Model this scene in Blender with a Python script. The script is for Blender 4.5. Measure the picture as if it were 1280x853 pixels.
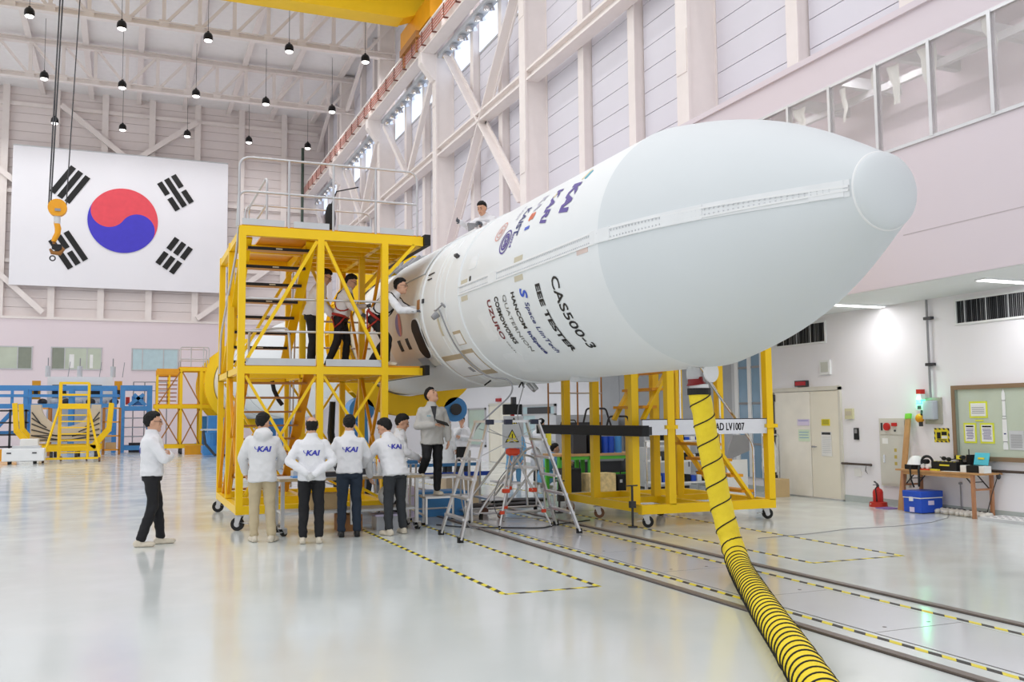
import bpy, bmesh, math, random
from mathutils import Vector, Matrix, noise
from mathutils.bvhtree import BVHTree
random.seed(7)
for o in list(bpy.data.objects): bpy.data.objects.remove(o)
scene = bpy.context.scene
col = scene.collection

# ------------------------------------------------------------------ camera, world, light, exposure
cam_data = bpy.data.cameras.new('camera'); cam = bpy.data.objects.new('camera', cam_data); col.objects.link(cam)
cam_data.sensor_width = 36.0; cam_data.lens = 1175.6 / 1280 * 36
cam_data.clip_end = 300
_r, _u, _f = (0.92526, -0.37923, -0.00915), (-0.0225, -0.07896, 0.99662), (0.37867, 0.92193, 0.08159)
cam.matrix_world = Matrix(((_r[0], _u[0], -_f[0], 0), (_r[1], _u[1], -_f[1], 0), (_r[2], _u[2], -_f[2], 1.65), (0, 0, 0, 1)))
scene.camera = cam
world = bpy.data.worlds.new('world'); scene.world = world; world.use_nodes = True
wb = world.node_tree.nodes['Background']; wb.inputs[0].default_value = (0.965, 0.98, 1.0, 1); wb.inputs[1].default_value = 0.92
vs = scene.view_settings
vs.view_transform = 'Standard'; vs.look = 'None'; vs.gamma = 1.0; vs.use_curve_mapping = False; vs.exposure = 0.1
LAMP_WATT = 36.0

# ------------------------------------------------------------------ materials
MATS = {}
def lin(c):
    return tuple(((x / 255) / 12.92 if x / 255 <= 0.04045 else ((x / 255 + 0.055) / 1.055) ** 2.4) for x in c)
def mat(name, rgb, rough=0.5, metal=0.0, var=0.04, scale=3.0, bump=0.0, bscale=40.0, emit=None, es=0.0, alpha=1.0, trans=0.0, ior=1.45, coat=0.0):
    if name in MATS: return MATS[name]
    m = bpy.data.materials.new(name); m.use_nodes = True
    nt = m.node_tree; b = nt.nodes['Principled BSDF']
    c = lin(rgb)
    tc = nt.nodes.new('ShaderNodeTexCoord')
    n = nt.nodes.new('ShaderNodeTexNoise'); n.inputs['Scale'].default_value = scale; n.inputs['Detail'].default_value = 4
    nt.links.new(tc.outputs['Object'], n.inputs['Vector'])
    r = nt.nodes.new('ShaderNodeValToRGB')
    r.color_ramp.elements[0].position = 0.3; r.color_ramp.elements[1].position = 0.7
    r.color_ramp.elements[0].color = tuple(x * (1 - var) for x in c) + (1,)
    r.color_ramp.elements[1].color = tuple(min(1, x * (1 + var)) for x in c) + (1,)
    nt.links.new(n.outputs['Fac'], r.inputs['Fac']); nt.links.new(r.outputs['Color'], b.inputs['Base Color'])
    b.inputs['Roughness'].default_value = rough; b.inputs['Metallic'].default_value = metal
    b.inputs['IOR'].default_value = ior
    if coat: b.inputs['Coat Weight'].default_value = coat; b.inputs['Coat Roughness'].default_value = 0.05
    if trans: b.inputs['Transmission Weight'].default_value = trans
    if alpha < 1: b.inputs['Alpha'].default_value = alpha
    if emit: b.inputs['Emission Color'].default_value = lin(emit) + (1,); b.inputs['Emission Strength'].default_value = es
    if bump:
        n2 = nt.nodes.new('ShaderNodeTexNoise'); n2.inputs['Scale'].default_value = bscale; n2.inputs['Detail'].default_value = 3
        nt.links.new(tc.outputs['Object'], n2.inputs['Vector'])
        bp = nt.nodes.new('ShaderNodeBump'); bp.inputs['Strength'].default_value = bump; bp.inputs['Distance'].default_value = 0.02
        nt.links.new(n2.outputs['Fac'], bp.inputs['Height']); nt.links.new(bp.outputs['Normal'], b.inputs['Normal'])
    MATS[name] = m
    return m
def stripe_mat(name, rgb1, rgb2, period, duty=0.5, slant=0.0, rough=0.5):
    """stripes along the object's own X axis"""
    if name in MATS: return MATS[name]
    m = bpy.data.materials.new(name); m.use_nodes = True; nt = m.node_tree; b = nt.nodes['Principled BSDF']
    tc = nt.nodes.new('ShaderNodeTexCoord'); sx = nt.nodes.new('ShaderNodeSeparateXYZ'); nt.links.new(tc.outputs['Object'], sx.inputs[0])
    ml = nt.nodes.new('ShaderNodeMath'); ml.operation = 'MULTIPLY'; ml.inputs[1].default_value = slant; nt.links.new(sx.outputs['Y'], ml.inputs[0])
    ad = nt.nodes.new('ShaderNodeMath'); ad.operation = 'ADD'; nt.links.new(sx.outputs['X'], ad.inputs[0]); nt.links.new(ml.outputs[0], ad.inputs[1])
    dv = nt.nodes.new('ShaderNodeMath'); dv.operation = 'DIVIDE'; dv.inputs[1].default_value = period; nt.links.new(ad.outputs[0], dv.inputs[0])
    fr = nt.nodes.new('ShaderNodeMath'); fr.operation = 'FRACT'; nt.links.new(dv.outputs[0], fr.inputs[0])
    gt = nt.nodes.new('ShaderNodeMath'); gt.operation = 'GREATER_THAN'; gt.inputs[1].default_value = duty; nt.links.new(fr.outputs[0], gt.inputs[0])
    mx = nt.nodes.new('ShaderNodeMix'); mx.data_type = 'RGBA'; nt.links.new(gt.outputs[0], mx.inputs['Factor'])
    mx.inputs[6].default_value = lin(rgb1) + (1,); mx.inputs[7].default_value = lin(rgb2) + (1,)
    nt.links.new(mx.outputs[2], b.inputs['Base Color']); b.inputs['Roughness'].default_value = rough
    MATS[name] = m
    return m

M_wall = mat('pink_wall', (228, 217, 224), 0.6, var=0.012, scale=0.6)
M_wall_low = mat('white_wall', (245, 243, 248), 0.5, var=0.012, scale=0.6)
M_panel = mat('pink_panel', (224, 221, 229), 0.5, var=0.015, scale=0.8)
M_joint = mat('panel_joint', (198, 188, 192), 0.8)
M_steelp = mat('painted_steel', (240, 231, 227), 0.5, var=0.02)
M_roof = mat('roof_sheet', (246, 243, 243), 0.6, var=0.02)
M_white = mat('white_paint', (240, 241, 242), 0.4, var=0.02)
M_rocket = mat('rocket_white', (234, 237, 239), 0.42, var=0.012, scale=1.2, bump=0.04, bscale=6)
M_rocket2 = mat('rocket_white_insulation', (221, 226, 229), 0.6, var=0.012, scale=0.8, bump=0.12, bscale=3.5)
M_beige = mat('beige_panel', (236, 231, 218), 0.5, var=0.03)
M_tan = mat('tan_tape', (203, 194, 172), 0.6)
M_pinktape = mat('pink_tape', (226, 205, 198), 0.6)
M_black = mat('black_rubber', (22, 22, 24), 0.6, var=0.1)
M_blackgloss = mat('black_gloss', (18, 18, 20), 0.2, var=0.1)
M_dark = mat('dark_grey', (58, 58, 62), 0.5, var=0.08)
M_yellow = mat('safety_yellow', (252, 206, 6), 0.38, var=0.03, scale=1.5)
M_orange = mat('orange_yellow', (232, 160, 22), 0.42, var=0.05)
M_yellowhose = mat('hose_yellow', (252, 222, 44), 0.55, var=0.05, scale=8, bump=0.5, bscale=22)
M_steel = mat('galvanised_steel', (196, 196, 198), 0.35, 0.75, var=0.06)
M_alu = mat('aluminium', (214, 214, 216), 0.3, 0.8, var=0.05)
M_chrome = mat('chrome', (215, 215, 218), 0.15, 1.0, var=0.03)
M_grey = mat('mid_grey', (150, 150, 154), 0.5)
M_lgrey = mat('light_grey', (205, 207, 210), 0.5)
M_blue = mat('machine_blue', (74, 146, 214), 0.4, var=0.05)
M_blue2 = mat('strong_blue', (38, 84, 200), 0.4, var=0.05)
M_red = mat('red_paint', (200, 40, 34), 0.4)
M_redorange = mat('orange_red', (226, 74, 40), 0.45)
M_copper = mat('copper_red', (196, 118, 100), 0.5)
M_green = mat('bright_green', (96, 200, 72), 0.5)
M_wood = mat('wood', (192, 146, 96), 0.5, var=0.12, scale=6)
M_card = mat('cardboard', (206, 178, 134), 0.7, var=0.05)
M_brown = mat('brown_steel', (176, 118, 54), 0.5)
M_paper = mat('paper', (240, 240, 238), 0.6)
M_ink = mat('black_ink', (16, 16, 18), 0.5, var=0.0)
M_lampglow = mat('lamp_glow', (255, 255, 255), 0.5, emit=(255, 250, 244), es=6.0)
M_tube = mat('ceiling_tube', (255, 255, 255), 0.5, emit=(255, 252, 250), es=5.0)
M_sky = mat('daylight_pane', (235, 242, 255), 0.3, emit=(214, 230, 255), es=.85)

# ------------------------------------------------------------------ object helpers
def wmat(o):
    m = Matrix.Translation(o.location) @ o.rotation_euler.to_matrix().to_4x4()
    return (wmat(o.parent) @ m) if o.parent else m
def tag(o, label=None, cat=None, group=None, kind=None):
    if label: o['label'] = label
    if cat: o['category'] = cat
    if group: o['group'] = group
    if kind: o['kind'] = kind
    return o
def thing(name, label, cat, loc=(0, 0, 0), rz=0.0, group=None, kind=None):
    o = bpy.data.objects.new(name, None); col.objects.link(o); o.empty_display_size = 0.1
    o.location = loc; o.rotation_euler = (0, 0, rz)
    return tag(o, label, cat, group, kind)
def copy_tree(o, parent=None, top=True):
    c = o.copy(); col.objects.link(c)
    if not top: c.parent = parent
    for ch in [x for x in col.objects if x.parent == o]: copy_tree(ch, c, False)
    return c
def link_mesh(me, name, parent=None, world=True):
    o = bpy.data.objects.new(name, me); col.objects.link(o)
    if parent:
        if world: me.transform(wmat(parent).inverted())
        o.parent = parent
    return o
def frame_of(d, up=(0, 0, 1)):
    d = Vector(d).normalized(); up = Vector(up)
    if abs(d.dot(up.normalized())) > 0.98: up = Vector((0, 1, 0)) if abs(d.y) < 0.9 else Vector((1, 0, 0))
    s = d.cross(up).normalized(); t = s.cross(d).normalized()
    return d, s, t
class B:
    def __init__(self): self.v = []; self.f = []; self.mi = []; self.m = 0
    def add(self, vs, fs):
        k = len(self.v); self.v += [tuple(x) for x in vs]
        for f in fs: self.f.append(tuple(i + k for i in f)); self.mi.append(self.m)
        return self
    def box(self, c, s, rot=None):
        hx, hy, hz = s[0] / 2, s[1] / 2, s[2] / 2
        vs = [Vector((x, y, z)) for z in (-hz, hz) for y in (-hy, hy) for x in (-hx, hx)]
        if rot is not None: vs = [rot @ q for q in vs]
        return self.add([q + Vector(c) for q in vs], [(0, 2, 3, 1), (4, 5, 7, 6), (0, 1, 5, 4), (2, 6, 7, 3), (0, 4, 6, 2), (1, 3, 7, 5)])
    def mm(self, a, b):
        return self.box([(a[i] + b[i]) / 2 for i in range(3)], [abs(b[i] - a[i]) for i in range(3)])
    def bar(self, p, q, w, h=None, up=(0, 0, 1)):
        h = h or w; p = Vector(p); q = Vector(q); d, s, t = frame_of(q - p, up)
        vs = [e + s * a * w / 2 + t * b * h / 2 for e in (p, q) for a, b in ((-1, -1), (1, -1), (1, 1), (-1, 1))]
        return self.add(vs, [(3, 2, 1, 0), (4, 5, 6, 7), (0, 1, 5, 4), (1, 2, 6, 5), (2, 3, 7, 6), (3, 0, 4, 7)])
    def cyl(self, p, q, r, r2=None, n=12, caps=True):
        r2 = r if r2 is None else r2; p = Vector(p); q = Vector(q); d, s, t = frame_of(q - p)
        vs = []
        for e, rr in ((p, r), (q, r2)):
            for i in range(n):
                a = 2 * math.pi * i / n; vs.append(e + s * math.cos(a) * rr + t * math.sin(a) * rr)
        fs = [(i, (i + 1) % n, n + (i + 1) % n, n + i) for i in range(n)]
        if caps: fs += [tuple(reversed(range(n))), tuple(range(n, 2 * n))]
        return self.add(vs, fs)
    def tube(self, pts, r, n=8, closed=False):
        pts = [Vector(p) for p in pts]; m = len(pts); rr = r if isinstance(r, (list, tuple)) else [r] * m
        d0 = (pts[1] - pts[0]).normalized(); _, s, t = frame_of(d0)
        vs = []
        for i, p in enumerate(pts):
            if closed: d = (pts[(i + 1) % m] - pts[i - 1]).normalized()
            elif i == 0: d = d0
            elif i == m - 1: d = (pts[-1] - pts[-2]).normalized()
            else: d = ((pts[i + 1] - p).normalized() + (p - pts[i - 1]).normalized()).normalized()
            s = (s - d * s.dot(d)).normalized(); t = d.cross(s)
            for k in range(n):
                a = 2 * math.pi * k / n; vs.append(p + (s * math.cos(a) + t * math.sin(a)) * rr[i])
        fs = []
        for i in range(m if closed else m - 1):
            j = (i + 1) % m
            for k in range(n): fs.append((i * n + k, i * n + (k + 1) % n, j * n + (k + 1) % n, j * n + k))
        if not closed: fs += [tuple(reversed(range(n))), tuple(range((m - 1) * n, m * n))]
        return self.add(vs, fs)
    def lathe(self, prof, n=24, origin=(0, 0, 0), axis=(0, 0, 1), caps=True, ref=None, a0=0.0, a1=2 * math.pi):
        """prof: (radius, height along axis)"""
        o = Vector(origin); d, s, t = frame_of(axis, ref or (0, 0, 1)); full = abs(a1 - a0 - 2 * math.pi) < 1e-6
        nn = n if full else n + 1; vs = []
        for (r, h) in prof:
            for i in range(nn):
                a = a0 + (a1 - a0) * i / n; vs.append(o + d * h + (s * math.cos(a) + t * math.sin(a)) * r)
        fs = []
        for j in range(len(prof) - 1):
            for i in range(n if full else nn - 1):
                i2 = (i + 1) % nn; fs.append((j * nn + i, j * nn + i2, (j + 1) * nn + i2, (j + 1) * nn + i))
        if caps and full:
            if prof[0][0] > 1e-5: fs.append(tuple(reversed(range(nn))))
            if prof[-1][0] > 1e-5: fs.append(tuple(range((len(prof) - 1) * nn, len(prof) * nn)))
        return self.add(vs, fs)
    def ell(self, c, r, n=12, m=8, rot=None):
        c = Vector(c); vs = []; fs = []
        for j in range(1, m):
            th = math.pi * j / m
            for i in range(n):
                a = 2 * math.pi * i / n; q = Vector((r[0] * math.sin(th) * math.cos(a), r[1] * math.sin(th) * math.sin(a), r[2] * math.cos(th)))
                vs.append(c + (rot @ q if rot else q))
        top = Vector((0, 0, r[2])); bot = Vector((0, 0, -r[2]))
        vs += [c + (rot @ top if rot else top), c + (rot @ bot if rot else bot)]
        T = len(vs) - 2
        for j in range(m - 2):
            for i in range(n): fs.append((j * n + i, (j + 1) * n + i, (j + 1) * n + (i + 1) % n, j * n + (i + 1) % n))
        for i in range(n):
            fs.append((T, i, (i + 1) % n)); fs.append((T + 1, (m - 2) * n + (i + 1) % n, (m - 2) * n + i))
        return self.add(vs, fs)
    def prism(self, pts, vec):
        pts = [Vector(p) for p in pts]; vec = Vector(vec); n = len(pts)
        vs = pts + [p + vec for p in pts]
        return self.add(vs, [tuple(reversed(range(n))), tuple(range(n, 2 * n))] + [(i, (i + 1) % n, n + (i + 1) % n, n + i) for i in range(n)])
    def mesh(self, name, mats, smooth=False, auto=None):
        me = bpy.data.meshes.new(name); me.from_pydata(self.v, [], self.f)
        mats = mats if isinstance(mats, (list, tuple)) else [mats]
        for m in mats: me.materials.append(m)
        for p, i in zip(me.polygons, self.mi): p.material_index = i
        bm = bmesh.new(); bm.from_mesh(me); bmesh.ops.recalc_face_normals(bm, faces=bm.faces); bm.to_mesh(me); bm.free()
        if smooth:
            for p in me.polygons: p.use_smooth = True
            if smooth != 'all':
                try: me.set_sharp_from_angle(angle=math.radians(40))
                except Exception: pass
        return me
    def build(self, name, mats, parent=None, smooth=False, bevel=0.0, recentre=True, label=None):
        me = self.mesh(name, mats, smooth); loc = None
        if parent is None and recentre and me.vertices:
            xs = [v.co for v in me.vertices]
            loc = Vector(((min(q.x for q in xs) + max(q.x for q in xs)) / 2, (min(q.y for q in xs) + max(q.y for q in xs)) / 2, min(q.z for q in xs)))
            me.transform(Matrix.Translation(-loc))
        o = link_mesh(me, name, parent)
        if loc is not None: o.location = loc
        if bevel:
            md = o.modifiers.new('bevel', 'BEVEL'); md.width = bevel; md.segments = 2; md.limit_method = 'ANGLE'
        if label: o['label'] = label
        return o
def struct(o): o['kind'] = 'structure'; return o
def arc_pts(pts, r, n=5):
    """polyline with rounded corners"""
    pts = [Vector(p) for p in pts]; out = [pts[0]]
    for i in range(1, len(pts) - 1):
        a, b, c = pts[i - 1], pts[i], pts[i + 1]
        d1 = (a - b); d2 = (c - b); rr = min(r, d1.length * 0.49, d2.length * 0.49)
        p = b + d1.normalized() * rr; q = b + d2.normalized() * rr
        for k in range(n + 1):
            t = k / n; out.append(p * (1 - t) ** 2 + b * 2 * t * (1 - t) + q * t * t)
    out.append(pts[-1]); return out
def text_mesh(s, size=1.0, bold=0.0, shear=0.0, spacing=1.0, cuts=0):
    cu = bpy.data.curves.new('t', 'FONT'); cu.body = s; cu.size = size; cu.offset = bold; cu.shear = shear; cu.space_character = spacing
    cu.resolution_u = 3; cu.align_x = 'LEFT'
    o = bpy.data.objects.new('t', cu); col.objects.link(o)
    dg = bpy.context.evaluated_depsgraph_get(); me = bpy.data.meshes.new_from_object(o.evaluated_get(dg))
    bpy.data.objects.remove(o); bpy.data.curves.remove(cu)
    if cuts:
        bm = bmesh.new(); bm.from_mesh(me); bmesh.ops.triangulate(bm, faces=bm.faces)
        bmesh.ops.subdivide_edges(bm, edges=[e for e in bm.edges if e.calc_length() > size * 0.25], cuts=cuts, use_grid_fill=True)
        bm.to_mesh(me); bm.free()
    return me
def fit_text(s, w, h, **k):
    """text mesh scaled to exactly w x h, origin lower left"""
    me = text_mesh(s, 1.0, **k); xs = [v.co.x for v in me.vertices]; ys = [v.co.y for v in me.vertices]
    x0, x1, y0, y1 = min(xs), max(xs), min(ys), max(ys)
    for v in me.vertices: v.co = Vector(((v.co.x - x0) / (x1 - x0) * w, (v.co.y - y0) / (y1 - y0) * h, 0))
    return me
def place_text(me, name, m, origin, ex, ey, parent=None, off=0.002):
    ex = Vector(ex).normalized(); ey = Vector(ey).normalized(); n = ex.cross(ey); o = Vector(origin)
    for v in me.vertices: v.co = o + ex * v.co.x + ey * v.co.y + n * off
    me.materials.clear(); me.materials.append(m)
    return link_mesh(me, name, parent)
# ================================================================== THE SETTING
YB = 66.8; XW = 12.93
def floor_material():
    m = bpy.data.materials.new('epoxy_floor'); m.use_nodes = True; nt = m.node_tree; b = nt.nodes['Principled BSDF']
    tc = nt.nodes.new('ShaderNodeTexCoord')
    n = nt.nodes.new('ShaderNodeTexNoise'); n.inputs['Scale'].default_value = 0.35; n.inputs['Detail'].default_value = 6
    nt.links.new(tc.outputs['Object'], n.inputs['Vector'])
    r = nt.nodes.new('ShaderNodeValToRGB'); r.color_ramp.elements[0].position = 0.3; r.color_ramp.elements[1].position = 0.72
    r.color_ramp.elements[0].color = lin((210, 216, 214)) + (1,); r.color_ramp.elements[1].color = lin((222, 227, 226)) + (1,)
    nt.links.new(n.outputs['Fac'], r.inputs['Fac']); nt.links.new(r.outputs['Color'], b.inputs['Base Color'])
    n2 = nt.nodes.new('ShaderNodeTexNoise'); n2.inputs['Scale'].default_value = 1.7; n2.inputs['Detail'].default_value = 5
    nt.links.new(tc.outputs['Object'], n2.inputs['Vector'])
    mr = nt.nodes.new('ShaderNodeMapRange'); mr.inputs['From Min'].default_value = 0.3; mr.inputs['From Max'].default_value = 0.7
    mr.inputs['To Min'].default_value = 0.09; mr.inputs['To Max'].default_value = 0.2
    nt.links.new(n2.outputs['Fac'], mr.inputs['Value']); nt.links.new(mr.outputs['Result'], b.inputs['Roughness'])
    bp = nt.nodes.new('ShaderNodeBump'); bp.inputs['Strength'].default_value = 0.05; bp.inputs['Distance'].default_value = 0.02
    nt.links.new(n2.outputs['Fac'], bp.inputs['Height']); nt.links.new(bp.outputs['Normal'], b.inputs['Normal'])
    b.inputs['IOR'].default_value = 1.55
    return m
M_floor = floor_material()
floor = struct(B().mm((-24, -8, -0.2), (13.2, YB + 0.2, 0)).build('floor', M_floor))
# rails set into the floor along the hall, with their slots
M_slot = mat('rail_slot', (70, 64, 62), 0.5); M_rail = mat('rail_steel', (128, 118, 112), 0.45, 0.2)
for x in (4.95, 6.51):
    b = B(); b.mm((x - 0.06, -4, 0.001), (x + 0.06, 46, 0.004)); o = b.build('rail_slot', M_slot, floor)
    b = B(); b.mm((x - 0.045, -4, 0.004), (x + 0.03, 46, 0.016)); b.build('floor_rail', M_rail, floor)
# pit cover plates between the rails
M_plate = mat('pit_plate', (212, 214, 219), 0.12, var=0.02, scale=1.5)
for k in range(10):
    y0 = 2.6 + k * 1.55 * (1 if k < 20 else 1)
    b = B(); b.mm((5.29, y0 + 0.006, 0.0008), (6.16, y0 + 1.544, 0.0028)); b.build('cover_plate', M_plate, floor)
    b = B()
    for sx, sy in ((5.5, 0.12), (5.95, 0.12)): b.cyl((sx, y0 + sy, 0.0028), (sx, y0 + sy, 0.0036), 0.018, n=8)
    b.build('plate_bolt', M_slot, floor)
b = B()
for k in range(11): b.mm((5.29, 2.594 + k * 1.55, 0.0004), (6.16, 2.606 + k * 1.55, 0.0012))
for x in (5.284, 6.166): b.mm((x - 0.005, 2.6, 0.0004), (x + 0.005, 18.1, 0.0012))
b.build('plate_joint', M_slot, floor)
# hazard tape
M_tape = stripe_mat('hazard_tape', (238, 220, 60), (44, 42, 38), 0.24, 0.5, 1.0, 0.5)
def tape(p, q, w=0.055):
    p = Vector(p + (0.0005,)); q = Vector(q + (0.0005,)); L = (q - p).length
    me = B().mm((0, -w / 2, 0), (L, w / 2, 0.0015)).mesh('hazard_tape', M_tape)
    o = bpy.data.objects.new('hazard_tape', me); col.objects.link(o); o.parent = floor
    o.matrix_basis = Matrix.Translation(p - Vector(floor.location)) @ Matrix.Rotation(math.atan2(q.y - p.y, q.x - p.x), 4, 'Z')
tape((5.2, 1.5), (5.2, 24)); tape((6.25, 1.5), (6.25, 24))
tape((3.33, 8.35), (3.33, 15.5)); tape((4.32, 8.35), (4.32, 15.5)); tape((3.33, 8.35), (4.34, 8.35))
tape((7.15, 8.62), (7.15, 24)); tape((8.45, 8.62), (8.45, 24)); tape((7.15, 8.62), (8.47, 8.62))
# a loose black cable on the floor by the right wall
b = B(); b.tube([(7.9, 10.6, .008), (8.9, 10.7, .008), (9.7, 10.9, .008), (10.6, 10.85, .008), (11.4, 11.0, .008), (12.1, 11.35, .008), (12.5, 11.7, .008)], 0.005, 6)
tag(b.build('floor_cable', M_grey), 'thin grey cable trailing across the floor towards the wooden table', 'cable')

# ---------------------------------------------------------------- ceiling, trusses, purlins
ceiling = struct(B().mm((-13.8, 2, 23.25), (13.2, YB + 0.2, 23.45)).build('ceiling', M_roof))
for i in range(9):
    x = 13.0 - 2.9 * (i + 0.5) + 0.43
    b = B(); b.mm((x - 0.1, 28, 22.95), (x + 0.1, YB, 23.25)); b.mm((x - 0.16, 28, 22.93), (x + 0.16, YB, 22.96)); b.build('purlin', M_steelp, ceiling)
def truss(Y, x0=-13.6, x1=12.9):
    t = bpy.data.objects.new('roof_truss', None); col.objects.link(t); t.parent = ceiling
    t.location = Vector((0, Y, 20.7)) - ceiling.location
    zt, zb = 22.86, 20.85
    for nm, z in (('bottom_chord', zb), ('top_chord', zt)):
        b = B(); b.mm((x0, Y - 0.17, z + .1), (x1, Y + 0.17, z + .16)); b.mm((x0, Y - 0.17, z - .16), (x1, Y + 0.17, z - .1)); b.mm((x0, Y - 0.04, z - .1), (x1, Y + 0.04, z + .1))
        b.build(nm, M_steelp, t)
    n = 16; xs = [x0 + (x1 - x0) * i / n for i in range(n + 1)]
    for i, x in enumerate(xs):
        B().mm((x - 0.09, Y - 0.1, zb), (x + 0.09, Y + 0.1, zt)).build('vertical_member', M_steelp, t)
        B().mm((x - 0.22, Y - 0.13, zb - 0.1), (x + 0.22, Y + 0.13, zb + 0.24)).build('gusset', M_steelp, t)
    for i in range(n):
        a, c = xs[i], xs[i + 1]
        if (a + c) / 2 < -0.35: B().bar((a, Y, zt), (c, Y, zb), 0.14, 0.14).build('diagonal_member', M_steelp, t)
        else: B().bar((a, Y, zb), (c, Y, zt), 0.14, 0.14).build('diagonal_member', M_steelp, t)
    return t
for Y in (37.7, 47.4, 57.1): truss(Y)
# roof bracing rods between the trusses near the corner
b = B(); b.bar((12.4, 47.4, 20.9), (12.4, 52.2, 22.8), 0.2); b.bar((12.4, 57.1, 20.9), (12.4, 52.3, 22.8), 0.2); b.build('roof_brace', M_steelp, ceiling)
b = B(); b.bar((12.4, 57.1, 20.9), (12.4, 61.9, 22.8), 0.2); b.bar((12.4, 66.5, 20.9), (12.4, 62.0, 22.8), 0.2); b.build('roof_brace', M_steelp, ceiling)

# ---------------------------------------------------------------- back wall
wall_back = struct(B().mm((-13.8, YB, 0), (13.2, YB + 0.25, 23.3)).build('wall_back', mat('back_joint', (214, 203, 202), .8)))
M_lowback = mat('lower_back_wall', (236, 222, 227), 0.55, var=0.01, scale=0.3)
b = B(); b.mm((-13.8, YB - 0.35, 0), (12.2, YB, 8.25)); b.build('lower_wall', M_lowback, wall_back)
b = B(); b.mm((-13.8, YB - 0.42, 8.2), (12.2, YB, 8.36)); b.build('ledge', M_steelp, wall_back)
stx = [-7.48 + 2.91 * i for i in range(-2, 8)]
pan = B().mm((-1.44, -0.05, 0.012), (1.44, 0, 0.588)).mesh('wall_panel', mat('back_panel', (238, 228, 226), .5, var=.012))
for i in range(len(stx) - 1):
    for k in range(25):
        xc = (stx[i] + stx[i + 1]) / 2; z = 8.36 + 0.6 * k
        if 12.4 < xc: continue
        if -6.2 < xc - 1.0 and xc + 1.0 < 6.0 and 11.2 < z < 18.0: continue
        o = bpy.data.objects.new('wall_panel', pan); col.objects.link(o); o.parent = wall_back
        o.location = Vector((xc, YB, z)) - wall_back.location
for x in stx:
    if x < 12.4: B().mm((x - 0.15, YB - 0.4, 8.36), (x + 0.15, YB - 0.05, 23.25)).mm((x - 0.2, YB - 0.42, 8.36), (x + 0.2, YB - 0.38, 23.25)).build('stanchion', M_steelp, wall_back)
for z in (11.9, 16.4, 22.1):
    b = B(); b.mm((-13.8, YB - 0.32, z - 0.12), (12.4, YB - 0.05, z + 0.12)); b.build('girt', M_steelp, wall_back)
for p, q in (((-4.3, 22.2), (4.6, 15.2)), ((4.1, 22.0), (-4.6, 15.2)), ((-11.8, 15.0), (-5.0, 8.6)), ((9.6, 12.6), (4.3, 8.5)), ((-13.0, 22.0), (-4.7, 15.2))):
    b = B(); b.bar((p[0], YB - 0.55, p[1]), (q[0], YB - 0.55, q[1]), 0.34, 0.2, up=(0, 1, 0)); b.build('cross_brace', M_steelp, wall_back)
# windows in the lower back wall
M_frame = mat('window_frame', (196, 196, 198), 0.4, 0.3)
M_pane1 = mat('back_window_glass', (196, 204, 186), 0.12, var=0.1, scale=0.8); M_pane2 = mat('shaded_glass', (140, 146, 132), 0.12, var=0.05); M_pane3 = mat('blue_glass', (190, 214, 220), 0.1, var=0.05)
for wn, (x0, xs_, ks) in enumerate((( -8.9, (2.55, .8), (0, 1)), (-4.42, (0.75, 1.3, 0.85), (1, 0, 0)), (0.34, (0.62, 1.3, 0.9), (2, 2, 2)))):
    W = sum(xs_); y = YB - 0.35; z0, z1 = 5.05, 6.38
    w = B(); w.mm((x0 - .06, y - .05, z0 - .07), (x0 + W + .06, y - .0, z0)).mm((x0 - .06, y - .05, z1), (x0 + W + .06, y, z1 + .07))
    xx = x0; w.mm((x0 - .06, y - .05, z0), (x0, y, z1))
    for a in xs_: xx += a; w.mm((xx - .03, y - .05, z0), (xx + .03, y, z1))
    wo = struct(w.build('window_%d' % (wn + 1), M_frame)); wo['label'] = 'grey framed window in the lower back wall'
    xx = x0
    for a, k in zip(xs_, ks):
        B().mm((xx + .03, y - .03, z0), (xx + a - .03, y - .01, z1)).build('pane', (M_pane1, M_pane2, M_pane3)[k], wo)
        if k == 0: B().mm((xx + a * .2, y - .034, z0 + .05), (xx + a * .42, y - .031, z1 - .4)).build('blind', M_paper, wo)
        xx += a

# ---------------------------------------------------------------- right wall: lower wall, gallery, upper panelled wall
wall_right = struct(B().mm((XW, -6, 0), (XW + 0.25, YB + .2, 23.3)).build('wall_right', M_joint))
b = B(); b.mm((XW - 0.06, -6, 0), (XW, YB, 3.66)); b.build('lower_wall', M_wall_low, wall_right)
WS = XW - 0.06
struct(B().mm((WS - 0.015, -6, 0), (WS, 14.5, 0.12)).mm((WS - 0.015, 16.62, 0), (WS, 31.4, 0.12)).build('baseboard_right', mat('grey_skirting', (186, 194, 192), 0.4)))
M_soff = mat('soffit_white', (232, 234, 234), 0.6, var=0.01)
gal = struct(B().mm((11.1, -6, 3.64), (XW - .06, YB - .4, 3.76)).build('wall_gallery', M_soff))
b = B(); b.mm((11.09, -6, 3.65), (11.22, YB - .4, 5.8)).mm((11.09, 16.9, 5.8), (11.22, YB - .4, 7.28)).mm((11.09, -6, 7.28), (11.22, YB - .4, 7.93)); b.build('fascia', M_wall, gal)
b = B(); b.mm((11.086, -6, 4.41), (11.09, 11.0, 4.422)); b.build('fascia_joint', M_joint, gal)
b = B(); b.mm((11.22, -6, 7.84), (XW, YB - .4, 7.92)); b.build('gallery_roof', M_wall, gal)
b = B(); b.mm((11.03, -6, 7.86), (11.2, YB - .4, 7.97)); b.build('ledge', M_wall, gal)
b = B(); b.mm((XW - .08, -6, 3.76), (XW, 17, 7.84)); b.build('gallery_inner_wall', M_wall, gal)
b = B(); b.mm((XW - .14, 2, 5.95), (XW - .08, 11.2, 6.22)); b.build('timber_rail', mat('tan_timber', (206, 184, 140), 0.5), gal)
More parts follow.
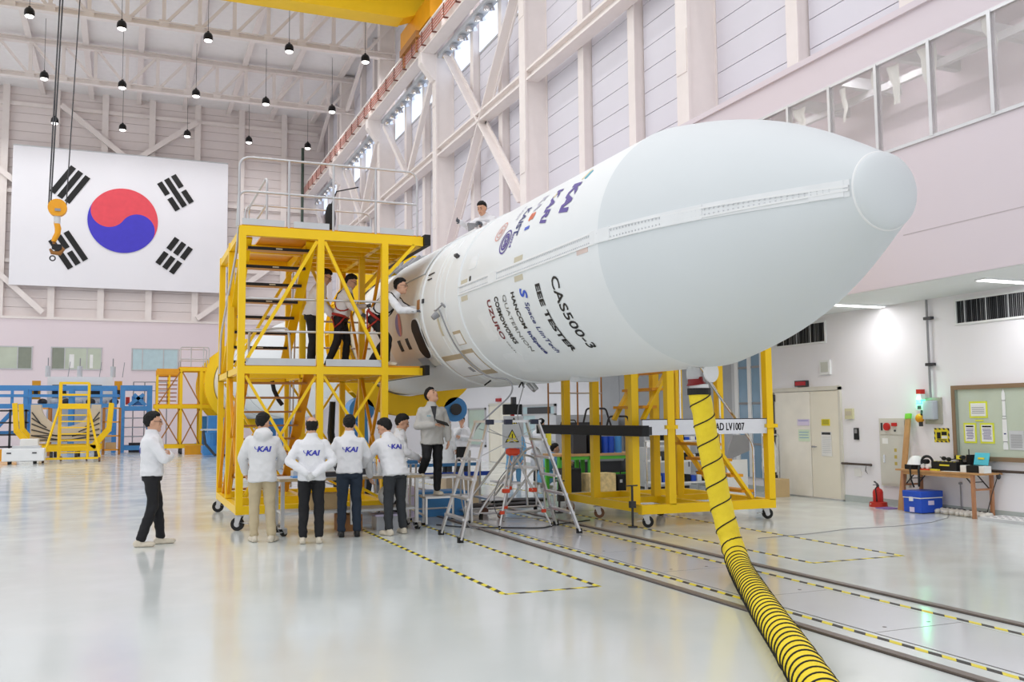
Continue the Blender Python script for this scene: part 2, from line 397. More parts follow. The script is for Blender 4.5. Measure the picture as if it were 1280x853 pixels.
for y in [3.6 + 1.3 * i for i in range(11)]:
    b = B(); b.mm((11.25, y - 0.06, 7.4), (XW - .08, y + 0.06, 7.6)); b.build('gallery_beam', M_lgrey, gal)
b = B(); b.mm((12.1, -2, 7.28), (12.18, 16.5, 7.4)); b.build('gallery_beam', M_lgrey, gal)
for y in (15.2, 11.9, 8.6, 5.3, 2.0):  # unseen tubes added behind the upper fascia to brighten the gallery interior
    t = thing('gallery_fill_light', 'unseen tube light added to brighten the gallery interior', 'ceiling light', (11.34, y, 7.8), group='unseen tube lights added to brighten the gallery')
    B().mm((11.29, y - .6, 7.76), (11.39, y + .6, 7.83)).build('housing', M_white, t); B().mm((11.3, y - .58, 7.75), (11.38, y + .58, 7.758)).build('diffuser', M_tube, t)
    ld = bpy.data.lights.new('gallery_fill_light', 'AREA'); ld.shape = 'RECTANGLE'; ld.size = .08; ld.size_y = 1.1; ld.energy = 20
    lo = bpy.data.objects.new('light', ld); col.objects.link(lo); lo.parent = t; lo.location = (0, 0, -.06)
M_glass = mat('gallery_glass', (236, 232, 228), 0.06, alpha=0.22, var=0.01)
M_film = mat('plastic_film', (252, 252, 248), 0.2, alpha=0.95, var=0.02)
my = [17.0 - 1.085 * i - 0.15 for i in range(20)]
win = struct(B().mm((11.06, -4, 7.25), (11.14, 16.9, 7.30)).mm((11.06, -4, 5.77), (11.14, 16.9, 5.82)).build('window_4', M_alu)); win['label'] = 'long glazed gallery window band along the right wall'
for i, y in enumerate(my):
    if y < -3: continue
    B().mm((11.05, y - .03, 5.8), (11.15, y + .03, 7.28)).build('mullion', M_alu, win)
    if i + 1 < len(my): B().mm((11.095, my[i + 1] + .03, 5.82), (11.105, y - .03, 7.25)).build('pane', M_glass, win)
# crumpled clear film hanging loose inside some panes
def film(y0, y1, z0, z1, seed):
    vs = []; n = 10
    for i in range(n + 1):
        for j in range(7):
            t = i / n; s = j / 6; w = (y1 - y0) * (0.35 + 0.65 * abs(s - 0.15))
            q = noise.noise(Vector((t * 2.5, s * 2.5, seed)))
            vs.append((11.17 + 0.05 * q + .02, y0 + w * t + .08 * noise.noise(Vector((s * 3, seed, 0))), z0 + (z1 - z0) * s))
    fs = [(i * 7 + j, i * 7 + j + 1, (i + 1) * 7 + j + 1, (i + 1) * 7 + j) for i in range(n) for j in range(6)]
    b = B(); b.add(vs, fs); b.build('plastic_film', M_film, win, smooth='all')
film(9.25, 9.5, 6.45, 7.25, 1.0); film(10.32, 10.72, 6.3, 7.25, 2.0); film(11.05, 11.35, 6.55, 7.2, 3.1); film(11.45, 11.66, 6.2, 7.25, 4.0); film(12.2, 12.42, 6.6, 7.2, 5.5); film(13.3, 13.7, 6.8, 7.2, 6.6)

# upper wall: columns, posts, panels
cols_y = [8.6, 18.3, 28.0, 37.7, 47.4, 57.1]
for y in cols_y:
    b = B(); b.mm((12.12, y + .04, 7.92), (XW, y + 0.46, 23.2)).mm((12.05, y, 7.92), (12.13, y + 0.5, 23.2)).mm((XW - .08, y, 7.92), (XW, y + .5, 23.2)); b.build('column', M_steelp, wall_right)
    b = B(); b.mm((12.03, y + .03, 9.75), (12.05, y + .47, 10.8)); b.mm((12.03, y + .03, 15.1), (12.05, y + .47, 16.0)); b.build('splice_plate', M_steelp, wall_right)
post_y = []
for i, y in enumerate(cols_y):
    post_y += [y + 0.5 + 3.07, y + 0.5 + 6.14]
for y in post_y:
    b = B(); b.mm((12.62, y - .14, 7.92), (XW, y + .14, 23.2)).mm((12.58, y - .18, 7.92), (12.63, y + .18, 23.2)); b.build('post', M_steelp, wall_right)
edges = sorted([(y, y + .5) for y in cols_y] + [(y - .18, y + .18) for y in post_y])
PH = 0.62; rest = B()
pm = {}
for i in range(len(edges) - 1):
    a, c = edges[i][1], edges[i + 1][0]; L = round(c - a, 3); yc = (a + c) / 2
    zmax = 8.2 + 0.33 * max(0, yc - 11) + 1.2 if yc < 47 else 0
    for k in range(25):
        z = 7.92 + PH * k
        if z < zmax and z < 17.2:
            if L not in pm: pm[L] = B().mm((-0.055, -L / 2 + .005, 0.01), (0, L / 2 - .005, PH - 0.01)).mesh('wall_panel', M_panel)
            o = bpy.data.objects.new('wall_panel', pm[L]); col.objects.link(o); o.parent = wall_right
            o.location = Vector((XW, yc, z)) - wall_right.location
        else: rest.mm((XW - 0.055, a, z + .01), (XW, c, z + PH - .01))
tag(rest.build('panels_beyond', M_panel, wall_right), kind='stuff')
# girts and cross braces
for i, y in enumerate(cols_y[:-1]):
    y2 = cols_y[i + 1] if i + 1 < len(cols_y) else YB
    b = B(); b.mm((12.1, y + .3, 12.85), (12.55, y2 + .1, 12.93)).mm((12.1, y + .3, 13.17), (12.55, y2 + .1, 13.25)).mm((12.28, y + .3, 12.93), (12.36, y2 + .1, 13.17)); b.build('girt', M_steelp, wall_right)
M_tanbrace = mat('brace_tan', (222, 204, 176), 0.5)
for y in (28.5, 47.9):
    for p, q in (((y + 8.2, 16.9), (y + .3, 8.9)), ((y + .2, 16.9), (y + 8.6, 8.2))):
        b = B(); b.bar((12.25, p[0], p[1]), (12.25, q[0], q[1]), 0.06, 0.36, up=(1, 0, 0)); b.bar((12.4, p[0], p[1]), (12.4, q[0], q[1]), 0.32, 0.06, up=(1, 0, 0)); b.build('cross_brace', M_steelp, wall_right)
for y in cols_y[3:]:
    b = B(); b.bar((12.2, y + 9.2, 16.9), (12.2, y + 4.9, 13.2), 0.22); b.bar((12.2, y + .6, 16.9), (12.2, y + 4.7, 13.2), 0.22); b.build('cross_brace', M_steelp, wall_right)
# clerestory panes below the crane runway
n = 5
for i, y in enumerate(cols_y[2:]):
    for j in range(3):
        a = y + .55 + j * 3.07 + (0.2 if j else 0); c = y + .5 + (j + 1) * 3.07 - .2
        w = struct(B().mm((XW - .1, a, 16.22), (XW - .05, c, 16.3)).mm((XW - .1, a, 17.6), (XW - .05, c, 17.68)).build('window_%d' % n, M_frame)); n += 1
        w['label'] = 'bright clerestory window high in the right wall'
        B().mm((XW - .08, a, 16.3), (XW - .06, c, 17.6)).build('pane', M_sky, w)
# crane runway beam on corbels
rw = thing('crane_runway', 'pale steel crane runway beam on column corbels along the right wall', 'crane beam', (11.7, 30, 17.0))
b = B(); b.mm((11.45, 14, 17.35), (12.0, YB - .3, 17.43)).mm((11.68, 14, 17.43), (11.78, YB - .3, 18.3)).mm((11.45, 14, 18.3), (12.0, YB - .3, 18.38)); b.build('beam', M_steelp, rw)
b = B(); b.mm((11.69, 14, 18.38), (11.77, YB - .3, 18.48)); b.build('crane_rail', M_rail, rw)
for k in range(34):
    y = 15 + 1.55 * k; B().mm((11.47, y - .02, 17.43), (11.68, y + .02, 18.3)).build('stiffener', M_steelp, rw)
for y in cols_y[1:]:
    b = B(); b.prism([(11.4, y + .02, 17.35), (12.05, y + .02, 17.35), (12.05, y + .02, 16.2), (11.95, y + .02, 16.2), (11.4, y + .02, 16.9)], (0, .46, 0)); b.build('corbel', M_steelp, rw)
cr = rw
for i in range(4):
    b = B(); b.mm((11.36, 16, 17.62 + .13 * i), (11.39, YB - .5, 17.66 + .13 * i)); b.build('conductor', M_copper, cr)
for k in range(33):
    y = 16.5 + 1.5 * k; B().mm((11.36, y - .03, 17.55), (11.66, y + .03, 17.6)).mm((11.34, y - .03, 17.55), (11.37, y + .03, 18.15)).build('bracket', mat('dark_bracket', (120, 70, 60), 0.5), cr)
# shiny reflector lamps on a tray behind the runway
tr = wall_right
b = B(); b.mm((12.14, 28.6, 17.2), (12.56, YB - .5, 17.24)); b.mm((12.16, 28.6, 17.24), (12.19, YB - .5, 17.4)); b.build('light_tray', M_lgrey, tr)
rf = B(); rf.lathe([(0.02, 0.0), (0.1, -0.02), (0.2, -0.12), (0.25, -0.25), (0.24, -0.25), (0.19, -0.12), (0.09, -0.035), (0.0, -0.02)], 14)
rfm = rf.mesh('reflector', M_chrome, True)
for y0 in cols_y[2:]:
    for k in range(9):
        o = bpy.data.objects.new('reflector', rfm); col.objects.link(o); o.parent = tr
        o.location = Vector((12.3, y0 + .9 + k * 1.0, 17.2)) - tr.location; o.rotation_euler = (0.5, -0.25, 0)
# dark pipe in the far corner
tag(B().cyl((11.25, 66.2, 8.36), (11.25, 66.2, 20.9), 0.1, n=10).build('drain_pipe', mat('dark_green', (70, 84, 74), 0.5)), 'dark green vertical pipe in the far corner of the hall', 'pipe')

# ---------------------------------------------------------------- right wall fittings
def wbox(y0, y1, z0, z1, d=0.03, x=WS): return B().mm((x - d, y0, z0), (x, y1, z1))
M_door = mat('cream_door', (244, 238, 222), 0.4, var=0.01); M_doorf = mat('door_frame', (222, 218, 206), 0.4)
d1 = struct(B().mm((WS - .05, 14.5, 0), (WS, 14.56, 2.2)).mm((WS - .05, 16.56, 0), (WS, 16.64, 2.2)).mm((WS - .05, 14.5, 2.14), (WS, 16.64, 2.22)).build('door_1', M_doorf)); d1['label'] = 'cream double door beside the electrical cabinet'
B().mm((WS - .03, 14.57, .02), (WS - .005, 15.38, 2.13)).build('door_leaf', M_door, d1)
B().mm((WS - .035, 15.4, .02), (WS - .008, 16.5, 2.13)).build('door_leaf', mat('cream_door_light', (250, 246, 236), 0.4), d1)
B().mm((WS - .08, 14.5, 0.0), (WS, 16.64, .02)).build('threshold', M_steel, d1)
for z in (0.25, 1.2, 1.95): B().mm((WS - .06, 16.48, z), (WS - .02, 16.56, z + .14)).build('hinge', M_dark, d1)
B().cyl((WS - .05, 16.53, .02), (WS - .05, 16.53, 2.1), .012, n=6).build('door_rod', M_dark, d1)
b = B(); b.cyl((WS - .09, 15.3, 1.02), (WS - .02, 15.3, 1.02), .022, n=10); b.bar((WS - .085, 15.3, 1.02), (WS - .085, 15.17, 1.02), .022); b.build('door_handle', M_chrome, d1)
def sheet(name, y0, y1, z0, z1, m, label, cat, lines=0, lm=None, head=None, x=None, group=None):
    x = WS if x is None else x
    o = B().mm((x - .008, y0, z0), (x - .002, y1, z1)).build(name, m); tag(o, label, cat, group)
    if head: B().mm((x - .010, y0 + .02, z1 - (z1 - z0) * .12), (x - .0085, y1 - .02, z1 - .01)).build('heading', head, o)
    for k in range(lines):
        z = z1 - (z1 - z0) * (0.22 + 0.7 * k / max(1, lines)); e = .02 + .06 * random.random() * (y1 - y0)
        B().mm((x - .010, y0 + e, z - .006), (x - .0085, y1 - .03, z + .003)).build('text_line', lm or M_grey, o)
    return o
M_lilac = mat('lilac_paper', (226, 216, 244), 0.6); M_mint = mat('mint_paper', (222, 240, 214), 0.6); M_ypaper = mat('yellow_paper', (236, 220, 60), 0.6); M_limep = mat('lime_paper', (226, 232, 70), 0.6)
xd = WS - .033
sheet('door_notice', 15.42, 15.78, 1.44, 1.57, M_lilac, 'lilac notice strip on the cream door, above the mint sheet', 'notice', 1, M_blue2, x=xd - .003)
sheet('door_notice', 15.42, 15.76, 1.12, 1.36, M_mint, 'mint bordered notice sheet on the cream door', 'notice', 3, M_blue, x=xd - .003)
sheet('door_notice', 14.82, 15.06, 1.44, 1.57, M_ypaper, 'small yellow notice with dark lettering on the right door leaf', 'notice', 3, M_ink, x=xd)
sheet('door_notice', 14.79, 15.08, 0.84, 1.32, M_paper, 'white notice with dark heading under the yellow one on the door', 'notice', 9, M_lgrey, M_dark, x=xd)
# door of the far beige room, green window and a grey shutter further along
d2 = struct(B().mm((WS - .05, 31.4, 0), (WS, 31.5, 2.15)).mm((WS - .05, 33.55, 0), (WS, 33.65, 2.15)).mm((WS - .05, 31.4, 2.1), (WS, 33.65, 2.2)).build('door_2', M_doorf)); d2['label'] = 'cream double door far down the right wall'
B().mm((WS - .03, 31.5, .02), (WS - .005, 32.5, 2.1)).build('door_leaf', M_door, d2); B().mm((WS - .03, 32.52, .02), (WS - .005, 33.55, 2.1)).build('door_leaf', M_door, d2)
w8 = struct(B().mm((WS - .05, 34.0, .55), (WS, 36.0, .62)).mm((WS - .05, 34.0, 1.98), (WS, 36.0, 2.05)).mm((WS - .05, 34.0, .55), (WS, 34.1, 2.05)).mm((WS - .05, 35.9, .55), (WS, 36.0, 2.05)).build('window_%d' % n, M_frame)); w8['label'] = 'greenish framed window beside the far cream door'
B().mm((WS - .03, 34.1, .62), (WS - .01, 35.9, 1.98)).build('pane', mat('green_glass', (196, 214, 200), 0.1), w8)
w9 = struct(B().mm((WS - .05, 27.6, 1.72), (WS, 30.4, 1.78)).mm((WS - .05, 27.6, 2.02), (WS, 30.4, 2.1)).mm((WS - .05, 30.3, 1.0), (WS, 30.4, 2.1)).mm((WS - .05, 27.6, 1.0), (WS, 27.7, 2.1)).mm((WS - .05, 27.6, 1.0), (WS, 30.4, 1.06)).build('window_%d' % (n + 1), M_frame)); w9['label'] = 'framed window with dark blind behind the grey machines'
B().mm((WS - .03, 27.7, 1.06), (WS - .01, 30.3, 2.02)).build('pane', M_pane3, w9); B().mm((WS - .045, 28.0, 1.76), (WS - .035, 29.9, 2.0)).build('blind', M_dark, w9)
M_shut = mat('grey_shutter', (176, 178, 182), 0.5, var=0.03)
d3 = struct(B().mm((WS - .06, 17.9, 0), (WS, 18.0, 3.2)).mm((WS - .06, 24.4, 0), (WS, 24.5, 3.2)).mm((WS - .06, 17.9, 3.1), (WS, 24.5, 3.2)).build('door_3', M_lgrey)); d3['label'] = 'wide grey panelled sliding door in the right wall'
for k in range(6): B().mm((WS - .04, 18.0 + k * 1.067 + .01, 0.02), (WS - .005, 18.0 + (k + 1) * 1.067 - .01, 3.1)).build('door_panel', M_shut, d3)
w10 = struct(B().mm((WS - .07, 16.85, 0.3), (WS, 16.95, 3.3)).mm((WS - .07, 17.28, .3), (WS, 17.4, 3.3)).mm((WS - .07, 17.75, .3), (WS, 17.88, 3.3)).build('window_%d' % (n + 2), M_white)); w10['label'] = 'tall narrow blue tinted window beside the grey sliding door'
M_bluew = mat('blue_tint', (136, 166, 192), 0.1)
B().mm((WS - .04, 16.95, .3), (WS - .01, 17.28, 3.3)).build('pane', M_bluew, w10); B().mm((WS - .04, 17.4, .3), (WS - .01, 17.75, 3.3)).build('pane', M_bluew, w10)
for z in (1.0, 1.9, 2.7): B().mm((WS - .05, 16.95, z), (WS - .03, 17.75, z + .05)).build('transom', M_grey, w10)
# louvre vents
def vent(y0, y1, z0, z1, label):
    t = thing('louvre_vent', label, 'vent', (WS, (y0 + y1) / 2, z0), group=None)
    b = B(); e = .035; x = WS
    b.mm((x - .03, y0 - e, z0 - e), (x, y1 + e, z0)).mm((x - .03, y0 - e, z1), (x, y1 + e, z1 + e)).mm((x - .03, y0 - e, z0), (x, y0, z1)).mm((x - .03, y1, z0), (x, y1 + e, z1)); b.build('frame', M_white, t)
    B().mm((x - .004, y0, z0), (x, y1, z1)).build('backing', M_black, t)
    nn = int((y1 - y0) / .035)
    ms = [mat('slat_%d' % i, c, .4, .4) for i, c in enumerate(((116, 118, 120), (74, 76, 78), (150, 152, 154)))]
    for k in range(nn):
        y = y0 + (k + .5) * (y1 - y0) / nn
        B().box((x - .014, y, (z0 + z1) / 2), (.022, .006, z1 - z0), Matrix.Rotation(.5, 3, 'Z')).build('slat', random.choice(ms), t)
    for k in range(1, int((y1 - y0) / .42) + 1):
        y = y0 + k * .42
        if y < y1 - .05: B().mm((x - .03, y - .008, z0), (x - .02, y + .008, z1)).build('mullion', M_lgrey, t)
vent(9.4, 11.67, 3.16, 3.53, 'dark louvred vent with white frame high above the framed notice window')
vent(14.9, 16.4, 3.12, 3.5, 'dark louvred vent with white frame high above the cream double door')
# soffit lights
for i, (y, lb) in enumerate(((13.3, 'long bright ceiling light in the soffit near the cream door'), (10.1, 'long bright ceiling light in the soffit above the wooden table'), (7.0, 'long bright ceiling light in the soffit past the notice window'))):
    t = thing('soffit_light', lb, 'ceiling light', (12.2, y, 3.6), group=None)
    B().mm((11.62, y - .1, 3.615), (12.82, y + .1, 3.64)).build('housing', M_white, t); B().mm((11.64, y - .08, 3.608), (12.8, y + .08, 3.616)).build('diffuser', M_tube, t)
    ld = bpy.data.lights.new('soffit_light', 'AREA'); ld.shape = 'RECTANGLE'; ld.size = .8; ld.size_y = .16; ld.energy = 17
    lo = bpy.data.objects.new('light', ld); col.objects.link(lo); lo.parent = t; lo.location = (-.3, 0, -.005)
HOSE = [(5.70, 8.6, 1.9), (5.75, 8.6, 1.65), (5.79, 8.6, 1.41), (5.86, 8.57, .98), (5.91, 8.5, .57), (5.9, 8.32, .24), (5.62, 7.8, .122), (4.68, 6.2, .121), (4.11, 5.2, .121), (3.72, 4.53, .121), (3.0, 3.3, .121)]
# ================================================================== pendant lamps
def make_lamp(x, y, z, label):
    t = thing('pendant_lamp', label, 'lamp', (x, y, z), group='pendant lamps under the roof')
    B().cyl((x, y, z + .28), (x, y, 23.2), .012, n=5).build('rod', M_dark, t)
    b = B(); b.lathe([(0.05, .34), (.07, .28), (.15, .24), (.21, .14), (.225, 0.0), (.21, -.12), (.19, -.12), (.19, -.03), (0, -.03)], 16, (x, y, z)); b.build('housing', M_blackgloss, t, True)
    b = B(); b.lathe([(0.0, -.2), (.1, -.19), (.17, -.15), (.185, -.1), (.185, -.04), (0, -.04)], 16, (x, y, z)); b.build('lens', M_lampglow, t, True)
    return t
lamp_x = [10.96 - 3.84 * i for i in range(7)]
lamp_rows = [(62.6, 'black bell pendant lamp hanging between the flag wall and the last truss'), (54.5, 'black bell pendant lamp hanging in front of the last roof truss'), (46.1, 'black bell pendant lamp hanging in front of the nearer roof truss'),
             (34.0, 'black bell pendant lamp hanging beside the yellow crane girder'), (27.4, 'black bell pendant lamp hanging over the work stands'), (21.6, 'black bell pendant lamp hanging over the rocket body'), (13.4, 'black bell pendant lamp hanging over the rocket nose'), (5.2, 'black bell pendant lamp hanging over the near floor')]
proto = make_lamp(lamp_x[0], lamp_rows[0][0], 20.0, lamp_rows[0][1])
lamp_light = bpy.data.lights.new('lamp_light', 'AREA'); lamp_light.shape = 'DISK'; lamp_light.size = 0.36; lamp_light.energy = LAMP_WATT; lamp_light.color = (0.985, 0.99, 1.0)
for j, (y, lb) in enumerate(lamp_rows):
    for i, x in enumerate(lamp_x):
        t = proto if (i == 0 and j == 0) else copy_tree(proto)
        t.location = (x, y, 20.0); t['label'] = lb; t['group'] = 'pendant lamps ' + lb[31:]
        lo = bpy.data.objects.new('bulb_light', lamp_light); col.objects.link(lo); lo.parent = t; lo.location = (0, 0, -.21)

# ================================================================== overhead crane
cy0, cy1, cz = 38.75, 39.65, 19.2
cr = thing('overhead_crane', 'yellow overhead travelling crane girder spanning the hall', 'crane', (0, 39.2, 18.5))
b = B(); b.prism([(-13, cy0, cz), (10.9, cy0, cz), (12.0, cy0, cz + .45), (12.0, cy0, cz + 2.1), (-13, cy0, cz + 2.1)], (0, cy1 - cy0, 0)); b.build('girder', M_yellow, cr)
b = B(); b.mm((-13, cy0 - .06, cz - .03), (10.9, cy1 + .06, cz)); b.mm((-13, cy0 - .06, cz + 2.1), (12, cy1 + .06, cz + 2.14)); b.build('flange', M_yellow, cr)
b = B(); b.mm((11.45, 36.6, 18.48), (12.0, 41.2, 19.5)); b.build('end_carriage', M_orange, cr)
for y in (37.1, 40.7): B().cyl((11.6, y, 18.75), (11.86, y, 18.75), .27, n=20).build('wheel', M_dark, cr)
b = B(); b.mm((11.3, 38.2, 18.2), (11.5, 40.8, 18.5)); b.bar((11.4, 38.4, 17.6), (11.4, 38.4, 18.4), .1); b.bar((11.4, 40.4, 17.6), (11.4, 40.4, 18.4), .1); b.build('collector', M_brown, cr)
# hook block
hk = thing('crane_hook', 'yellow crane hook block with orange hook hanging in front of the flag', 'crane hook', (-2.6, 40, 8.2))
hx, hy, hz = -2.62, 40.0, 9.95
b = B(); b.cyl((hx, hy - .14, hz), (hx, hy + .14, hz), .34, n=28); b.cyl((hx, hy - .18, hz), (hx, hy + .18, hz), .1, n=12); b.build('pulley_housing', M_orange, hk, True)
B().mm((hx - .08, hy - .185, hz - .15), (hx + .12, hy - .175, hz - .05)).build('data_plate', M_grey, hk)
b = B(); b.cyl((hx, hy, hz - .62), (hx, hy, hz - .3), .12, n=12); b.build('shank', M_lgrey, hk, True)
b = B(); b.tube([(hx - .02, hy, hz - .55), (hx + .04, hy, hz - .8), (hx + .03, hy, hz - 1.0), (hx - .06, hy, hz - 1.2), (hx - .1, hy, hz - 1.33)], [.11, .12, .11, .1, .09], 10); b.build('swivel', M_orange, hk, True)
b = B(); b.tube([(hx - .1, hy, hz - 1.3), (hx - .08, hy, hz - 1.45), (hx + .12, hy, hz - 1.5), (hx + .24, hy, hz - 1.62), (hx + .12, hy, hz - 1.78), (hx - .14, hy, hz - 1.76), (hx - .22, hy, hz - 1.62)], [.05, .06, .07, .08, .09, .08, .04], 10); b.build('hook', mat('hook_brown', (150, 100, 44), .5), hk, True)
b = B(); b.lathe([(.09, -.02), (.12, 0), (.09, .02), (.07, 0), (.09, -.02)], 14, (hx - .12, hy, hz - 1.98), (0, 1, 0), caps=False); b.build('ring', M_dark, hk)
b = B(); b.mm((hx - .15, hy - .12, hz - 1.62), (hx + .2, hy + .12, hz - 1.44)); b.build('latch', M_black, hk)
for x0, x1 in ((-.31, -.12), (-.24, -.02), (.3, .6)): B().cyl((hx + x0, hy, hz + .05), (hx + x1, hy, 19.2), .022 if x0 > 0 else .028, n=6).build('wire_rope', M_dark, hk)

# ================================================================== flag on the back wall
fl = thing('national_flag', 'huge white flag with red and blue circle and four black trigrams', 'flag', (-.4, 66.05, 10.28))
fx0, fx1, fz0, fz1, fy = -6.96, 6.16, 10.28, 19.22, 66.05
M_flag = mat('flag_cloth', (244, 243, 248), .7, var=.01, scale=.5)
vs = []; nx, nz = 24, 16
for i in range(nx + 1):
    for k in range(nz + 1):
        vs.append((fx0 + (fx1 - fx0) * i / nx, fy + .02 * noise.noise(Vector((i * .35, k * .12, 1.5))), fz0 + (fz1 - fz0) * k / nz))
fs = [(i * (nz + 1) + k, (i + 1) * (nz + 1) + k, (i + 1) * (nz + 1) + k + 1, i * (nz + 1) + k + 1) for i in range(nx) for k in range(nz)]
b = B(); b.add(vs, fs); fo = b.build('cloth', M_flag, fl); sm = fo.modifiers.new('s', 'SOLIDIFY'); sm.thickness = .02
fcx, fcz, fr = -.42, 14.8, 2.14
def fpoly(pts, name, m): B().prism([(fcx + p[0], fy - .06, fcz + p[1]) for p in pts], (0, .01, 0)).build(name, m, fl)
A = math.radians(146.3); N = 40
ca = lambda a: (fr * math.cos(a), fr * math.sin(a))
top_arc = [ca(A - math.pi + math.pi * k / N) for k in range(N + 1)]
ux, uz = math.cos(A), math.sin(A)
s1 = [(fr / 2 * ux + fr / 2 * math.cos(A + math.pi * k / N), fr / 2 * uz + fr / 2 * math.sin(A + math.pi * k / N)) for k in range(1, N + 1)]
s2 = [(-fr / 2 * ux + fr / 2 * math.cos(A - math.pi * k / N), -fr / 2 * uz + fr / 2 * math.sin(A - math.pi * k / N)) for k in range(1, N)]
fpoly(top_arc + s1 + s2, 'red_half', mat('flag_red', (236, 84, 96), .7))
bot_arc = [ca(A + math.pi * k / N) for k in range(N + 1)]
fpoly(bot_arc + list(reversed(s2)) + list(reversed(s1))[0:], 'blue_half', mat('flag_blue', (74, 66, 200), .7))
for (sx, sz, pat) in ((-1, 1, (1, 1, 1)), (1, 1, (0, 1, 0)), (-1, -1, (1, 0, 1)), (1, -1, (0, 0, 0))):
    dx, dz = sx * .832, sz * .555; D = .9 * 2 * fr
    for k in range(3):
        c = (dx * (D + (k - 1) * .125 * 2 * fr * .97), dz * (D + (k - 1) * .125 * 2 * fr * .97)); px, pz = -dz, dx
        L = .25 * 2 * fr; w = .042 * 2 * fr
        segs = [(-L, L)] if pat[k] else [(-L, -.03 * 2 * fr), (.03 * 2 * fr, L)]
        for a0, a1 in segs:
            fpoly([(c[0] + px * a + dx * q, c[1] + pz * a + dz * q) for a, q in ((a0, -w), (a1, -w), (a1, w), (a0, w))], 'trigram_bar', M_ink)
B().cyl((fx0, fy, fz1 + .03), (fx1, fy, fz1 + .03), .05, n=8).build('top_batten', M_lgrey, fl)
for x in (-6.5, -3.2, 0.0, 3.0, 5.8): B().mm((x - .03, fy, fz1 - .02), (x + .03, YB - .03, fz1 + .08)).build('hanger', M_lgrey, fl)

# ================================================================== rocket
AX, AZ, RR = 5.70, 3.474, 1.3
rk = thing('rocket', 'large white rocket upper stage lying horizontally with company lettering on its side', 'rocket', (AX, 12.5, AZ - RR))
def cpt(Y, phi, r=RR): return (AX - math.cos(phi) * r, Y, AZ + math.sin(phi) * r)
def shell(name, prof, m, n=96, **k):
    b = B(); b.lathe([(r, y) for y, r in prof], n, (AX, 0, AZ), (0, 1, 0), **k); return b.build(name, m, rk, True)
def patch(name, Y0, Y1, p0, p1, m, off=.004, r=RR, nY=2, nP=10, parent=None, corner=0.0, thick=.02):
    """curved slab following the body; angles in degrees, 0 facing the camera side"""
    b = B(); p0, p1 = math.radians(p0), math.radians(p1)
    pts = []
    if corner:
        w, h = (Y1 - Y0), (p1 - p0) * r; c = min(corner, w / 2, h / 2); n = 6
        for cx, cyy, a in ((Y1 - c, h - c, 0), (Y0 + c, h - c, 90), (Y0 + c, c, 180), (Y1 - c, c, 270)):
            for k in range(n + 1):
                t = math.radians(a + 90 * k / n); pts.append((cx + c * math.cos(t), p0 + (cyy + c * math.sin(t)) / r))
        ctr = ((Y0 + Y1) / 2, (p0 + p1) / 2); k = len(pts)
        # concentric rings keep the slab on the curve
        vs = [cpt(ctr[0], ctr[1], r + off)]; fs = []
        for s in (.33, .66, 1.0):
            for q in pts: vs.append(cpt(ctr[0] + (q[0] - ctr[0]) * s, ctr[1] + (q[1] - ctr[1]) * s, r + off))
        for i in range(k): fs.append((0, 1 + i, 1 + (i + 1) % k))
        for s in range(2):
            for i in range(k): fs.append((1 + s * k + i, 1 + s * k + (i + 1) % k, 1 + (s + 1) * k + (i + 1) % k, 1 + (s + 1) * k + i))
        base = len(vs)
        for q in pts: vs.append(cpt(q[0], q[1], r + off - thick))
        for i in range(k): fs.append((1 + 2 * k + i, 1 + 2 * k + (i + 1) % k, base + (i + 1) % k, base + i))
        b.add(vs, fs)
    else:
        for rr in (r + off, r + off - thick):
            vs = [cpt(Y0 + (Y1 - Y0) * i / nY, p0 + (p1 - p0) * j / nP, rr) for i in range(nY + 1) for j in range(nP + 1)]
            b.add(vs, [(i * (nP + 1) + j, i * (nP + 1) + j + 1, (i + 1) * (nP + 1) + j + 1, (i + 1) * (nP + 1) + j) for i in range(nY) for j in range(nP)])
        K = (nY + 1) * (nP + 1)
        rim = [j for j in range(nP + 1)] + [(i + 1) * (nP + 1) + nP for i in range(nY)] + [nY * (nP + 1) + j for j in range(nP - 1, -1, -1)] + [i * (nP + 1) for i in range(nY - 1, 0, -1)]
        for i in range(len(rim)):
            a, c = rim[i], rim[(i + 1) % len(rim)]; b.f.append((a, c, c + K, a + K)); b.mi.append(0)
    return b.build(name, m, parent or rk, True)
Yc, Ys, rc, bul = 5.84, 8.4, .325, .155
shell('nose_cap', [(Yc - .14 * math.cos(a), rc * math.sin(a)) for a in [math.pi / 2 * k / 10 for k in range(11)]] , M_rocket2, caps=False)
shell('nose_cone', [(Yc + (Ys - Yc) * t, rc + (RR - rc) * t + bul * math.sin(math.pi * t)) for t in [k / 24 for k in range(25)]], M_rocket2, caps=False)
b = B(); b.lathe([(rc - .006, Yc - .012), (rc + .004, Yc - .006), (rc + .008, Yc + .006), (rc, Yc + .014)], 72, (AX, 0, AZ), (0, 1, 0), caps=False); b.build('cap_joint', M_white, rk, True)
cone_r = lambda Y: rc + (RR - rc) * ((Y - Yc) / (Ys - Yc)) + bul * math.sin(math.pi * (Y - Yc) / (Ys - Yc)) if Y < Ys else RR
shell('fairing_barrel', [(Ys, RR), (Ys + .01, RR + .002), (12.7, RR + .002), (12.72, RR - .004)], M_rocket, caps=False)
shell('fairing_ring', [(12.70, RR), (12.71, RR + .018), (12.86, RR + .018), (12.87, RR)], M_rocket, caps=False)
shell('interstage', [(12.86, RR), (13.9, RR), (14.2, RR - .004), (14.55, RR - .01)], M_rocket, caps=False)
shell('interstage_rib', [(14.53, RR - .01), (14.55, RR + .012), (14.66, RR + .012), (14.68, RR - .02)], M_rocket, caps=False)
shell('third_stage', [(14.66, RR - .02), (19.2, RR - .02), (19.25, RR)], M_rocket, caps=False)
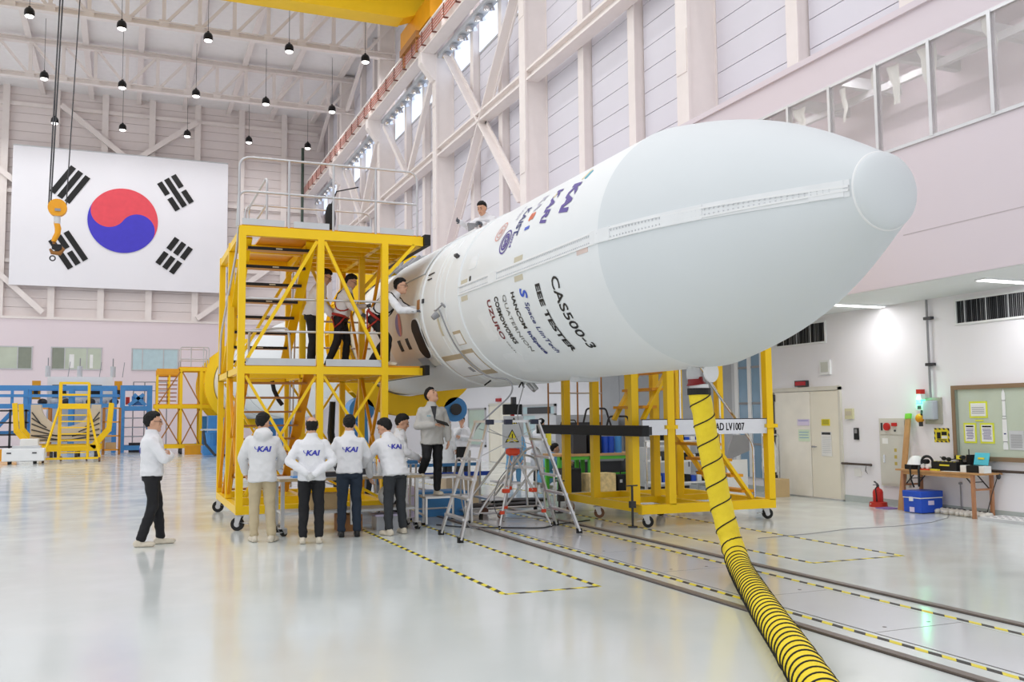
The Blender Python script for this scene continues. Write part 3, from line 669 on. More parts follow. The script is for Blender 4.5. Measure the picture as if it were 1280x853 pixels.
shell('second_stage', [(19.25, RR), (19.4, RR + .015), (19.6, RR), (26.5, RR), (26.9, RR - .25), (27.0, .5), (27.0, 0)], M_rocket, caps=False)
for y in (13.35, 13.62, 13.82): shell('ring_groove', [(y, RR - .001), (y + .006, RR + .006), (y + .03, RR + .006), (y + .036, RR - .001)], M_rocket, caps=False)
# separation rail along the side, with its fasteners
M_seam = mat('seam_cover', (236, 238, 240), .4)
def seam(sgn, ph, wd, name, m, off):
    b = B(); Ysam = [Yc + .02 + (12.7 - Yc - .02) * k / 60 for k in range(61)]
    for s in (0, 1):
        pass
    vs = []
    for Y in Ysam:
        r = cone_r(Y); a = math.radians(ph) * (1 if Y > Ys else 1)
        for da, o_ in ((-wd / 2, 0), (-wd / 2, off), (wd / 2, off), (wd / 2, 0)): vs.append(cpt(Y, a + da / r if r > .3 else a, r + o_ + .001))
    fs = []
    for i in range(60):
        for j in range(3): fs.append((i * 4 + j, i * 4 + j + 1, (i + 1) * 4 + j + 1, (i + 1) * 4 + j))
    b.add(vs, fs); return b.build(name, m, rk, True)
seam(1, 0.4, .14, 'separation_rail', M_seam, .008); seam(1, 2.6, .018, 'rail_edge', M_white, .016); seam(1, -2.4, .018, 'rail_edge', M_white, .016)
b = B()
for k in range(150):
    Y = 6.0 + k * .0445; r = cone_r(Y)
    for ph in (1.6, -1.4):
        p = Vector(cpt(Y, math.radians(ph), r + .009)); q = Vector(cpt(Y, math.radians(ph), r + .014)); b.cyl(p, q, .009, n=5)
tag(b.build('rail_fastener', M_lgrey, rk), kind='stuff')
for y0, y1 in ((5.9, 6.15), (7.05, 7.5), (8.2, 8.55), (11.2, 11.5)):
    n_ = B(); vs = []; ys = [y0 + (y1 - y0) * k / 6 for k in range(7)]
    for Y in ys:
        r = cone_r(Y)
        for a, o_ in ((-.07, .0), (-.065, .018), (.065, .018), (.07, .0)): vs.append(cpt(Y, a / r + .007, r + o_))
    n_.add(vs, [(i * 4 + j, i * 4 + j + 1, (i + 1) * 4 + j + 1, (i + 1) * 4 + j) for i in range(6) for j in range(3)] + [(0, 1, 2, 3), (24, 25, 26, 27)]); n_.build('rail_joint_cover', M_seam, rk)
# markers and covers
for (Y, p, m) in ((12.48, 4.5, M_tan), (12.48, -5.7, M_tan), (10.49, 5.0, M_tan), (10.49, -5.4, M_tan), (8.75, -3.4, M_pinktape)): patch('tape_marker', Y - .13, Y + .13, p - 1.5, p + 1.5, m, .006, corner=0)
patch('slot', 12.2, 12.27, 3.6, 6.8, M_dark, .006, corner=.02)
patch('cover_outline', 12.05, 12.35, 11, 20, M_seam, .007, corner=.04); patch('cover_outline', 11.75, 12.12, -36, -18, M_seam, .005, corner=.05); patch('cover_outline', 11.5, 12.1, -66, -47, M_seam, .005, corner=.06)
patch('beige_skin', 14.72, 16.9, -46, 24, M_beige, .012, nP=20)
patch('upper_skin', 14.72, 17.4, 24.5, 70, M_rocket, .03, nP=14)
rim = patch('window_rim', 14.72, 15.2, -39, -7, M_white, .024, corner=.2, nP=20); patch('oval_window', 14.75, 15.17, -38, -8, M_black, .034, corner=.18, parent=rk)
for p in (-22, -30): patch('white_skin', 15.1, 15.6, -47, -37, M_rocket, .016)
# small national flag on the skin
def disc_half(name, Y, phi, r, a0, m):
    pts = [(Y + 0, phi)]; vs = [cpt(Y, math.radians(phi), RR + .02)]
    for k in range(17):
        a = a0 + math.pi * k / 16; vs.append(cpt(Y - r * math.cos(a) * .9, math.radians(phi) + r * math.sin(a) / RR, RR + .02))
    b = B(); b.add(vs, [(0, i, i + 1) for i in range(1, 17)]); o = b.build(name, m, rk); return o
disc_half('flag_red_half', 15.95, -8, .2, -math.pi / 2, mat('decal_red', (214, 128, 116), .5)); disc_half('flag_blue_half', 15.95, -8, .2, math.pi / 2, mat('decal_blue', (128, 112, 170), .5))
for Yb, pb in ((16.15, -24), (15.66, -24)):
    for k in range(3): patch('flag_bar', Yb - .07 + .06 * k, Yb - .035 + .06 * k, pb - 4.5, pb + 4.5, M_ink, .022)
# open service hatches with brown edges
M_hole = mat('hatch_edge', (186, 168, 140), .6); M_hatch = mat('hatch_white', (244, 244, 246), .35)
patch('hatch_frame', 13.0, 13.32, -34, -24, M_hole, .008); patch('hatch_cover', 13.02, 13.3, -33.5, -26, M_hatch, .012)
patch('hatch_frame', 12.95, 13.42, -62, -38, M_hole, .008, nP=14); patch('hatch_cover', 12.97, 13.36, -57, -41, M_hatch, .013, nP=12)
patch('hatch_frame', 13.5, 14.45, -62, -40, M_hole, .008, nP=14); patch('hatch_cover', 13.56, 14.4, -61, -44, M_hatch, .013, nP=12)
patch('latch_plate', 13.6, 13.72, -57, -52, M_grey, .02); patch('hinge_strip', 13.75, 13.83, -25, -10, M_tan, .008)
patch('bracket_plate', 14.15, 14.45, 21.6, 22.4, M_dark, .01); patch('bracket_plate', 14.2, 14.4, 17.6, 18.3, M_dark, .01); patch('connector_plate', 14.44, 14.52, 1.5, 4.5, M_dark, .012); patch('connector_plate', 14.62, 14.78, -2, 5, M_brown, .014)
# pull-down latch tool and actuator on the skin
p = Vector(cpt(13.62, math.radians(-10), RR + .05)); q = Vector(cpt(13.62, math.radians(-12), RR + .14))
b = B(); b.cyl(p, q, .055, .04, n=14); b.tube([cpt(13.8, math.radians(-7), RR + .03), cpt(13.62, math.radians(-7.5), RR + .06), cpt(13.36, math.radians(-5), RR + .04)], .013, 8); b.cyl(cpt(13.36, math.radians(-7), RR + .0), cpt(13.36, math.radians(-4), RR + .06), .016, n=8); b.build('actuator', M_grey, rk, True)
p = Vector(cpt(13.1, math.radians(26), RR - .02)); b = B(); b.prism([cpt(13.04, math.radians(25.2), RR), cpt(13.16, math.radians(25.2), RR), cpt(13.2, math.radians(27), RR), cpt(13.04, math.radians(26.6), RR)], (-.04, .02, .04)); b.build('camera_fairing', M_dark, rk)
b = B(); b.tube([cpt(12.75, math.radians(-83), RR + .01), cpt(12.7, math.radians(-86), RR + .1), cpt(12.85, math.radians(-87), RR + .12), cpt(12.95, math.radians(-84), RR + .02)], .03, 8); b.build('tie_down', M_steel, rk, True)
b = B(); b.mm((5.5, 11.1, AZ - RR - .05), (5.8, 11.35, AZ - RR + .03)); b.build('belly_fitting', M_lgrey, rk)
# equipment on the spine behind the work stand
b = B()
for k in range(14):
    y = 17.3 + .38 * k; b.tube([cpt(y, math.radians(62 + random.uniform(-8, 8)), RR + .02), cpt(y + .12, math.radians(70), RR + .1 + .08 * random.random()), cpt(y + .36, math.radians(60 + random.uniform(-8, 8)), RR + .03)], .035, 6)
b.build('spine_pipework', M_grey, rk, True)
patch('spine_cover', 17.6, 22, 72, 84, M_lgrey, .12, nP=4, nY=4)
# ---- lettering wrapped on the body
def wrap_text(s, Yb, h, pa, pb, m, name='lettering', **k):
    """line of text running down round the body from angle pa to pb; letter tops towards the nose"""
    L = math.radians(pa - pb) * RR; me = fit_text(s, L, h, cuts=1, **k)
    for v in me.vertices:
        x, y = v.co.x, v.co.y; v.co = cpt(Yb + h / 2 - y, math.radians(pa) - x / RR, RR + .0075)
    me.materials.clear(); me.materials.append(m); return link_mesh(me, name, rk)
M_navy = mat('navy_ink', (40, 52, 120), .5); M_purple = mat('purple_ink', (84, 66, 150), .5); M_maroon = mat('maroon_ink', (120, 32, 44), .5); M_gink = mat('grey_ink', (110, 110, 106), .5); M_salmon = mat('salmon_ink', (226, 170, 160), .6); M_oink = mat('orange_ink', (226, 110, 70), .5); M_teal = mat('teal_ink', (90, 170, 190), .5); M_cream = mat('cream_ink', (232, 220, 190), .5); M_palegrey = mat('pale_ink', (190, 188, 204), .6)
wrap_text('CAS500-3', 9.50, .19, -10.5, -52.5, M_ink, bold=.012)
wrap_text('EEE TESTER', 9.98, .13, -11.5, -53, M_ink, bold=.035)
wrap_text('Space LiinTech', 10.42, .15, -19, -52, M_navy, bold=.01, shear=.15)
wrap_text('S', 10.42, .2, -11, -17.2, M_blue2, bold=.03, shear=.3)
wrap_text('HANCOM', 10.75, .11, -11.5, -33, M_ink, bold=.03); wrap_text('InSpace', 10.74, .14, -35, -51.5, M_navy, bold=.03)
wrap_text('QUATERNION', 11.04, .12, -11.5, -48, M_gink)
wrap_text('COSMOWORKS', 11.31, .13, -11, -41, M_ink, bold=.03)
wrap_text('UZURO', 11.58, .13, -11.5, -36.5, M_maroon, bold=.02); wrap_text('tech', 11.56, .05, -38, -47, M_gink)
wrap_text('KAI', 9.38, .26, 40, 20, M_purple, bold=.06, shear=.2); patch('logo_swoosh', 9.2, 9.28, 40, 46, M_teal, .008, corner=.03); patch('logo_swoosh', 9.3, 9.38, 41, 49, M_cream, .008, corner=.03)
wrap_text('KARI', 9.93, .2, 43, 19.5, M_purple, bold=.04, shear=.2); patch('logo_swoosh', 9.95, 10.0, 37, 40, M_cream, .009)
wrap_text('KA', 10.42, .16, 44, 33, M_palegrey, bold=.04); wrap_text('S', 10.42, .16, 32, 26.5, M_oink, bold=.06); wrap_text('I', 10.42, .14, 23, 21, M_blue2, bold=.03)
wrap_text('KAIST', 10.78, .17, 40, 20, M_navy, bold=.03, shear=.15); wrap_text('KAIST', 11.05, .08, 44, 33, M_palegrey, bold=.03)
def wrap_ring(Y, phi, r, w, m, name='seal_ring'):
    b = B(); vs = []; n_ = 36
    for k in range(n_):
        a = 2 * math.pi * k / n_
        for q in (r, r - w): vs.append(cpt(Y + q * math.cos(a), math.radians(phi) + q * math.sin(a) / RR, RR + .008))
    b.add(vs, [(2 * i, 2 * i + 1, (2 * i + 3) % (2 * n_), (2 * i + 2) % (2 * n_)) for i in range(n_)]); b.build(name, m, rk)
wrap_ring(11.45, 29.5, .15, .02, M_salmon); wrap_ring(11.45, 29.5, .1, .015, M_salmon); wrap_text('S', 11.45, .1, 31.5, 27.5, M_salmon, bold=.04)
wrap_ring(11.08, 19.5, .17, .022, M_purple); wrap_ring(11.08, 19.5, .12, .03, M_purple); wrap_text('GS', 11.06, .12, 23, 16, M_purple, bold=.04); wrap_text('2024', 10.85, .06, 23, 14, M_purple, bold=.03)

# handling ring under the body and the far booster with its rings
def ring_thing(name, label, Y, ri, ro, wd, ax, az, m, ribs=16):
    t = thing(name, label, 'handling ring', (ax, Y, az - ro))
    b = B(); b.lathe([(ri, -wd / 2), (ro, -wd / 2), (ro, -wd / 2 + .03), (ri + .04, -wd / 2 + .03), (ri + .04, wd / 2 - .03), (ro, wd / 2 - .03), (ro, wd / 2), (ri, wd / 2), (ri, -wd / 2)], 72, (ax, Y, az), (0, 1, 0), caps=False); b.build('ring', m, t, True)
    for k in range(ribs):
        a = 2 * math.pi * k / ribs; c, s_ = math.cos(a), math.sin(a)
        B().bar((ax + c * ri, Y, az + s_ * ri), (ax + c * ro * .99, Y, az + s_ * ro * .99), .03, wd * .9, up=(0, 1, 0)).build('rib', m, t)
    return t
rt = ring_thing('handling_ring', 'yellow handling ring round the rocket behind the man on the steps', 20.0, 1.33, 1.76, .5, AX, AZ, M_yellow)
# blue roller cradle carrying that ring
for sx in (-1, 1):
    B().cyl((AX + sx * 1.05, 19.75, 1.85), (AX + sx * 1.05, 20.25, 1.85), .27, n=20).build('roller', M_blue, rt); B().cyl((AX + sx * 1.05, 19.7, 1.85), (AX + sx * 1.05, 20.3, 1.85), .13, n=14).build('roller_hub', M_dark, rt)
cd = thing('roller_cradle', 'blue wheeled cradle frame carrying the rocket', 'cradle', (AX, 20, 0))
b = B(); b.mm((AX - 1.4, 19.3, .55), (AX - .2, 19.55, .85)).mm((AX - 1.4, 20.45, .55), (AX - .2, 20.7, .85)).mm((AX - 1.4, 19.3, .55), (AX - 1.15, 20.7, .85)).mm((AX - .45, 19.3, .55), (AX - .2, 20.7, .85)); b.build('frame', M_blue, cd)
for sx in (-1,):
    b = B(); b.prism([(AX + sx * .92, 19.66, .85), (AX + sx * 1.2, 19.66, .85), (AX + sx * 1.12, 19.66, 1.85), (AX + sx * .98, 19.66, 1.85)], (0, -.05, 0)); b.build('roller_bracket', M_blue, cd); b = B(); b.prism([(AX + sx * .92, 20.34, .85), (AX + sx * 1.2, 20.34, .85), (AX + sx * 1.12, 20.34, 1.85), (AX + sx * .98, 20.34, 1.85)], (0, .05, 0)); b.build('roller_bracket', M_blue, cd)
    for y in (19.4, 20.6): B().cyl((AX + sx * .75 - .06, y, .3), (AX + sx * .75 + .06, y, .3), .3, n=18).build('wheel', M_dark, cd); B().mm((AX + sx * .75 - .12, y - .05, .28), (AX + sx * .75 + .12, y + .05, .6)).build('wheel_fork', M_blue, cd)

bo = thing('booster_stage', 'distant white first stage body held in large yellow rings', 'rocket stage', (AX, 40, AZ - 1.75))
b = B(); b.lathe([(1.0, 33.5), (1.72, 34.0), (1.75, 34.2), (1.75, 52), (1.6, 52.3)], 72, (AX, 0, AZ), (0, 1, 0)); b.build('body', M_rocket, bo, True)
for y in (36, 40, 44): b = B(); b.lathe([(1.75, y), (1.775, y), (1.775, y + .12), (1.75, y + .12)], 64, (AX, 0, AZ), (0, 1, 0), caps=False); b.build('stage_ring', M_lgrey, bo, True)
for y, ro in ((48.0, 2.2), (53.5, 2.2)):
    r_ = ring_thing('handling_ring', 'far yellow handling ring on the white first stage' if y < 50 else 'second far yellow handling ring behind the first stage', y, 1.78, ro, .7, AX, AZ, M_yellow, 20)
    b = B(); b.mm((AX - 2.2, y - .5, 0), (AX + 2.2, y + .5, .45)).mm((AX - 2.0, y - .4, .45), (AX - 1.4, y + .4, 1.9)).mm((AX + 1.4, y - .4, .45), (AX + 2.0, y + .4, 1.9)); b.build('stand', M_blue, r_)
    for sx in (-1, 1): B().cyl((AX + sx * 1.2, y - .45, 1.45), (AX + sx * 1.2, y + .45, 1.45), .35, n=18).build('roller', M_blue, r_)

# ================================================================== yellow air hose
hs = thing('air_hose', 'yellow ventilation hose with black spiral hanging from rocket to floor', 'hose', (4.6, 6.5, 0))
hp = [Vector(p) for p in HOSE]
# Catmull-Rom resample
def crom(pts, n=14):
    P = [pts[0] * 2 - pts[1]] + pts + [pts[-1] * 2 - pts[-2]]; out = []
    for i in range(1, len(P) - 2):
        for k in range(n):
            t = k / n; a, b_, c, d = P[i - 1], P[i], P[i + 1], P[i + 2]
            out.append(.5 * ((2 * b_) + (c - a) * t + (2 * a - 5 * b_ + 4 * c - d) * t * t + (3 * b_ - a - 3 * c + d) * t ** 3))
    out.append(pts[-1]); return out
path = crom(hp, 20)
acc = [0.0]
for i in range(1, len(path)): acc.append(acc[-1] + (path[i] - path[i - 1]).length)
Ltot = acc[-1]; step = .012; N = int(Ltot / step); fine = []; j = 0
for k in range(N + 1):
    s = k * step
    while j < len(acc) - 2 and acc[j + 1] < s: j += 1
    t = (s - acc[j]) / max(1e-6, acc[j + 1] - acc[j]); fine.append(path[j].lerp(path[j + 1], min(1, t)))
drop = next(i for i, p in enumerate(fine) if p.z < .3) * step
phase = [0.0]
for k in range(N):
    s = k * step; pitch = .225 if s < drop - .1 else .225 + (.125 - .225) * min(1, (s - drop + .1) / .35)
    phase.append(phase[-1] + 2 * math.pi * step / pitch)
HR = .117
rad = [HR * (1 + .035 * (-math.cos(phase[k])) * (1 if k * step > drop else .5)) + .004 * noise.noise(Vector((k * .08, 3, 0))) for k in range(N + 1)]
B().tube(fine, rad, 28).build('sleeve', M_yellowhose, hs, 'all')
# helix wire
d0 = (fine[1] - fine[0]).normalized(); _, s_, t_ = frame_of(d0); hel = []
for k in range(N + 1):
    d = (fine[min(N, k + 1)] - fine[max(0, k - 1)]).normalized(); s_ = (s_ - d * s_.dot(d)).normalized(); t_ = d.cross(s_)
    if k % 1 == 0:
        a = phase[k] * 1.0; hel.append(fine[k] + (s_ * math.cos(a) + t_ * math.sin(a)) * (rad[k] + .003))
hel = []
d0 = (fine[1] - fine[0]).normalized(); _, s_, t_ = frame_of(d0)
for k in range(N):
    d = (fine[min(N, k + 1)] - fine[max(0, k - 1)]).normalized(); s_ = (s_ - d * s_.dot(d)).normalized(); t_ = d.cross(s_)
    for q in range(4):
        u_ = q / 4; a = phase[k] * (1 - u_) + phase[k + 1] * u_; c = fine[k].lerp(fine[k + 1], u_)
        hel.append(c + (s_ * math.cos(a) + t_ * math.sin(a)) * (rad[k] * (1 - u_) + rad[k + 1] * u_ + .002))
B().tube(hel, .0075, 5).build('spiral_wire', M_black, hs, 'all')
hx0 = fine[0]
b = B(); b.lathe([(.12, -.02), (.125, -.02), (.125, .05), (.118, .05)], 24, hx0, (0, 0, 1), caps=False); b.build('clamp_band', M_black, hs)
b = B(); b.lathe([(.105, .05), (.102, .07), (.102, .08), (.1, .09)], 24, hx0, (0, 0, 1)); b.build('collar', M_white, hs, True)
b = B(); b.lathe([(.105, .09), (.085, .12), (.08, .17)], 20, hx0 + Vector((-.02, 0, 0)), (-.15, 0, 1)); b.build('adapter', mat('dark_red', (130, 26, 30), .4), hs, True)
b = B(); b.lathe([(.08, .15), (.085, .2), (.07, .28), (.1, .36)], 16, hx0 + Vector((-.05, 0, 0)), (-.05, 0, 1), caps=False); b.build('clear_duct', mat('clear_film', (226, 228, 230), .15, alpha=.55), hs, True)
b = B(); b.cyl(hx0 + Vector((.08, -.13, .22)), hx0 + Vector((.075, -.11, .22)), .11, n=32); b.build('cover_disc', M_white, hs)
# ================================================================== castors and yellow work stands
def castor(parent, x, y, top, r=.1, ang=0.0, name='castor', wm=None):
    t = bpy.data.objects.new(name, None); col.objects.link(t); t.parent = parent; t.location = Vector((x, y, 0)) - Vector(parent.location)
    c, s = math.cos(ang), math.sin(ang); off = .03
    cx, cyy = x + c * off, y + s * off
    B().cyl((cx - s * .025, cyy + c * .025, r), (cx + s * .025, cyy - c * .025, r), r, n=20).build('wheel', wm or M_black, t, True)
    B().cyl((cx - s * .028, cyy + c * .028, r), (cx + s * .028, cyy - c * .028, r), r * .45, n=14).build('hub', M_steel, t, True)
    b = B()
    for q in (-1, 1): b.prism([(cx + q * s * .04 - c * .03, cyy - q * c * .04 - s * .03, r * .8), (cx + q * s * .04 + c * .03, cyy - q * c * .04 + s * .03, r * .8), (x + q * s * .04 + c * .05, y - q * c * .04 + s * .05, top - .02), (x + q * s * .04 - c * .05, y - q * c * .04 - s * .05, top - .02)], (q * s * .006, -q * c * .006, 0))
    b.box((x, y, top - .012), (.11, .11, .014)); b.build('fork', M_steel, t)
    b = B(); b.bar((cx - c * .02, cyy - s * .02, r * 1.3), (cx - c * (r + .08), cyy - s * (r + .08), r * 1.1), .05, .012); b.build('brake_lever', M_steel, t)
def rail(parent, pts, r=.019, m=None, rr=.12, name='handrail'):
    b = B(); b.tube(arc_pts(pts, rr) if rr else pts, r, 8); return b.build(name, m or M_steel, parent, True)
def sq(parent, p, q, w=.1, name='post', m=None, h=None):
    return B().bar(p, q, w, h or w, up=(0, 1, 0) if abs(Vector(q).z - Vector(p).z) > .5 else (0, 0, 1)).build(name, m or M_yellow, parent)

st = thing('work_stand', 'tall yellow two-deck work stand with stairs and silver handrails beside the rocket', 'work stand', (2.8, 16.4, 0))
XS = (1.61, 2.81, 3.85); YS = (14.81, 16.4, 18.0)
for i, x in enumerate(XS):
    for j, y in enumerate(YS):
        sq(st, (x, y, .36), (x, y, 4.5), .105 if j == 0 else .1, 'post', M_yellow)
for y in YS:
    sq(st, (1.56, y, .3), (3.9, y, .3), .1, 'base_beam', h=.13)
    sq(st, (1.56, y, 2.42), (4.42, y, 2.42), .1, 'deck_beam', h=.12)
    sq(st, (1.56, y, 4.57), (4.49, y, 4.57), .1, 'deck_beam', h=.15)
for x in XS:
    sq(st, (x, 14.86, .3), (x, 17.95, .3), .1, 'base_beam', h=.12)
    sq(st, (x, 14.86, 2.42), (x, 17.95, 2.42), .08, 'deck_beam', h=.1); sq(st, (x, 14.86, 4.56), (x, 17.95, 4.56), .08, 'deck_beam', h=.12)
sq(st, (4.45, 14.8, 2.42), (4.45, 18.0, 2.42), .08, 'deck_beam', h=.12); sq(st, (4.45, 14.8, 4.57), (4.45, 18.0, 4.57), .08, 'deck_beam', h=.15)
for k in range(1, 7):
    y = 14.8 + k * .45
    if abs(y - 16.4) > .1: sq(st, (2.87, y, 4.55), (4.42, y, 4.55), .05, 'joist', M_yellow, .1); sq(st, (2.87, y, 2.41), (4.38, y, 2.41), .05, 'joist', M_yellow, .09)
M_deck = mat('deck_plate', (206, 170, 60), .5); M_tread = mat('tread_orange', (214, 158, 84), .5)
B().mm((2.86, 14.82, 2.485), (4.45, 17.98, 2.51)).build('deck_plate', M_orange, st); B().mm((2.0, 14.82, 4.65), (4.47, 17.98, 4.675)).build('deck_plate', M_orange, st); B().mm((1.6, 14.82, 4.65), (2.0, 15.3, 4.675)).build('deck_plate', M_orange, st)
B().mm((1.66, 14.82, 2.485), (2.8, 15.1, 2.51)).build('deck_plate', M_orange, st)
for a, c in ((1.68, 2.74), (2.9, 3.79)): B().mm((a, 14.77, 2.49), (c, 14.79, 2.6)).build('toe_board', M_lgrey, st)
for a, c in ((1.6, 2.24), (2.38, 2.94), (3.08, 3.63), (3.77, 4.33)): B().mm((a, 14.77, 4.66), (c, 14.79, 4.76)).build('toe_board', M_lgrey, st)
B().mm((4.5, 14.7, 4.5), (4.6, 18.0, 4.68)).build('rubber_bumper', M_black, st); B().mm((4.5, 14.7, 2.36), (4.58, 18.0, 2.52)).build('rubber_bumper', M_black, st)
# braces
for y in (14.8, 16.4):
    for p, q in (((2.75, 4.47), (1.68, 2.55)), ((2.87, 4.47), (3.79, 2.55))): B().bar((p[0], y, p[1]), (q[0], y, q[1]), .05, .06, up=(0, 1, 0)).build('brace', M_yellow, st)
B().bar((4.34, 14.8, 4.5), (3.9, 14.8, 4.0), .05, .08, up=(0, 1, 0)).build('brace', M_yellow, st); B().bar((4.34, 16.4, 4.5), (3.9, 16.4, 4.0), .05, .08, up=(0, 1, 0)).build('brace', M_yellow, st)
for y in (14.8, 18.0):
    for p, q in (((1.68, 2.33), (2.75, .5)), ((2.75, 2.33), (1.68, .5)), ((2.87, 2.33), (3.79, .9)), ((3.79, 2.33), (2.87, .9)), ((2.87, .9), (3.79, .4))): B().bar((p[0], y + .03 * (p[0] > q[0]), p[1]), (q[0], y + .03 * (p[0] > q[0]), q[1]), .04, .05, up=(0, 1, 0)).build('brace', M_yellow, st)
for x in (1.61, 3.85):
    for p, q in (((14.86, 2.33), (16.35, .45)), ((16.35, 2.33), (14.86, .45)), ((16.45, 2.33), (17.95, .45)), ((14.86, 4.45), (16.35, 2.55)), ((17.95, 4.45), (16.45, 2.55))):
        if x < 2 and p[1] > 3: continue
        B().bar((x, p[0], p[1]), (x, q[0], q[1]), .04, .05, up=(1, 0, 0)).build('brace', M_orange, st)
# stairs: upper flight rises towards the front, lower flight rises from the back
for k in range(8):
    y, z = 17.7 - .36 * k, 2.72 + .235 * k
    o = B().mm((1.72, y - .13, z - .03), (2.68, y + .13, z)).build('step', M_tread, st); B().mm((1.72, y - .145, z - .035), (2.68, y - .13, z + .012)).build('step_nosing', M_black, o); B().mm((2.15, y - .147, z - .02), (2.25, y - .144, z + .0)).build('step_sticker', M_tan, o)
for k in range(9):
    y, z = 15.25 + .28 * k, 2.25 - .225 * k
    B().mm((1.72, y - .12, z - .03), (2.68, y + .12, z)).build('step', M_brown, st)
for x in (1.7, 2.7): B().bar((x, 17.95, 2.5), (x, 15.0, 4.5), .04, .16, up=(1, 0, 0)).build('stringer', M_yellow, st); B().bar((x, 15.05, 2.45), (x, 17.6, .36), .04, .16, up=(1, 0, 0)).build('stringer', M_orange, st)
# handrails
rail(st, [(1.55, 14.8, 4.64), (1.55, 14.8, 5.73), (4.4, 14.8, 5.73), (4.4, 14.8, 4.66)], rr=.18); rail(st, [(1.53, 14.86, 4.64), (1.55, 14.8, 5.19), (4.39, 14.8, 5.19)], rr=.14)
for x in (2.31, 3.01, 3.70): rail(st, [(x, 14.8, 4.64), (x, 14.8, 5.73)], rr=0, name='rail_post')
rail(st, [(2.0, 18.0, 4.64), (2.0, 18.0, 5.7), (4.4, 18.0, 5.7), (4.4, 18.0, 4.66)], rr=.18); rail(st, [(2.0, 18.0, 5.18), (4.4, 18.0, 5.18)], rr=0)
for x in (2.8, 3.6): rail(st, [(x, 18, 4.64), (x, 18, 5.7)], rr=0, name='rail_post')
rail(st, [(2.05, 15.4, 4.66), (2.05, 15.4, 5.6), (2.05, 17.9, 5.6), (2.05, 17.9, 4.66)], rr=.2); rail(st, [(2.05, 15.4, 5.15), (2.05, 17.9, 5.15)], rr=0)
rail(st, [(1.55, 14.85, 4.64), (1.55, 15.0, 4.3), (1.58, 17.8, 3.2), (1.58, 17.9, 2.5)], rr=.2); rail(st, [(2.85, 17.9, 2.5), (2.85, 17.9, 3.4), (2.78, 15.2, 4.4)], rr=.2)
for z in (3.02, 3.53): rail(st, [(1.66, 14.86, z), (3.8, 14.86, z + .02)], rr=0); rail(st, [(2.86, 18.0, z), (4.4, 18.0, z)], rr=0)
rail(st, [(1.75, 15.0, 2.5), (1.75, 15.0, 3.05), (2.35, 15.0, 3.1), (2.4, 15.0, 2.5)], rr=.1)
for x in (2.79, 2.85): rail(st, [(x + .05, 18.05, .4), (x - .05, 17.0, 4.4)], r=.015, rr=0, m=M_steel, name='support_tube')
for x in (1.62, 3.84):
    for y, an in ((14.78, 2.6), (17.95, 2.9)): castor(st, x, y, .24, .1, an)
tag(B().ell((3.02, 15.1, 4.92), (.09, .06, .25), 12, 8).tube([(3.02, 15.1, 5.1), (3.1, 15.0, 5.35), (3.5, 15.2, 5.5)], .012, 6).build('tool_bag', M_black), 'black tool bag with strap hanging on the top deck handrail', 'bag')
tag(B().tube([(2.25, 16.0, 2.3), (2.28, 16.0, 2.15), (2.36, 16.0, 1.98), (2.42, 16.0, 1.9)], .035, 8).build('hose_piece', M_black), 'short black hose end hanging below the lower deck', 'hose')
# black cable bundle hanging behind the stand
tag(B().tube([(3.75, 18.4, 2.0), (3.72, 18.4, 1.4), (3.8, 18.4, .8), (3.9, 18.5, .3), (4.0, 18.6, .06)], [.06, .07, .08, .1, .1], 8).build('cable_bundle', M_black, smooth=True), 'thick black cable bundle hanging behind the work stand', 'cable')

# ---------------------------------------------------------------- second stand on the far side of the rocket
s2 = thing('work_stand', 'yellow wheeled work stand with mirrored toe board under the rocket nose', 'work stand', (8.4, 13.7, 0))
posts = [(7.22, 12.7), (7.22, 14.0), (7.22, 15.1), (7.7, 12.45), (9.54, 12.45), (9.54, 13.8), (9.54, 15.1), (8.5, 15.1), (8.7, 13.8), (8.25, 13.8)]
for x, y in posts: sq(s2, (x, y, .32), (x, y, 4.5), .12, 'post', M_yellow if y < 12.5 else M_yellow)
sq(s2, (7.16, 12.45, .26), (9.6, 12.45, .26), .12, 'base_beam', h=.14); sq(s2, (7.16, 15.1, .26), (9.6, 15.1, .26), .1, 'base_beam', h=.12); sq(s2, (7.28, 13.8, .28), (9.48, 13.8, .28), .1, 'base_beam', h=.1)
for x in (7.22, 9.54, 8.3): sq(s2, (x, 12.51, .27), (x, 15.05, .27), .1, 'base_beam', h=.12)
for y in (12.52, 13.8, 15.1): sq(s2, (7.16, y, 1.42), (9.5, y, 1.42), .06, 'deck_beam', h=.1); sq(s2, (7.16, y, 4.56), (9.6, y, 4.56), .1, 'deck_beam', h=.14)
for x in (7.22, 9.5): sq(s2, (x, 12.5, 4.56), (x, 15.1, 4.56), .1, 'deck_beam', h=.14)
B().mm((7.18, 12.5, 1.47), (8.3, 15.85, 1.5)).build('deck_plate', M_grey, s2); B().mm((7.2, 12.5, 4.63), (9.55, 15.1, 4.66)).build('deck_plate', M_orange, s2)
B().mm((7.0, 12.07, 1.36), (7.12, 15.9, 1.52)).build('rubber_bumper', M_black, s2); B().mm((7.12, 12.12, 1.38), (7.2, 15.88, 1.5)).build('bumper_backing', M_dark, s2)
M_mirror = mat('polished_steel', (226, 228, 230), .08, .9, var=.02)
for a, c in ((7.2, 7.63), (7.78, 9.47)):
    o = B().mm((a, 12.395, 1.37), (c, 12.41, 1.6)).build('toe_board', M_mirror, s2); B().mm((a, 12.39, 1.598), (c, 12.415, 1.612)).build('edge_strip', M_dark, o)
place_text(fit_text('RAD LV1007', .6, .12, bold=.015), 'lettering', M_ink, (8.44, 12.393, 1.425), (1, 0, 0), (0, 0, 1), s2)
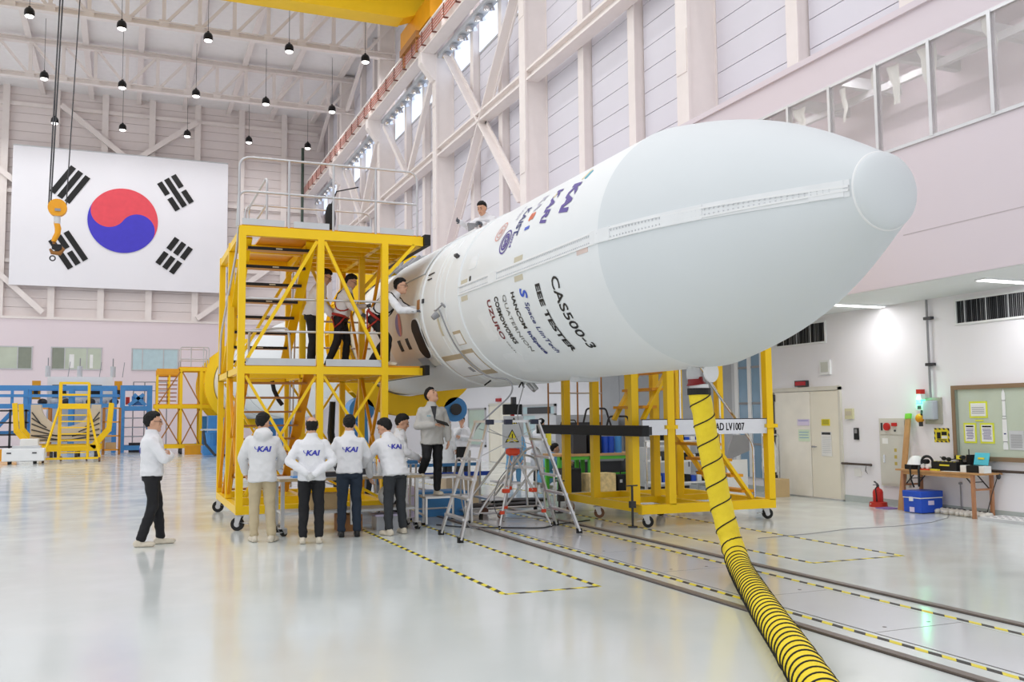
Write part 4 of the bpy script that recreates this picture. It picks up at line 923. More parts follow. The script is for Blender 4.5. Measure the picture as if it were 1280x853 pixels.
for z in (1.48,): B().mm((7.6, 12.36, z - .02), (7.8, 12.395, z + .04)).build('bolt_plate', M_yellow, s2); B().mm((9.45, 12.36, z - .02), (9.66, 12.395, z + .04)).build('bolt_plate', M_yellow, s2)
# stairs of the second stand
for y in (12.62, 13.55): B().bar((8.45, y, 1.42), (9.3, y, .34), .05, .1, up=(0, 1, 0)).build('stringer', M_yellow, s2); B().bar((7.45, y + .2, 1.6), (8.35, y + .2, 3.1), .05, .1, up=(0, 1, 0)).build('stringer', M_yellow, s2)
for k in range(4): B().mm((8.5 + .2 * k, 12.6, 1.18 - .25 * k), (8.74 + .2 * k, 13.57, 1.225 - .25 * k)).build('step', M_orange, s2)
for k in range(5): B().mm((7.45 + .17 * k, 12.8, 1.78 + .28 * k), (7.7 + .17 * k, 13.77, 1.825 + .28 * k)).build('step', M_orange, s2)
rail(s2, [(8.5, 12.6, 2.25), (9.35, 12.6, 1.2), (9.35, 12.6, .35)], m=M_chrome); rail(s2, [(8.9, 13.6, 2.7), (9.42, 13.6, 2.0), (9.42, 13.6, .4)], m=M_chrome)
for x, y in ((8.35, 12.6), (8.42, 13.6), (8.0, 12.6)): rail(s2, [(x, y, 1.5), (x, y, 3.2)], rr=0, m=M_chrome, name='rail_post')
rail(s2, [(7.2, 15.8, 1.5), (7.2, 15.8, 2.6), (8.3, 15.8, 2.6), (8.3, 15.8, 1.5)], r=.016, m=M_brown, rr=.02); rail(s2, [(7.2, 15.8, 2.1), (8.3, 15.8, 2.1)], r=.016, rr=0, m=M_steel); rail(s2, [(7.8, 15.8, 1.5), (7.8, 15.8, 2.6)], r=.016, rr=0, m=M_brown)
rail(s2, [(7.2, 15.3, 1.5), (7.25, 15.3, 1.6), (7.5, 15.3, 1.6), (7.52, 15.3, 1.5)], r=.012, rr=.03, m=M_dark)
rail(s2, [(7.3, 14.6, 1.5), (7.38, 14.6, 1.8), (7.75, 14.6, 1.8), (7.85, 14.6, 1.5)], r=.017, rr=.05, m=M_dark); rail(s2, [(7.5, 14.1, 1.5), (7.55, 14.1, 1.66), (7.9, 14.1, 1.66), (7.95, 14.1, 1.5)], r=.017, rr=.05, m=M_dark)
M_cast = mat('castor_brown', (120, 84, 60), .5)
for x, y, a, m in ((7.24, 12.42, -.5, None), (7.22, 13.95, -.4, M_cast), (9.55, 12.6, -.4, None), (9.5, 15.05, -.3, None), (7.24, 15.05, .4, M_cast), (8.3, 13.8, .2, None)): castor(s2, x, y, .2, .085, a, wm=m)
b = B(); b.cyl((7.06, 12.5, .02), (7.06, 12.5, .62), .018, n=8); b.cyl((7.06, 12.5, .0), (7.06, 12.5, .02), .07, n=12); b.box((7.06, 12.5, .34), (.08, .08, .1)); b.bar((6.97, 12.5, .62), (7.15, 12.5, .62), .02); b.build('screw_jack', M_dark, s2)
b = B(); b.cyl((7.0, 14.95, .02), (7.0, 14.95, .55), .02, n=8); b.cyl((7.0, 14.95, .0), (7.0, 14.95, .02), .07, n=12); b.box((7.03, 14.95, .3), (.1, .1, .2)); b.bar((6.9, 14.95, .55), (7.1, 14.95, .55), .02); b.build('screw_jack', M_dark, s2)

# ================================================================== ladders, steps and tripod
ld = thing('platform_ladder', 'tall aluminium A-frame platform ladder with black corner caps', 'ladder', (5.1, 12.6, 0))
TL = [(4.68, 12.78, 1.6), (4.7, 12.36, 1.6)]; TRr = [(5.5, 12.86, 1.6), (5.48, 12.4, 1.6)]
FL = [(4.2, 12.95, 0.03), (4.16, 12.0, 0.03)]; FR = [(6.14, 13.25, 0.03), (6.03, 12.22, 0.03)]
for T, F_ in ((TL, FL), (TRr, FR)):
    for a, c in zip(T, F_):
        B().bar(a, c, .028, .07, up=(0, 1, 0)).build('stile', M_alu, ld); B().box((c[0], c[1], .035), (.075, .05, .07)).build('rubber_foot', M_black, ld)
    for k in range(1, 6):
        t = k / 6; p = Vector(T[0]).lerp(Vector(F_[0]), t); q = Vector(T[1]).lerp(Vector(F_[1]), t); B().bar(p, q, .08, .03).build('rung', M_alu, ld)
B().mm((4.66, 12.36, 1.585), (5.52, 12.84, 1.62)).build('platform', M_alu, ld)
for x in (4.72, 5.0, 5.4): B().mm((x - .06, 12.3, 1.56), (x + .05, 12.35, 1.63)).build('corner_cap', mat('navy_plastic', (36, 40, 62), .4), ld)
for p, q in (((4.72, 12.38, 1.5), (5.35, 12.4, 1.2)), ((5.45, 12.42, 1.5), (4.55, 12.36, 1.1)), ((4.72, 12.8, 1.5), (5.6, 12.84, 1.25))): B().cyl(p, q, .006, n=5).build('stay_wire', M_steel, ld)
B().mm((5.62, 12.42, 1.25), (5.7, 12.44, 1.42)).build('warning_sticker', M_ypaper, ld)

def step_block(name, label, o, rz, parts):
    t = thing(name, label, 'steps', (o[0], o[1], 0), rz); parts(t); return t
pf = thing('step_platform', 'low aluminium two-step platform under the man looking up', 'steps', (4.7, 14.6, 0))
for x in (4.32, 5.06):
    for y in (14.2, 14.95): B().cyl((x, y, .02), (x, y, .73), .02, n=8).build('leg', M_alu, pf); B().cyl((x, y, 0), (x, y, .04), .035, n=10).build('rubber_foot', M_black, pf)
B().mm((4.3, 14.4, .7), (5.08, 14.97, .735)).build('step', M_alu, pf); B().mm((4.3, 14.02, .42), (5.08, 14.34, .45)).build('step', M_alu, pf)
for x in (4.32, 5.06): B().bar((x, 14.05, .03), (x, 14.05, .43), .03).build('leg', M_alu, pf); rail(pf, [(x, 14.3, .1), (x, 14.5, 1.0), (x, 14.75, 1.0), (x, 14.9, .7)] if x > 4.5 else [(x, 14.05, .15), (x, 14.95, .2)], r=.018, m=M_alu, rr=.1)
for z in (.18, .4): B().cyl((4.32, 14.95, z), (5.06, 14.95, z), .015, n=8).build('cross_tube', M_alu, pf)

rs = thing('rolling_steps', 'aluminium rolling steps with curved handrails behind the A-frame ladder', 'steps', (6.1, 15.0, 0))
for y in (14.55, 15.3):
    rail(rs, [(5.35, y, .08), (5.5, y, .3), (6.2, y, 1.12), (6.4, y, 1.18), (6.5, y, .98), (6.55, y, .1)], r=.02, m=M_alu, rr=.15); rail(rs, [(5.75, y, .1), (6.35, y, .8), (6.55, y, .8)], r=.018, m=M_alu, rr=.1)
    B().cyl((5.3, y, .1), (6.75, y, .1), .02, n=8).build('base_tube', M_alu, rs); rail(rs, [(6.72, y, .1), (6.72, y, .95), (6.3, y, 1.05)], r=.018, m=M_alu, rr=.12)
    for x in (5.4, 6.7): B().cyl((x, y, 0), (x, y, .1), .035, n=10).build('rubber_foot', M_black, rs)
    B().cyl((5.75, y - .02, .06), (5.75, y + .02, .06), .06, n=14).build('wheel', mat('wheel_brown', (110, 70, 56), .5), rs)
for k in range(3): B().mm((5.55 + .3 * k, 14.55, .3 + .25 * k), (5.85 + .3 * k, 15.3, .33 + .25 * k)).build('step', M_alu, rs)
B().cyl((5.3, 14.55, .1), (5.3, 15.3, .1), .02, n=8).build('base_tube', M_alu, rs); B().cyl((6.75, 14.55, .1), (6.75, 15.3, .1), .02, n=8).build('base_tube', M_alu, rs)
for p in ((5.2, 15.9), (4.95, 15.7)): pass
b = B(); b.cyl((5.72, 16.0, .0), (5.72, 16.0, 1.05), .025, n=8); b.cyl((5.72, 16.0, 0), (5.72, 16.0, .03), .14, n=16); b.cyl((5.72, 16.0, .98), (5.72, 16.0, 1.08), .032, n=8)
tag(b.build('barrier_post', M_steel), 'slim steel barrier post behind the A-frame ladder', 'post')

tp = thing('survey_tripod', 'silver tripod with orange-red head carrying a black instrument', 'tripod', (5.5, 13.5, 0))
hc = Vector((5.5, 13.4, 1.14))
B().cyl(hc + Vector((0, 0, -.06)), hc + Vector((0, 0, .05)), .085, .06, n=12).build('head', M_redorange, tp, True)
B().box(hc + Vector((-.02, -.05, .0)), (.2, .12, .09)).build('head_bracket', M_redorange, tp, bevel=.02)
for fx, fy in ((5.16, 13.12), (6.0, 13.1), (5.62, 14.1)):
    F_ = Vector((fx, fy, .02)); mid = hc.lerp(F_, .52); d_ = (F_ - hc).cross(Vector((0, 0, 1))).normalized() * .035
    for s_ in (-1, 1): B().cyl(hc + d_ * s_, mid + d_ * s_, .014, n=7).build('leg', M_alu, tp, True)
    B().cyl(mid - (F_ - hc) * .05, F_, .016, n=8).build('leg', M_alu, tp, True); B().box(mid, (.11, .08, .06)).build('leg_clamp', M_redorange, tp, bevel=.01); B().box(hc.lerp(F_, .8), (.06, .05, .05)).build('leg_clamp', M_redorange, tp); B().cyl(F_ + Vector((0, 0, .04)), F_ - Vector((0, 0, .02)), .02, .006, n=8).build('foot', M_black, tp)
B().cyl(hc + Vector((0, 0, .05)), hc + Vector((0, 0, .52)), .022, n=8).build('column', M_lgrey, tp)
b = B(); b.box((5.5, 13.4, 1.62), (.05, .05, .16)); b.build('instrument_stem', M_red, tp)
B().box((5.5, 13.4, 1.78), (.3, .08, .16)).build('instrument', M_black, tp, bevel=.01); B().box((5.52, 13.4, 1.91), (.07, .06, .12)).build('instrument_top', M_dark, tp)
def warn_sign(z, label, rot=0):
    t = thing('warning_sign', label, 'sign', (5.5, 13.36, z))
    B().mm((5.33, 13.345, z), (5.66, 13.355, z + .3)).build('plate', M_lgrey, t)
    tri = lambda s, y: [(5.5 - s, y, z + .07 + (.12 - s) * .55), (5.5 + s, y, z + .07 + (.12 - s) * .55), (5.5, y, z + .07 + (.12 - s) * .55 + s * 1.732)]
    B().prism(tri(.12, 13.344), (0, -.003, 0)).build('triangle_border', M_ink, t); B().prism(tri(.095, 13.340), (0, -.003, 0)).build('triangle', M_ypaper, t)
    b = B(); b.bar((5.5, 13.335, z + .1), (5.5, 13.335, z + .125), .02, .004); b.bar((5.495, 13.335, z + .135), (5.505, 13.335, z + .2), .018, .004); b.build('symbol', M_ink, t)
warn_sign(1.38, 'grey plate with yellow warning triangle, upper one on the tripod'); warn_sign(1.06 + .14, 'grey plate with yellow warning triangle, lower one on the tripod') if False else None
t = thing('warning_sign', 'white plate with large yellow warning triangle in front of the tripod', 'sign', (5.42, 13.25, 1.2))
B().mm((5.27, 13.24, 1.2), (5.58, 13.25, 1.56)).build('plate', M_lgrey, t)
B().prism([(5.31, 13.239, 1.28), (5.54, 13.239, 1.28), (5.425, 13.239, 1.48)], (0, -.003, 0)).build('triangle_border', M_ink, t); B().prism([(5.335, 13.234, 1.295), (5.515, 13.234, 1.295), (5.425, 13.234, 1.455)], (0, -.003, 0)).build('triangle', M_ypaper, t)
b = B(); b.mm((5.418, 13.226, 1.34), (5.432, 13.229, 1.41)).mm((5.418, 13.226, 1.31), (5.432, 13.229, 1.325)); b.build('symbol', M_ink, t)
# service cable from the rocket hatch to the floor
b = B(); b.tube(crom([Vector(p) for p in (cpt(13.36, math.radians(-8), RR + .1), cpt(13.33, math.radians(-25), RR + .06), cpt(13.3, math.radians(-40), RR + .06), cpt(13.1, math.radians(-58), RR + .1), (5.15, 12.7, 2.2), (5.15, 12.6, 2.0), (4.9, 12.75, 1.72), (4.72, 12.9, 1.5), (4.6, 13.0, 1.1), (4.55, 13.1, .6), (4.7, 13.2, .1), (4.9, 13.3, .02))], 8), .012, 8)
tag(b.build('service_cable', M_grey, smooth='all'), 'grey service cable running from the rocket hatch down over the ladder', 'cable')
b = B(); b.tube(crom([Vector(p) for p in ((5.45, 12.8, 2.17), (5.42, 13.0, 1.7), (5.5, 13.0, 1.2), (5.35, 13.6, .7), (5.5, 14.2, .3), (5.7, 14.4, .05), (6.2, 14.2, .02), (6.4, 13.8, .02))], 8), .008, 6)
tag(b.build('hanging_cord', M_grey, smooth='all'), 'thin grey cord hanging from the rocket belly past the tripod', 'cord')
b = B(); b.tube(crom([Vector(p) for p in ((4.5, 14.1, .012), (4.8, 13.6, .012), (5.4, 13.2, .012), (5.8, 13.0, .012), (6.2, 13.3, .012), (6.9, 13.6, .012))], 8), .011, 6)
tag(b.build('floor_cable', M_dark, smooth='all'), 'dark cable lying across the floor under the A-frame ladder', 'cable')
tag(B().bar((4.75, 12.62, 2.12), (4.85, 12.62, 2.19), .02).bar((5.4, 12.9, 2.1), (5.44, 12.88, 2.18), .02).bar((5.48, 12.9, 2.1), (5.45, 12.88, 2.18), .02).build('cord_clip', M_black), 'small black clip on the rocket belly', 'clip')

# ================================================================== assembly bench in front of the stand
bn = thing('assembly_bench', 'steel frame work bench with wooden top where the group stands', 'bench', (3.0, 14.05, 0))
B().mm((2.05, 13.72, .77), (4.15, 14.4, .81)).build('bench_top', mat('bench_edge', (186, 164, 128), .5), bn); B().mm((2.05, 13.72, .8105), (4.15, 14.4, .815)).build('bench_mat', M_lgrey, bn)
B().mm((2.1, 13.76, .3), (4.1, 14.36, .33)).build('shelf', M_lgrey, bn)
for x in (2.1, 3.1, 4.08):
    for y in (13.77, 14.35): B().mm((x - .025, y - .025, .12), (x + .025, y + .025, .77)).build('leg', M_steel, bn)
for x in (2.1, 4.08):
    for y in (13.77, 14.35): castor(bn, x, y, .13, .05, .7)
def item(name, b, m, label, cat, group=None, **k): return tag(b.build(name, m, **k), label, cat, group)
item('folder', B().box((2.42, 13.95, .826), (.34, .24, .02)), M_blue, 'flat blue folder on the near left end of the bench', 'folder')
item('tool_tray', B().mm((2.3, 14.1, .817), (2.75, 14.32, .9)), M_lgrey, 'grey parts tray on the bench behind the blue folder', 'tray')
for i, (x, y, h, m, lb) in enumerate(((2.9, 14.15, .14, M_white, 'white parts carton on the bench between the two middle men'), (3.3, 14.2, .1, M_dark, 'dark instrument case on the bench'), (3.72, 14.15, .22, M_white, 'tall white carton on the right end of the bench'), (2.78, 13.88, .07, M_dark, 'small black tool pouch on the bench beside the blue folder'))): item('bench_box', B().mm((x - .13, y - .09, .817), (x + .13, y + .09, .817 + h)), m, lb, 'box', bevel=.008)
for i, (x, y) in enumerate(((3.56, 13.95), (3.5, 14.05), (3.98, 14.0))):
    t = thing('spray_bottle', ('clear spray bottle with orange trigger on the bench', 'second clear spray bottle behind the orange trigger one', 'clear bottle at the right end of the bench')[i], 'bottle', (x, y, .816))
    B().lathe([(.035, 0), (.037, .1), (.03, .15), (.013, .18), (.013, .2)], 14, (x, y, .816)).build('body', mat('clear_plastic', (228, 232, 236), .15, alpha=.6), t, True); B().box((x, y - .01, 1.035), (.03, .06, .05)).build('trigger', M_redorange if i == 0 else M_white, t)
item('carton', B().mm((2.55, 14.0, .332), (3.0, 14.32, .56)), M_card, 'brown cardboard carton on the bench shelf', 'box'); item('carton', B().mm((2.95, 13.95, .0), (3.3, 14.3, .24)), mat('brown_card', (170, 120, 76), .7), 'dark brown carton on the floor under the bench', 'box')
t = thing('storage_bin', 'clear plastic storage bin with lilac lid under the bench', 'bin', (3.65, 14.05, 0)); B().mm((3.5, 13.9, 0), (3.85, 14.2, .2)).build('bin_body', mat('bin_plastic', (220, 222, 230), .2, alpha=.7), t); B().mm((3.48, 13.88, .2), (3.87, 14.22, .23)).build('lid', M_lilac, t)
item('rag_sack', B().ell((3.72, 14.1, .495), (.15, .12, .155), 14, 9), M_white, 'white cloth sack on the bench shelf', 'sack', smooth='all')
# ================================================================== fittings on the right wall
def on_wall(name, y0, y1, z0, z1, d, m, label, cat, **k): return tag(B().mm((WS - d, y0, z0), (WS - .001, y1, z1)).build(name, m, **k), label, cat)
t = thing('wall_speaker', 'square beige speaker grille on the wall above the red exit sign', 'speaker', (WS, 14.9, 2.47)); B().mm((WS - .05, 14.76, 2.45), (WS, 15.05, 2.74)).build('box', M_white, t); B().mm((WS - .055, 14.8, 2.5), (WS - .05, 15.01, 2.7)).build('grille', mat('grille', (206, 208, 200), .6), t)
t = thing('led_sign', 'small red lit sign above the cream double door', 'sign', (WS, 15.6, 2.24)); B().mm((WS - .07, 15.44, 2.24), (WS, 15.8, 2.36)).build('case', M_dark, t); B().mm((WS - .073, 15.46, 2.26), (WS - .07, 15.78, 2.34)).build('display', mat('led_red', (120, 14, 20), .4, emit=(160, 20, 30), es=.35), t)
t = thing('led_sign', 'small red lit sign above the far cream door', 'sign', (WS, 32.6, 2.2)); B().mm((WS - .07, 32.4, 2.26), (WS, 32.85, 2.38)).build('case', MATS['led_red'], t)
t = thing('thermostat_box', 'beige control box on the wall right of the cream door', 'control box', (WS, 14.28, 1.57)); B().mm((WS - .05, 14.18, 1.57), (WS, 14.38, 1.77)).build('box', mat('beige_box', (214, 208, 170), .5), t); B().mm((WS - .053, 14.2, 1.64), (WS - .05, 14.36, 1.72)).build('cover', M_tan, t)
t = thing('card_reader', 'narrow black card reader under the beige control box', 'card reader', (WS, 14.12, 1.18)); B().mm((WS - .03, 14.07, 1.18), (WS, 14.18, 1.4)).build('body', M_black, t); B().mm((WS - .033, 14.09, 1.3), (WS - .03, 14.16, 1.38)).build('screen', M_grey, t)
on_wall('outlet_plate', 14.04, 14.22, .49, .64, .015, M_paper, 'white outlet plate under the dark bumper rail', 'outlet')
def bumper(y0, y1, z, label, br):
    t = thing('bumper_rail', label, 'rail', (WS, (y0 + y1) / 2, z)); B().cyl((WS - .06, y0, z), (WS - .06, y1, z), .022, n=10).build('bar', mat('dark_bronze', (84, 72, 66), .4, .4), t, True)
    for y in br: B().mm((WS - .06, y - .02, z - .02), (WS, y + .02, z + .02)).build('bracket', M_dark, t)
bumper(13.72, 14.5, .72, 'short dark bumper rail between the door and the electrical cabinet', (13.8, 14.42)); bumper(6.0, 11.15, .74, 'long dark bumper rail under the notice window', (10.9, 9.0, 7.0))
b = B(); b.tube([(WS - .06, 13.85, .7), (WS - .08, 13.86, .6), (WS - .06, 13.82, .55), (WS - .07, 13.87, .64)], .006, 5); tag(b.build('cable_loop', M_dark), 'small cable loop hanging on the short bumper rail', 'cable')
b = B(); b.tube(crom([Vector(p) for p in ((WS - .1, 10.95, .7), (WS - .1, 10.98, .6), (WS - .12, 11.05, .4), (WS - .12, 11.15, .12), (WS - .14, 11.2, .01))], 6), .007, 5); b.ell((WS - .1, 10.94, .66), (.03, .04, .05), 8, 6); tag(b.build('wall_lead', M_dark), 'grey cord hanging from the long bumper rail to the floor', 'cord')
# electrical cabinet
t = thing('fire_cabinet', 'grey recessed fire hydrant cabinet with red alarm button', 'cabinet', (WS, 13.15, .36)); M_cab = mat('cabinet_grey', (214, 212, 202), .35, .1)
B().mm((WS - .05, 12.84, .36), (WS, 13.5, 1.58)).build('frame', M_cab, t); dr = B().mm((WS - .062, 12.88, .4), (WS - .05, 13.46, 1.26)).build('door', M_cab, t); B().mm((WS - .062, 12.88, 1.29), (WS - .05, 13.46, 1.55)).build('top_panel', M_cab, t)
B().mm((WS - .075, 13.36, .78), (WS - .062, 13.4, .92)).build('handle', M_chrome, dr); b = B(); b.mm((WS - .064, 13.28, 1.12), (WS - .062, 13.42, 1.22)); b.build('label', M_paper, dr)
for z in (.98, .86, .74): B().mm((WS - .064, 13.08, z), (WS - .062, 13.14, z + .06)).build('character', mat('faded_ink', (196, 176, 90), .5), dr)
B().cyl((WS - .1, 13.28, 1.43), (WS - .062, 13.28, 1.43), .07, n=20).build('alarm_bell', M_red, t); B().mm((WS - .09, 13.05, 1.44), (WS - .062, 13.16, 1.5)).build('lamp', M_red, t); B().cyl((WS - .075, 13.1, 1.36), (WS - .062, 13.1, 1.36), .02, n=10).build('socket', M_dark, t); B().mm((WS - .07, 13.4, 1.36), (WS - .062, 13.44, 1.5)).build('name_strip', M_dark, t)
t = thing('timber_plank', 'wooden plank leaning against the fire cabinet with lime tape end', 'plank', (12.6, 12.75, 0)); B().bar((12.46, 12.69, 0), (12.80, 12.77, 1.6), .11, .03, up=(1, 0, 0)).build('plank', M_wood, t); B().bar((12.79, 12.768, 1.57), (12.812, 12.773, 1.66), .12, .04, up=(1, 0, 0)).build('tape_end', mat('lime_tape', (130, 214, 70), .5), t)
# alarm beacon, junction box and conduit
t = thing('gas_alarm', 'wall alarm unit with red and green beacon and yellow detector', 'alarm', (WS, 12.45, 1.5))
B().mm((WS - .14, 12.4, 2.0), (WS - .04, 12.5, 2.08)).build('red_lens', M_red, t); B().mm((WS - .14, 12.4, 1.9), (WS - .04, 12.5, 2.0)).build('white_body', M_white, t); B().mm((WS - .14, 12.4, 1.83), (WS - .04, 12.5, 1.9)).build('green_lens', mat('green_led', (90, 240, 170), .4, emit=(60, 255, 160), es=3.0), t)
gl = bpy.data.lights.new('green_beacon', 'POINT'); gl.energy = 2.2; gl.color = (.2, 1, .55); gl.shadow_soft_size = .03; go = bpy.data.objects.new('green_glow', gl); col.objects.link(go); go.parent = t; go.location = (-.2, 0, .37)
B().mm((WS - .12, 12.38, 1.72), (WS - .02, 12.54, 1.83)).build('detector_head', M_lgrey, t); B().mm((WS - .125, 12.42, 1.74), (WS - .12, 12.5, 1.8)).build('detector_display', M_dark, t)
b = B(); b.tube([(WS - .08, 12.45, 1.72), (WS - .12, 12.42, 1.66), (WS - .1, 12.44, 1.6)], .018, 6); b.build('pipe', M_dark, t, True); B().ell((WS - .1, 12.48, 1.58), (.06, .09, .08), 14, 9).build('detector', M_orange, t, 'all'); B().cyl((WS - .1, 12.46, 1.44), (WS - .1, 12.46, 1.52), .035, n=10).build('sensor', M_dark, t)
t = thing('junction_box', 'grey junction box beside the alarm unit', 'junction box', (WS, 12.25, 1.5)); B().mm((WS - .04, 12.07, 1.48), (WS, 12.42, 1.93)).build('back_plate', mat('plate_olive', (176, 174, 158), .5), t); B().mm((WS - .16, 12.13, 1.56), (WS - .04, 12.36, 1.88)).build('box', mat('box_grey', (190, 198, 208), .4), t, bevel=.012)
t = thing('conduit', 'grey conduit pipe rising from the alarm box to the soffit', 'conduit', (WS, 12.27, 1.93)); B().cyl((WS - .05, 12.27, 1.93), (WS - .05, 12.27, 3.63), .02, n=8).build('pipe', M_grey, t, True)
for z in (2.5, 3.3): B().mm((WS - .08, 12.17, z - .02), (WS, 12.33, z + .03)).build('clamp', M_dark, t)
M_caut = stripe_mat('caution_border', (240, 214, 40), (20, 20, 20), .09, .5, 1.0)
t = tag(bpy.data.objects.new('caution_poster', B().mm((-.16, -.12, 0), (.16, .12, .004)).mesh('caution_poster', M_caut)), 'yellow and black bordered caution poster beside the notice window', 'poster'); col.objects.link(t); t.location = (WS - .002, 12.11, 1.29); t.rotation_euler = (math.pi / 2, 0, -math.pi / 2)
b = B(); b.mm((-.135, -.095, .004), (.135, .095, .006)); o = link_mesh(b.mesh('poster_field', M_ypaper), 'poster_field', t, False); b = B(); b.mm((-.1, -.06, .006), (-.02, .05, .008)).mm((.0, .0, .006), (.11, .06, .008)).mm((-.1, -.085, .006), (.1, -.07, .008)); link_mesh(b.mesh('poster_print', M_ink), 'poster_print', t, False)
b = B(); b.mm((.0, -.055, .006), (.12, -.01, .008)); link_mesh(b.mesh('poster_print', M_paper), 'poster_print', t, False)
# notice window
M_wood2 = mat('bronze_frame', (152, 128, 104), .35, .3)
w = struct(B().mm((WS - .06, 8.0, .89), (WS, 11.83, .96)).mm((WS - .06, 8.0, 2.05), (WS, 11.83, 2.12)).mm((WS - .06, 11.76, .96), (WS, 11.83, 2.05)).mm((WS - .06, 8.0, .96), (WS, 8.07, 2.05)).build('window_40', M_wood2)); w['label'] = 'bronze framed window with notices taped to greenish glass'
B().mm((WS - .03, 8.07, .96), (WS - .02, 11.76, 2.05)).build('pane', mat('notice_glass', (196, 206, 190), .08, var=.05, scale=1.5), w); B().mm((WS - .05, 11.72, .96), (WS - .02, 11.76, 2.05)).build('inner_jamb', mat('jamb_green', (138, 150, 138), .4), w)
xg = WS - .03
def notice(y0, y1, z0, z1, label, lines, lm=None, head=None):
    o = sheet('window_notice', y0, y1, z0, z1, M_limep, label, 'notice', x=xg)
    B().mm((xg - .0115, y0 + .03, z0 + .03), (xg - .009, y1 - .03, z1 - .03)).build('sheet', M_paper, o)
    if head: B().mm((xg - .0135, y0 + .05, z1 - .07), (xg - .012, y1 - .05, z1 - .045)).build('heading', head, o)
    for k in range(lines):
        z = z1 - .1 - (z1 - z0 - .15) * k / lines; B().mm((xg - .0135, y0 + .05 + .02 * random.random(), z - .006), (xg - .012, y1 - .05 - .03 * random.random(), z + .004)).build('text_line', lm or M_grey, o)
notice(11.14, 11.49, 1.58, 1.85, 'lime bordered landscape notice above the two portrait notices', 4, M_grey)
notice(11.37, 11.62, 1.17, 1.5, 'lime bordered portrait notice nearer the window jamb', 7, M_purple, M_ink); notice(11.03, 11.3, 1.17, 1.5, 'lime bordered portrait notice nearer the rocket poster', 7, M_purple, M_ink)
B().mm((xg - .01, 11.22, 1.525), (xg - .008, 11.38, 1.55)).build('tape_strip', M_limep, w)
t = thing('rocket_poster', 'tall cut-out picture of a white rocket on the window', 'poster', (xg, 10.83, 1.07)); b = B()
prof = [(-.045, 1.08), (.045, 1.08), (.045, 1.15), (.03, 1.2), (.045, 1.22), (.04, 1.55), (.028, 1.6), (.028, 1.85), (.034, 1.9), (.03, 1.97), (0, 2.04), (-.03, 1.97), (-.034, 1.9), (-.028, 1.85), (-.028, 1.6), (-.04, 1.55), (-.045, 1.22), (-.03, 1.2), (-.045, 1.15)]
b.prism([(xg - .006, 10.83 + y, z) for y, z in prof], (-.003, 0, 0)); b.build('cutout', M_white, t)
for z in (1.2, 1.56, 1.6, 1.85): B().mm((xg - .0105, 10.795, z), (xg - .0095, 10.865, z + .008)).build('band', M_dark, t)
B().mm((xg - .0105, 10.81, 1.32), (xg - .0095, 10.85, 1.34)).build('mark', M_navy, t)
sheet('window_notice', 10.5, 10.76, 1.08, 1.38, M_lgrey, 'grey text sheet beside the rocket picture', 'notice', 9, M_grey, x=xg)
# extinguisher, mat, cooler, table and what lies on and under it
t = thing('fire_extinguisher', 'red fire extinguisher standing in a red tray by the wall', 'extinguisher', (12.58, 13.34, 0))
B().lathe([(.0, .03), (.085, .03), (.09, .05), (.09, .26), (.075, .3), (.03, .33), (.025, .35), (0, .35)], 20, (12.58, 13.34, 0)).build('cylinder', M_red, t, True); B().lathe([(.15, 0), (.16, 0), (.15, .08), (.1, .09), (.1, .03), (0, .03)], 20, (12.58, 13.34, 0)).build('tray', mat('tray_red', (190, 50, 36), .5), t, True)
b = B(); b.cyl((12.58, 13.34, .34), (12.58, 13.34, .39), .025, n=10); b.bar((12.56, 13.32, .4), (12.62, 13.46, .44), .03, .012); b.bar((12.56, 13.32, .39), (12.6, 13.46, .38), .03, .012); b.build('valve', M_dark, t); b = B(); b.tube([(12.55, 13.3, .37), (12.46, 13.27, .33), (12.47, 13.26, .2), (12.48, 13.27, .1)], .012, 6); b.build('nozzle_hose', M_black, t, True)
b = B(); b.lathe([(.0915, .13), (.0915, .22)], 12, (12.58, 13.34, 0), caps=False, a0=2.0, a1=3.4); b.build('label', M_mint, t)
place_text(fit_text('119', .14, .05, bold=.03), 'tray_lettering', M_paper, (12.50, 13.40, .02), (.35, -.94, 0), (-.1, 0, 1), t, .075)
item('floor_mat', B().box((12.45, 12.98, .008), (.3, .28, .014)), mat('purple_mat', (140, 110, 170), .7), 'small purple mat on the floor beside the extinguisher', 'mat')
t = thing('cool_box', 'blue cool box with white trim under the wooden table', 'cool box', (12.5, 12.2, 0)); b = B(); b.mm((12.24, 12.02, .01), (12.72, 12.4, .25)); b.build('body', M_blue2, t, bevel=.012); b = B(); b.mm((12.23, 12.01, .262), (12.73, 12.41, .37)); b.build('lid', M_blue2, t, bevel=.012)
B().mm((12.235, 12.015, .248), (12.725, 12.405, .264)).build('trim', M_paper, t); B().mm((12.215, 12.18, .2), (12.24, 12.25, .27)).build('latch', M_paper, t); B().mm((12.23, 12.16, .02), (12.238, 12.26, .1)).build('label', M_lilac, t); B().mm((12.4, 12.008, .14), (12.52, 12.02, .21)).build('label', M_lilac, t)
tb = thing('folding_table', 'wooden folding table with slim legs against the right wall', 'table', (12.58, 11.8, 0))
B().mm((12.36, 10.92, .685), (12.84, 12.68, .715)).build('table_top', M_wood, tb, bevel=.004)
M_leg = mat('wood_leg', (186, 132, 96), .5, var=.08)
